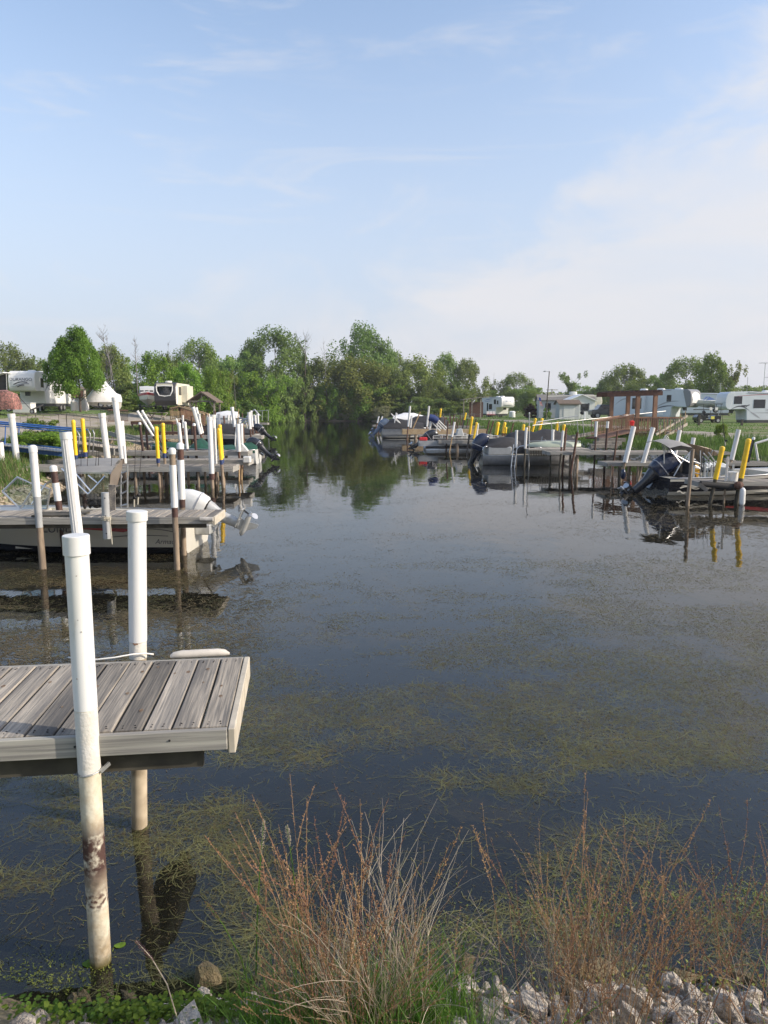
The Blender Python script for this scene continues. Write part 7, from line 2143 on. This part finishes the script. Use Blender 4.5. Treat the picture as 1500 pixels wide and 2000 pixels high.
tree('maple', 157, 643, 96, 71, 'dense bright green maple between the big left camper and the wrapped boat', 'trees on the left bank', pbase=800)
far = [
    ('plume_mid', 20, 675, 60, 150, 'grey green tree standing highest at the left picture edge'), ('round_dark', 52, 700, 55, 155, 'low dark tree behind the roof of the big left camper'),
    ('loose_mid', 80, 696, 44, 150, 'thin pale tree just left of the maple'), ('round_dark', 110, 718, 60, 165, 'dark tree half hidden behind the left side of the maple'),
    ('plume_mid', 212, 678, 62, 118, 'blue green tree right of the maple with a bare crown beside it'), ('round_mid', 240, 694, 46, 125, 'round mid green tree between two bare trunks on the left'),
    ('cone_dark', 190, 735, 50, 110, 'dark low tree behind the wrapped boat'), ('plume_bright', 302, 692, 56, 105, 'bright pointed tree above the black fronted trailer'),
    ('plume_dark', 334, 690, 40, 125, 'dark slender tree right of the bright pointed one'), ('bush_dark', 270, 742, 70, 112, 'dark undergrowth behind the red and cream trailer boat'),
    ('plume_mid', 390, 666, 62, 150, 'tall blue green tree with two peaks left of the canal'), ('plume_bright', 362, 712, 54, 108, 'bright green tree right behind the trailer'),
    ('round_dark', 430, 700, 52, 160, 'dark tree in the gap right of the two peaked tree'), ('plume_bright', 416, 722, 48, 112, 'bright green tree behind the gabled shelter'),
    ('round_mid', 458, 684, 66, 170, 'rounded grey green tree in the left middle of the wood'), ('plume_mid', 484, 688, 44, 175, 'upright tree touching the tallest left crown'),
    ('cotton', 540, 650, 104, 176, 'tallest broad tree left of the canal end'), ('plume_mid', 500, 668, 50, 178, 'shoulder tree on the left flank of the broad tall tree'),
    ('round_bright', 522, 728, 56, 140, 'bright rounded tree low before the broad tall tree'), ('round_bright', 474, 722, 50, 138, 'bright bushy tree right of the shelter'),
    ('round_mid', 556, 724, 50, 158, 'mid green tree low at the right foot of the broad tall tree'), ('loose_olive', 445, 728, 40, 120, 'thin olive sapling beside a leaning bare trunk'),
    ('cone_dark', 596, 688, 44, 162, 'dark vine covered snag tree under bare forked limbs'), ('willow_mid', 640, 698, 76, 174, 'brownish green willow right of the snag'),
    ('willow_olive', 692, 703, 106, 170, 'big round olive willow at the canal end'), ('cotton', 706, 643, 84, 184, 'tall dark cottonwood at the canal end, highest of all'),
    ('plume_dark', 744, 664, 46, 186, 'right shoulder tree of the tall cottonwood'), ('plume_mid', 772, 690, 36, 190, 'narrow ragged tree right of the tall cottonwood'),
    ('willow_mid', 762, 712, 52, 172, 'grey green willow below the ragged tree'), ('willow_olive', 815, 702, 78, 176, 'rounded olive willow behind the white poles'),
    ('plume_mid', 864, 694, 52, 188, 'two peaked blue green tree right of the olive willow'), ('plume_mid', 916, 705, 54, 186, 'grey green tree over the distant white camper'),
    ('cone_dark', 880, 738, 36, 166, 'dark upright tree in front of the two peaked tree'), ('round_mid', 895, 752, 46, 165, 'low leafy tree left of the lean-to'),
    ('round_bright', 745, 748, 50, 168, 'bright small tree low right of the olive willow'), ('plume_bright', 700, 748, 44, 166, 'bright small tree low before the big olive willow'),
    ('plume_bright', 640, 748, 40, 166, 'pointed bright sapling at the centre of the canal end'), ('round_dark', 790, 752, 50, 168, 'dark shrubby tree behind the far tarp covered boat'),
    ('willow_mid', 842, 740, 50, 166, 'grey leafy tree behind the yellow tipped far pole'),
    ('loose_mid', 962, 742, 44, 215, 'thin hazy tree behind the distant white camper roof'), ('plume_mid', 1008, 731, 46, 215, 'hazy tree directly right of the distant white camper'),
    ('round_mid', 1030, 752, 40, 200, 'low hazy tree right of the camper before the lamp pole'), ('round_mid', 985, 755, 50, 210, 'low leafy tree over the camper'),
    ('bush_red', 1045, 785, 34, 118, 'dark red leaved tree beside the mobile home'),
    ('loose_mid', 1114, 727, 54, 200, 'open light tree above the mobile home'), ('round_mid', 1150, 748, 46, 215, 'low tree right of the open light tree'), ('plume_mid', 1182, 738, 46, 200, 'pale tree left of the pergola roof'),
    ('plume_mid', 1222, 714, 62, 180, 'grey green tree standing over the pergola'), ('round_mid', 1262, 728, 56, 190, 'light green tree behind the right half of the pergola'), ('loose_mid', 1288, 727, 40, 175, 'see-through tree left of the tallest right group'),
    ('plume_mid', 1338, 702, 70, 170, 'tall blue green tree over the dark nosed camper'), ('plume_bright', 1385, 694, 48, 150, 'highest sunlit tree on the right'), ('plume_dark', 1398, 730, 44, 148, 'dark dense tree right below the highest sunlit tree'),
    ('loose_olive', 1424, 710, 56, 150, 'spreading light tree leaning over the big right camper'), ('round_mid', 1455, 752, 50, 210, 'low hazy tree behind the big right camper'), ('round_mid', 1492, 757, 50, 215, 'low hazy tree at the right picture edge'),
    ('round_mid', 1304, 745, 60, 185, 'low tree between the pergola and the tall right trees'), ('round_mid', 1205, 748, 60, 200, 'low broad tree behind the pickup'),
]
for f in far: tree(*f)
# shrubs along the canal end and undergrowth
SH = [('bush_mid', 440, 780, 56, 150, 'green shrub left of the bank reeds'), ('bush_dark', 475, 772, 60, 152, 'dark shrub behind the far left posts'), ('bush_mid', 520, 770, 66, 168, 'spreading green shrub at the left canal end corner'),
      ('bush_dark', 560, 758, 60, 172, 'dark shadowy shrub below the broad tall tree'), ('bush_bright', 545, 748, 44, 170, 'bright globe of leaves left of the snag'), ('bush_dark', 600, 750, 62, 171, 'dark shrub at the foot of the snag'),
      ('bush_mid', 628, 768, 50, 168, 'tumbling green shrub overhanging the water at the centre'), ('bush_dark', 660, 772, 50, 171, 'dark hollow shrub right of the centre'), ('bush_pale', 675, 792, 34, 167.6, 'cream flowering bush low at the water, canal end'),
      ('bush_dark', 698, 768, 50, 170, 'dark shrub between the cream flowering bush and the willow'), ('bush_mid', 730, 762, 56, 169, 'green shrub at the right foot of the big olive willow'), ('bush_pale', 748, 790, 32, 160, 'second cream flowering bush near the far boats'),
      ('bush_mid', 775, 770, 54, 166, 'green shrub above the far slate outboard'), ('bush_mid', 820, 772, 60, 160, 'green shrub behind the long tarp covered boat'), ('bush_dark', 858, 776, 50, 158, 'dark shrub behind the far yellow pole'),
      ('bush_mid', 895, 782, 46, 150, 'green shrub left of the timber lean-to'), ('bush_olive' if False else 'bush_mid', 640, 790, 40, 167, 'low shrub touching the water left of the cream bush'), ('bush_bright', 455, 796, 60, 166, 'bright low shrub left of the muddy shore'), ('bush_bright', 610, 772, 54, 169.5, 'yellow green shrub above the pale drift log'), ('bush_bright', 646, 762, 56, 169.8, 'bright full shrub at the middle of the canal end'), ('bush_mid', 580, 768, 60, 169.5, 'full green shrub left of the snag foot'), ('bush_bright', 722, 776, 50, 168.5, 'bright shrub over the water right of the cream bush'), ('bush_mid', 760, 782, 50, 164, 'green shrub over the far right boats'), ('bush_bright', 590, 786, 46, 167.5, 'low bright shrub before the snag'),
      ('bush_dark', 500, 790, 60, 167.5, 'low dark hedge left of the canal end'), ('bush_dark', 550, 795, 60, 167.5, 'low dark hedge above the muddy shore'), ('bush_mid', 716, 792, 44, 167.5, 'low shrub right of the cream flowering bush'),
      ('bush_mid', 1040, 760, 34, 150, 'green shrub behind the red leaved tree'), ('bush_dark', 215, 768, 90, 100, 'dark undergrowth behind the wrapped boat'), ('bush_dark', 330, 765, 90, 104, 'dark undergrowth behind the trailer'),
      ('bush_dark', 400, 770, 80, 112, 'dark undergrowth behind the shelter'), ('bush_dark', 470, 780, 60, 135, 'dark undergrowth right of the shelter'), ('bush_dark', 30, 755, 120, 130, 'dark undergrowth behind the big left camper'), ('bush_dark', 120, 760, 100, 120, 'dark undergrowth behind the maple')]
for k, px, pt, w, Y, lb in SH: tree(k, px, pt, w, Y, lb, 'shrubs round the canal end', name='shrub', cat='shrub', pbase=None if Y < 160 else None)
tree('bush_mid', 78, 812, 70, 33, 'leafy brown and green weed bush beside the blue gangway', 'bank plants', pbase=880, name='shrub', cat='shrub')
tree('bush_bright', 70, 838, 90, 31, 'bright green bush below the blue gangway handrail', 'bank plants', pbase=892, name='shrub', cat='shrub')
tree('bush_bright', 1412, 822, 22, 44, 'young light green sapling behind the bass boat', 'bank plants', pbase=875, name='shrub', cat='shrub')
tree('bush_mid', 1068, 795, 14, 99, 'small climbing shrub on the left side of the shed', 'bank plants', pbase=818, name='shrub', cat='shrub')


# bare trees
def bare(px, ptop, pb, Y, seed, label, spread=.16, r=.011, lean=0):
    g = random.Random(seed); b = S(px, pb, Y); H = S(px, ptop, Y).z - b.z
    root = thing('bare_tree', label, 'bare tree', b, 0, 'bare trees')
    mb = MB(); mb.tube([(0, 0, -.3), (lean * H * .3, 0, H * .4), (lean * H, 0, H)], [r * H * 1.2, r * H * .8, r * H * .15], 6); mb.build('trunk', M['bark_grey'], root, smooth=True)
    mb = MB()
    for i in range(22):
        t = g.uniform(.35, .95); a = g.uniform(0, 6.28); L_ = H * spread * (1.3 - t) * g.uniform(.5, 1.3); p = Vector((lean * H * t, 0, H * t))
        q = p + Vector((math.cos(a) * L_, math.sin(a) * L_, L_ * g.uniform(.8, 1.8))); mb.tube([p, (p + q) / 2 + Vector((0, 0, -.06 * L_)), q], [r * H * .35, r * H * .25, r * H * .1], 4, cap=False)
        for k in range(3):
            s = p + (q - p) * g.uniform(.3, .9); e = s + Vector((g.uniform(-1, 1), g.uniform(-1, 1), g.uniform(.5, 1.5))) * L_ * .3; mb.tube([s, e], [r * H * .15, r * H * .07], 3, cap=False)
    mb.build('branches', M['bark_grey'], root, kind='stuff')


for a in ((226, 642, 768, 105, 1, 'forked leaning bare tree right of the maple', .2, .010, -.18), (219, 655, 760, 108, 2, 'second bare tree crossing the forked one', .12, .008, -.05), (269, 654, 768, 100, 3, 'straight bare tree left of the bright pointed tree', .13, .009, -.01),
          (331, 667, 740, 128, 4, 'bare top rising behind the trailer', .16, .008, 0), (355, 674, 740, 130, 5, 'fine twigged bare tree right of the trailer', .15, .007, .02), (597, 652, 720, 160, 6, 'bare forked limbs above the vine covered snag', .35, .012, 0),
          (638, 658, 770, 164, 7, 'tall bare pole tree with upright twigs at the centre', .12, .005, -.05), (461, 732, 800, 110, 8, 'slim bare trunk right of the shelter', .08, .006, -.04), (964, 728, 760, 210, 9, 'needle thin bare top behind the distant camper', .1, .008, 0)):
    bare(*a)
# fallen logs at the far shore
for i, (x0, y0, x1, y1, lb) in enumerate(((591, 822, 618, 814, 'pale drift log, left one at the canal end'), (614, 826, 627, 818, 'short pale drift log in the middle of the canal end'), (642, 825, 660, 818, 'pale forked drift log, right one at the canal end'), (696, 826, 700, 818, 'stub of driftwood standing right of the cream bush'))):
    a_ = S(x0, y0, 165.2); root = thing('drift_log', lb, 'log', a_, 0, 'drift logs at the canal end'); b_ = toL(root, S(x1, y1, 166.0))
    MB().tube([(0, 0, 0), b_ * .5 + Vector((0, 0, .1)), b_], [.16, .13, .07], 6).build('stem', M['log_pale'], root, smooth=True)
    MB().tube([b_ * .4, b_ * .6 + Vector((.6, 0, .9))], [.09, .03], 5).build('branch', M['log_pale'], root)
# muddy shore strip at the far left end
x = np.linspace(-30, -5, 60); V = []; F = []
for i, xx in enumerate(x):
    for j, (yy, zz_) in enumerate(((164.3, -.1), (165.2, .10), (166.6, .28))): V.append((xx, yy + .5 * math.sin(xx * .7), zz_))
for i in range(59):
    for j in range(2): a = i * 3 + j; F.append((a, a + 3, a + 4, a + 1))
mat('mud_pale', (.30, .25, .18), .9, col2=(.20, .17, .10), scale=.8, coord='World')
o = mobj('mud_shore', np_mesh('mud_shore', np.array(V), np.array(F), M['mud_pale'])); o['kind'] = 'structure'
# a wood far behind everything, closing the horizon
cs = []
g = np.random.default_rng(77); n = 52000
xx = g.uniform(-420, 420, n); top = 5.5 + 4 * fbm(xx * .045 + 40, xx * 0 + 3, 3) + 3 * fbm(xx * .2, xx * 0, 2)
zf = g.random(n) ** .8; P = np.stack([xx, 262 + g.uniform(-9, 9, n), 1 + top * zf * g.uniform(.8, 1, n)], 1)
keep = ~((P[:, 0] > 55) & (P[:, 0] < 58)); P = P[keep]; n = len(P)
u = g.normal(0, 1, (n, 3)); u /= np.linalg.norm(u, axis=1, keepdims=True); w_ = np.cross(u, g.normal(0, 1, (n, 3))); w_ /= np.linalg.norm(w_, axis=1, keepdims=True)
s = g.uniform(.3, .75, (n, 1)); V = np.stack([P + u * s, P + w_ * s, P - u * s, P - w_ * s], 1).reshape(-1, 3)
tag(mobj('far_wood', np_mesh('far_wood', V, np.arange(n * 4).reshape(-1, 4), M['leaf_mid'])), 'hazy far wood closing the horizon behind the campers', 'wood', kind='stuff')

# ================================================================== dry weeds at our feet
def stalk_mesh(seed, name, h=1.0, seeds=True, m='stem_rust', bend=.12, branches=2, r=.0023):
    g = random.Random(seed); mb = MB()

    def line(p, d, L, bend, n=9, r0=r, sd=True, start=.35):
        pts = [Vector(p)]; d = Vector(d).normalized(); side = Vector((g.uniform(-1, 1), g.uniform(-1, 1), 0)).normalized() * bend
        for i in range(n):
            d = (d + side / n + Vector((g.gauss(0, .03), g.gauss(0, .03), g.gauss(0, .02)))).normalized(); pts.append(pts[-1] + d * L / n)
        mb.tube(pts, [r0 * (1 - .65 * i / n) for i in range(n + 1)], 4, cap=False)
        if sd:
            for i in range(int(start * n), n):
                for k in range(6):
                    t = g.random(); q = pts[i] + (pts[i + 1] - pts[i]) * t; a = g.uniform(0, 6.28); s = g.uniform(.0024, .0046) * (1.15 - .4 * i / n)
                    o = Vector((math.cos(a), math.sin(a), .5)) * s * 1.1
                    c = q + o; ax = Vector((math.cos(a), math.sin(a), .9)).normalized() * s * 1.5; b1 = ax.cross(Vector((.3, .8, .1))).normalized() * s * .75; b2 = ax.cross(b1).normalized() * s * .75
                    mb.add([c - ax, c + b1, c + b2, c - b1, c - b2, c + ax], [(0, 2, 1), (0, 3, 2), (0, 4, 3), (0, 1, 4), (5, 1, 2), (5, 2, 3), (5, 3, 4), (5, 4, 1)])
        return pts
    main = line((0, 0, 0), (g.uniform(-.1, .1), g.uniform(-.1, .1), 1), h, bend, 11, sd=seeds, start=.45 if seeds else 1)
    for b in range(branches):
        i = g.randrange(4, 9); p = main[i]; a = g.uniform(0, 6.28); line(p, (math.cos(a) * .45, math.sin(a) * .45, 1), h * g.uniform(.2, .45), bend, 6, r * .7, seeds, .2)
    return mb.mesh(name, M[m], fix=False)


rust = [stalk_mesh(i, 'stalk', 1, True, 'stem_rust', .25, 2) for i in range(9)]
pale = [stalk_mesh(30 + i, 'stalk', 1, False, 'stem_pale', .55, 4, .0019) for i in range(8)]
thin = [stalk_mesh(60 + i, 'stalk', 1, i % 2 == 0, 'stem_pale' if i % 2 else 'stem_rust', .5, 6, .0014) for i in range(6)]


def clump(label, cx, cy, n, meshes, h0, h1, sx, sy, lean, tilt, group='dry weed clumps on the near bank'):
    z = max(0, land1(cx, cy)); root = thing('weed_clump', label, 'dry weeds', (cx, cy, z), 0, group)
    for i in range(n):
        x = rr.gauss(0, sx); y = rr.gauss(0, sy); s = rr.uniform(h0, h1)
        o = mobj('stalk', rr.choice(meshes), root, (x, y, max(-.15, land1(cx + x, cy + y)) - z - .02), (rr.gauss(tilt[1], lean) , x * .5 + rr.gauss(tilt[0], lean), rr.uniform(0, 6.28)))
        o.rotation_mode = 'XYZ'; o.scale = (s, s, s)
    return root


# left clump: rusty spikes fanning out
clump('tall rusty seed spikes rising before the canal, left of centre', -.22, 2.86, 38, rust, .75, 1.36, .10, .06, .15, (.05, -.05))
clump('pale tangled bare stems leaning right beside the rusty seed spikes', -.02, 2.82, 55, pale, .50, 1.10, .10, .06, .26, (.14, -.05))
clump('fine twiggy stems filling the foot of the left clump', -.12, 2.75, 60, thin, .35, .75, .13, .07, .30, (.0, 0))
clump('low arching stems reaching over the water at the far left of the clump', -.42, 2.85, 9, rust, .35, .62, .05, .05, .28, (-.35, 0))
clump('broken pale stems crossing low over the left clump', -.05, 2.85, 24, pale, .4, .85, .12, .06, .75, (.1, -.05))
clump('bent dry stems crossing low through the right clump', .95, 2.85, 22, thin, .4, .8, .16, .08, .7, (.0, -.02))
# right clump
clump('upright dense rusty weed clump right of centre among the rocks', .98, 2.92, 50, rust, .55, 1.15, .15, .07, .11, (.02, -.04))
clump('grey brown brittle stems mixed into the right weed clump', .95, 2.86, 46, thin, .40, .85, .15, .08, .16, (.0, -.02))
clump('thin scattered weed stalks before the rocks near the right edge', 1.62, 2.95, 16, rust, .55, 1.10, .22, .08, .16, (.04, 0))
clump('sparse pale stems over the rocks at the right edge', 1.75, 2.75, 14, thin, .35, .75, .25, .12, .25, (.05, 0))
clump('lone stems bending between the two weed clumps', .48, 2.8, 5, pale, .35, .6, .12, .06, .3, (0, 0))
clump('dark spikes leaning in at the right picture edge', 1.75, 3.0, 7, rust, .8, 1.15, .08, .05, .12, (.35, 0))

# reed grass with feathery heads, green stems
def plume_grass(label, base, tip, m='stem_pale', green=True, head=.16, hm=None):
    root = thing('reed_grass', label, 'grass stem', base, 0, 'single grass stems'); t = toL(root, tip)
    mb = MB(); pts = [Vector((0, 0, 0)), t * .35 + Vector((t.x * -.12, 0, .03)), t * .7 + Vector((t.x * -.08, 0, .03)), t]
    mb.tube(pts, [.003, .0028, .0022, .0014], 5); mb.build('stem', M['grass_near' if green else 'stem_pale'], root, fix=False)
    mb = MB(); d = (t - pts[2]).normalized(); g = random.Random(int(tip[0] * 1000))
    for i in range(150):
        u = g.random(); c = t - d * head * u; r_ = .011 * math.sin(math.pi * min(1, u * .85 + .12)) * g.random() ** .5; a = g.uniform(0, 6.28)
        c = c + Vector((math.cos(a) * r_, math.sin(a) * r_, 0)); s = g.uniform(.002, .004); e = d * s * 2 + Vector((math.cos(a), math.sin(a), 0)) * s * .8; w_ = e.cross(Vector((0, 1, .2))).normalized() * s * .6
        mb.add([c, c + e * .5 + w_, c + e, c + e * .5 - w_], [(0, 1, 2, 3)])
    mb.build('seed_head', M[hm or m], root, fix=False, kind='stuff')


def bx(px, py, Y): return S(px, py, Y)


plume_grass('tall grass stem with a pale feathery head, left of the rusty spikes', bx(500, 1905, 2.9), bx(515, 1603, 2.95))
plume_grass('shorter grass stem with a feathery head inside the left clump', bx(590, 1900, 2.9), bx(560, 1612, 2.95), head=.10)
leaf_mat('purple_head', (.28, .14, .13), (.42, .24, .22), tl=.1)
plume_grass('purplish grass head bending left over the dark water at the bottom', bx(345, 1985, 2.85), bx(266, 1838, 2.9), green=False, head=.12, hm='purple_head')
plume_grass('green stem with pale head beside the bottom left grass', bx(492, 1950, 2.8), bx(402, 1762, 2.9), head=.1, hm='stem_rust')


# broad grass leaves and low leafy plants
def leafy(label, cx, cy, n, sx, sy, size, m='leaf_bright', hmax=.14):
    xs = cx + rng.normal(0, sx, n); ys = cy + rng.normal(0, sy, n); z = np.maximum(land(xs, ys), -.02) + rng.uniform(.01, hmax, n)
    a = rng.uniform(0, 6.283, n); tl = rng.normal(0, .45, n); s = rng.uniform(.6, 1.3, n) * size
    u = np.stack([np.cos(a), np.sin(a), tl * .6], 1); v = np.stack([-np.sin(a), np.cos(a), rng.normal(0, .4, n)], 1); P = np.stack([xs, ys, z], 1)
    prof = [(-1, .0), (-.45, .42), (.15, .5), (.65, .28), (1, 0)]
    pts = [P + u * s[:, None] * prof[0][0]]
    for t, w_ in prof[1:4]: pts += [P + u * (s * t)[:, None] + v * (s * w_)[:, None] + np.array([0, 0, .12]) * s[:, None] * abs(w_), P + u * (s * t)[:, None] - v * (s * w_)[:, None] + np.array([0, 0, .12]) * s[:, None] * abs(w_)]
    pts.append(P + u * s[:, None])
    V = np.stack(pts, 1).reshape(-1, 3); f = np.array([[0, 1, 1, 2], [1, 3, 4, 2], [3, 5, 6, 4], [5, 7, 7, 6]])
    f3 = np.array([[0, 1, 2, 2]])
    F = (np.array([[1, 3, 4, 2], [3, 5, 6, 4]])[None] + (np.arange(n) * 8)[:, None, None]).reshape(-1, 4)
    me = np_mesh('leafy_plants', V, F, M[m])
    tag(mobj('leafy_plants', me), label, 'leafy plants', kind='stuff')


leafy('low bright leafy plants along the water at the bottom left', -.95, 3.08, 900, .38, .055, .020, 'leaf_bright', .10)
leafy('small leafy plants between the stones at the bottom left corner', -1.4, 3.12, 500, .30, .05, .018, 'grass_near', .09)
leafy('small leafy plants at the foot of the left weed clump', -.35, 2.85, 260, .25, .10, .016, 'grass_near', .08)
leafy('little green sprigs between the rocks on the right', 1.25, 2.75, 160, .5, .22, .012, 'leaf_bright', .06)
leafy('dull leaves tangled over the water right of the left weed clump', .35, 3.12, 120, .14, .08, .013, 'leaf_olive', .22)
leafy('green sprigs behind the rocks at the water line', 1.6, 3.35, 420, .5, .07, .014, 'algae', .05)
# long green blades
tufts([(-.42, 2.88, .7), (-.25, 2.9, .9), (-.1, 2.9, 1), (.1, 2.88, 1), (.25, 2.85, .8)], M['grass_near'], 'near_grass', 'bright green grass blades standing among the left dry stems', 120, .3, .6, .10, .008, .6)
tufts([(-.50, 2.78, .2), (-.36, 2.7, .3), (.02, 2.62, .3), (.62, 2.62, .12), (1.85, 2.7, .15)], M['grass_near'], 'broad_grass', 'long broad green grass leaves arching out of the left clump', 60, .35, .62, .08, .016, .95)

# ================================================================== the hazy morning air
hm = bpy.data.materials.new('haze'); hm.use_nodes = True
N = hm.node_tree.nodes; L = hm.node_tree.links; N.remove(N['Principled BSDF'])
pv = N.new('ShaderNodeVolumePrincipled'); pv.inputs['Color'].default_value = (.86, .90, .96, 1); pv.inputs['Density'].default_value = .0003
pv.inputs['Anisotropy'].default_value = .25
L.new(pv.outputs[0], N['Material Output'].inputs['Volume'])
hz = MB().box(-1000, 1000, -60, 1600, -6, 34).build('haze', hm)
tag(hz, 'thin bluish morning haze over the canal and camp', 'haze', kind='stuff')
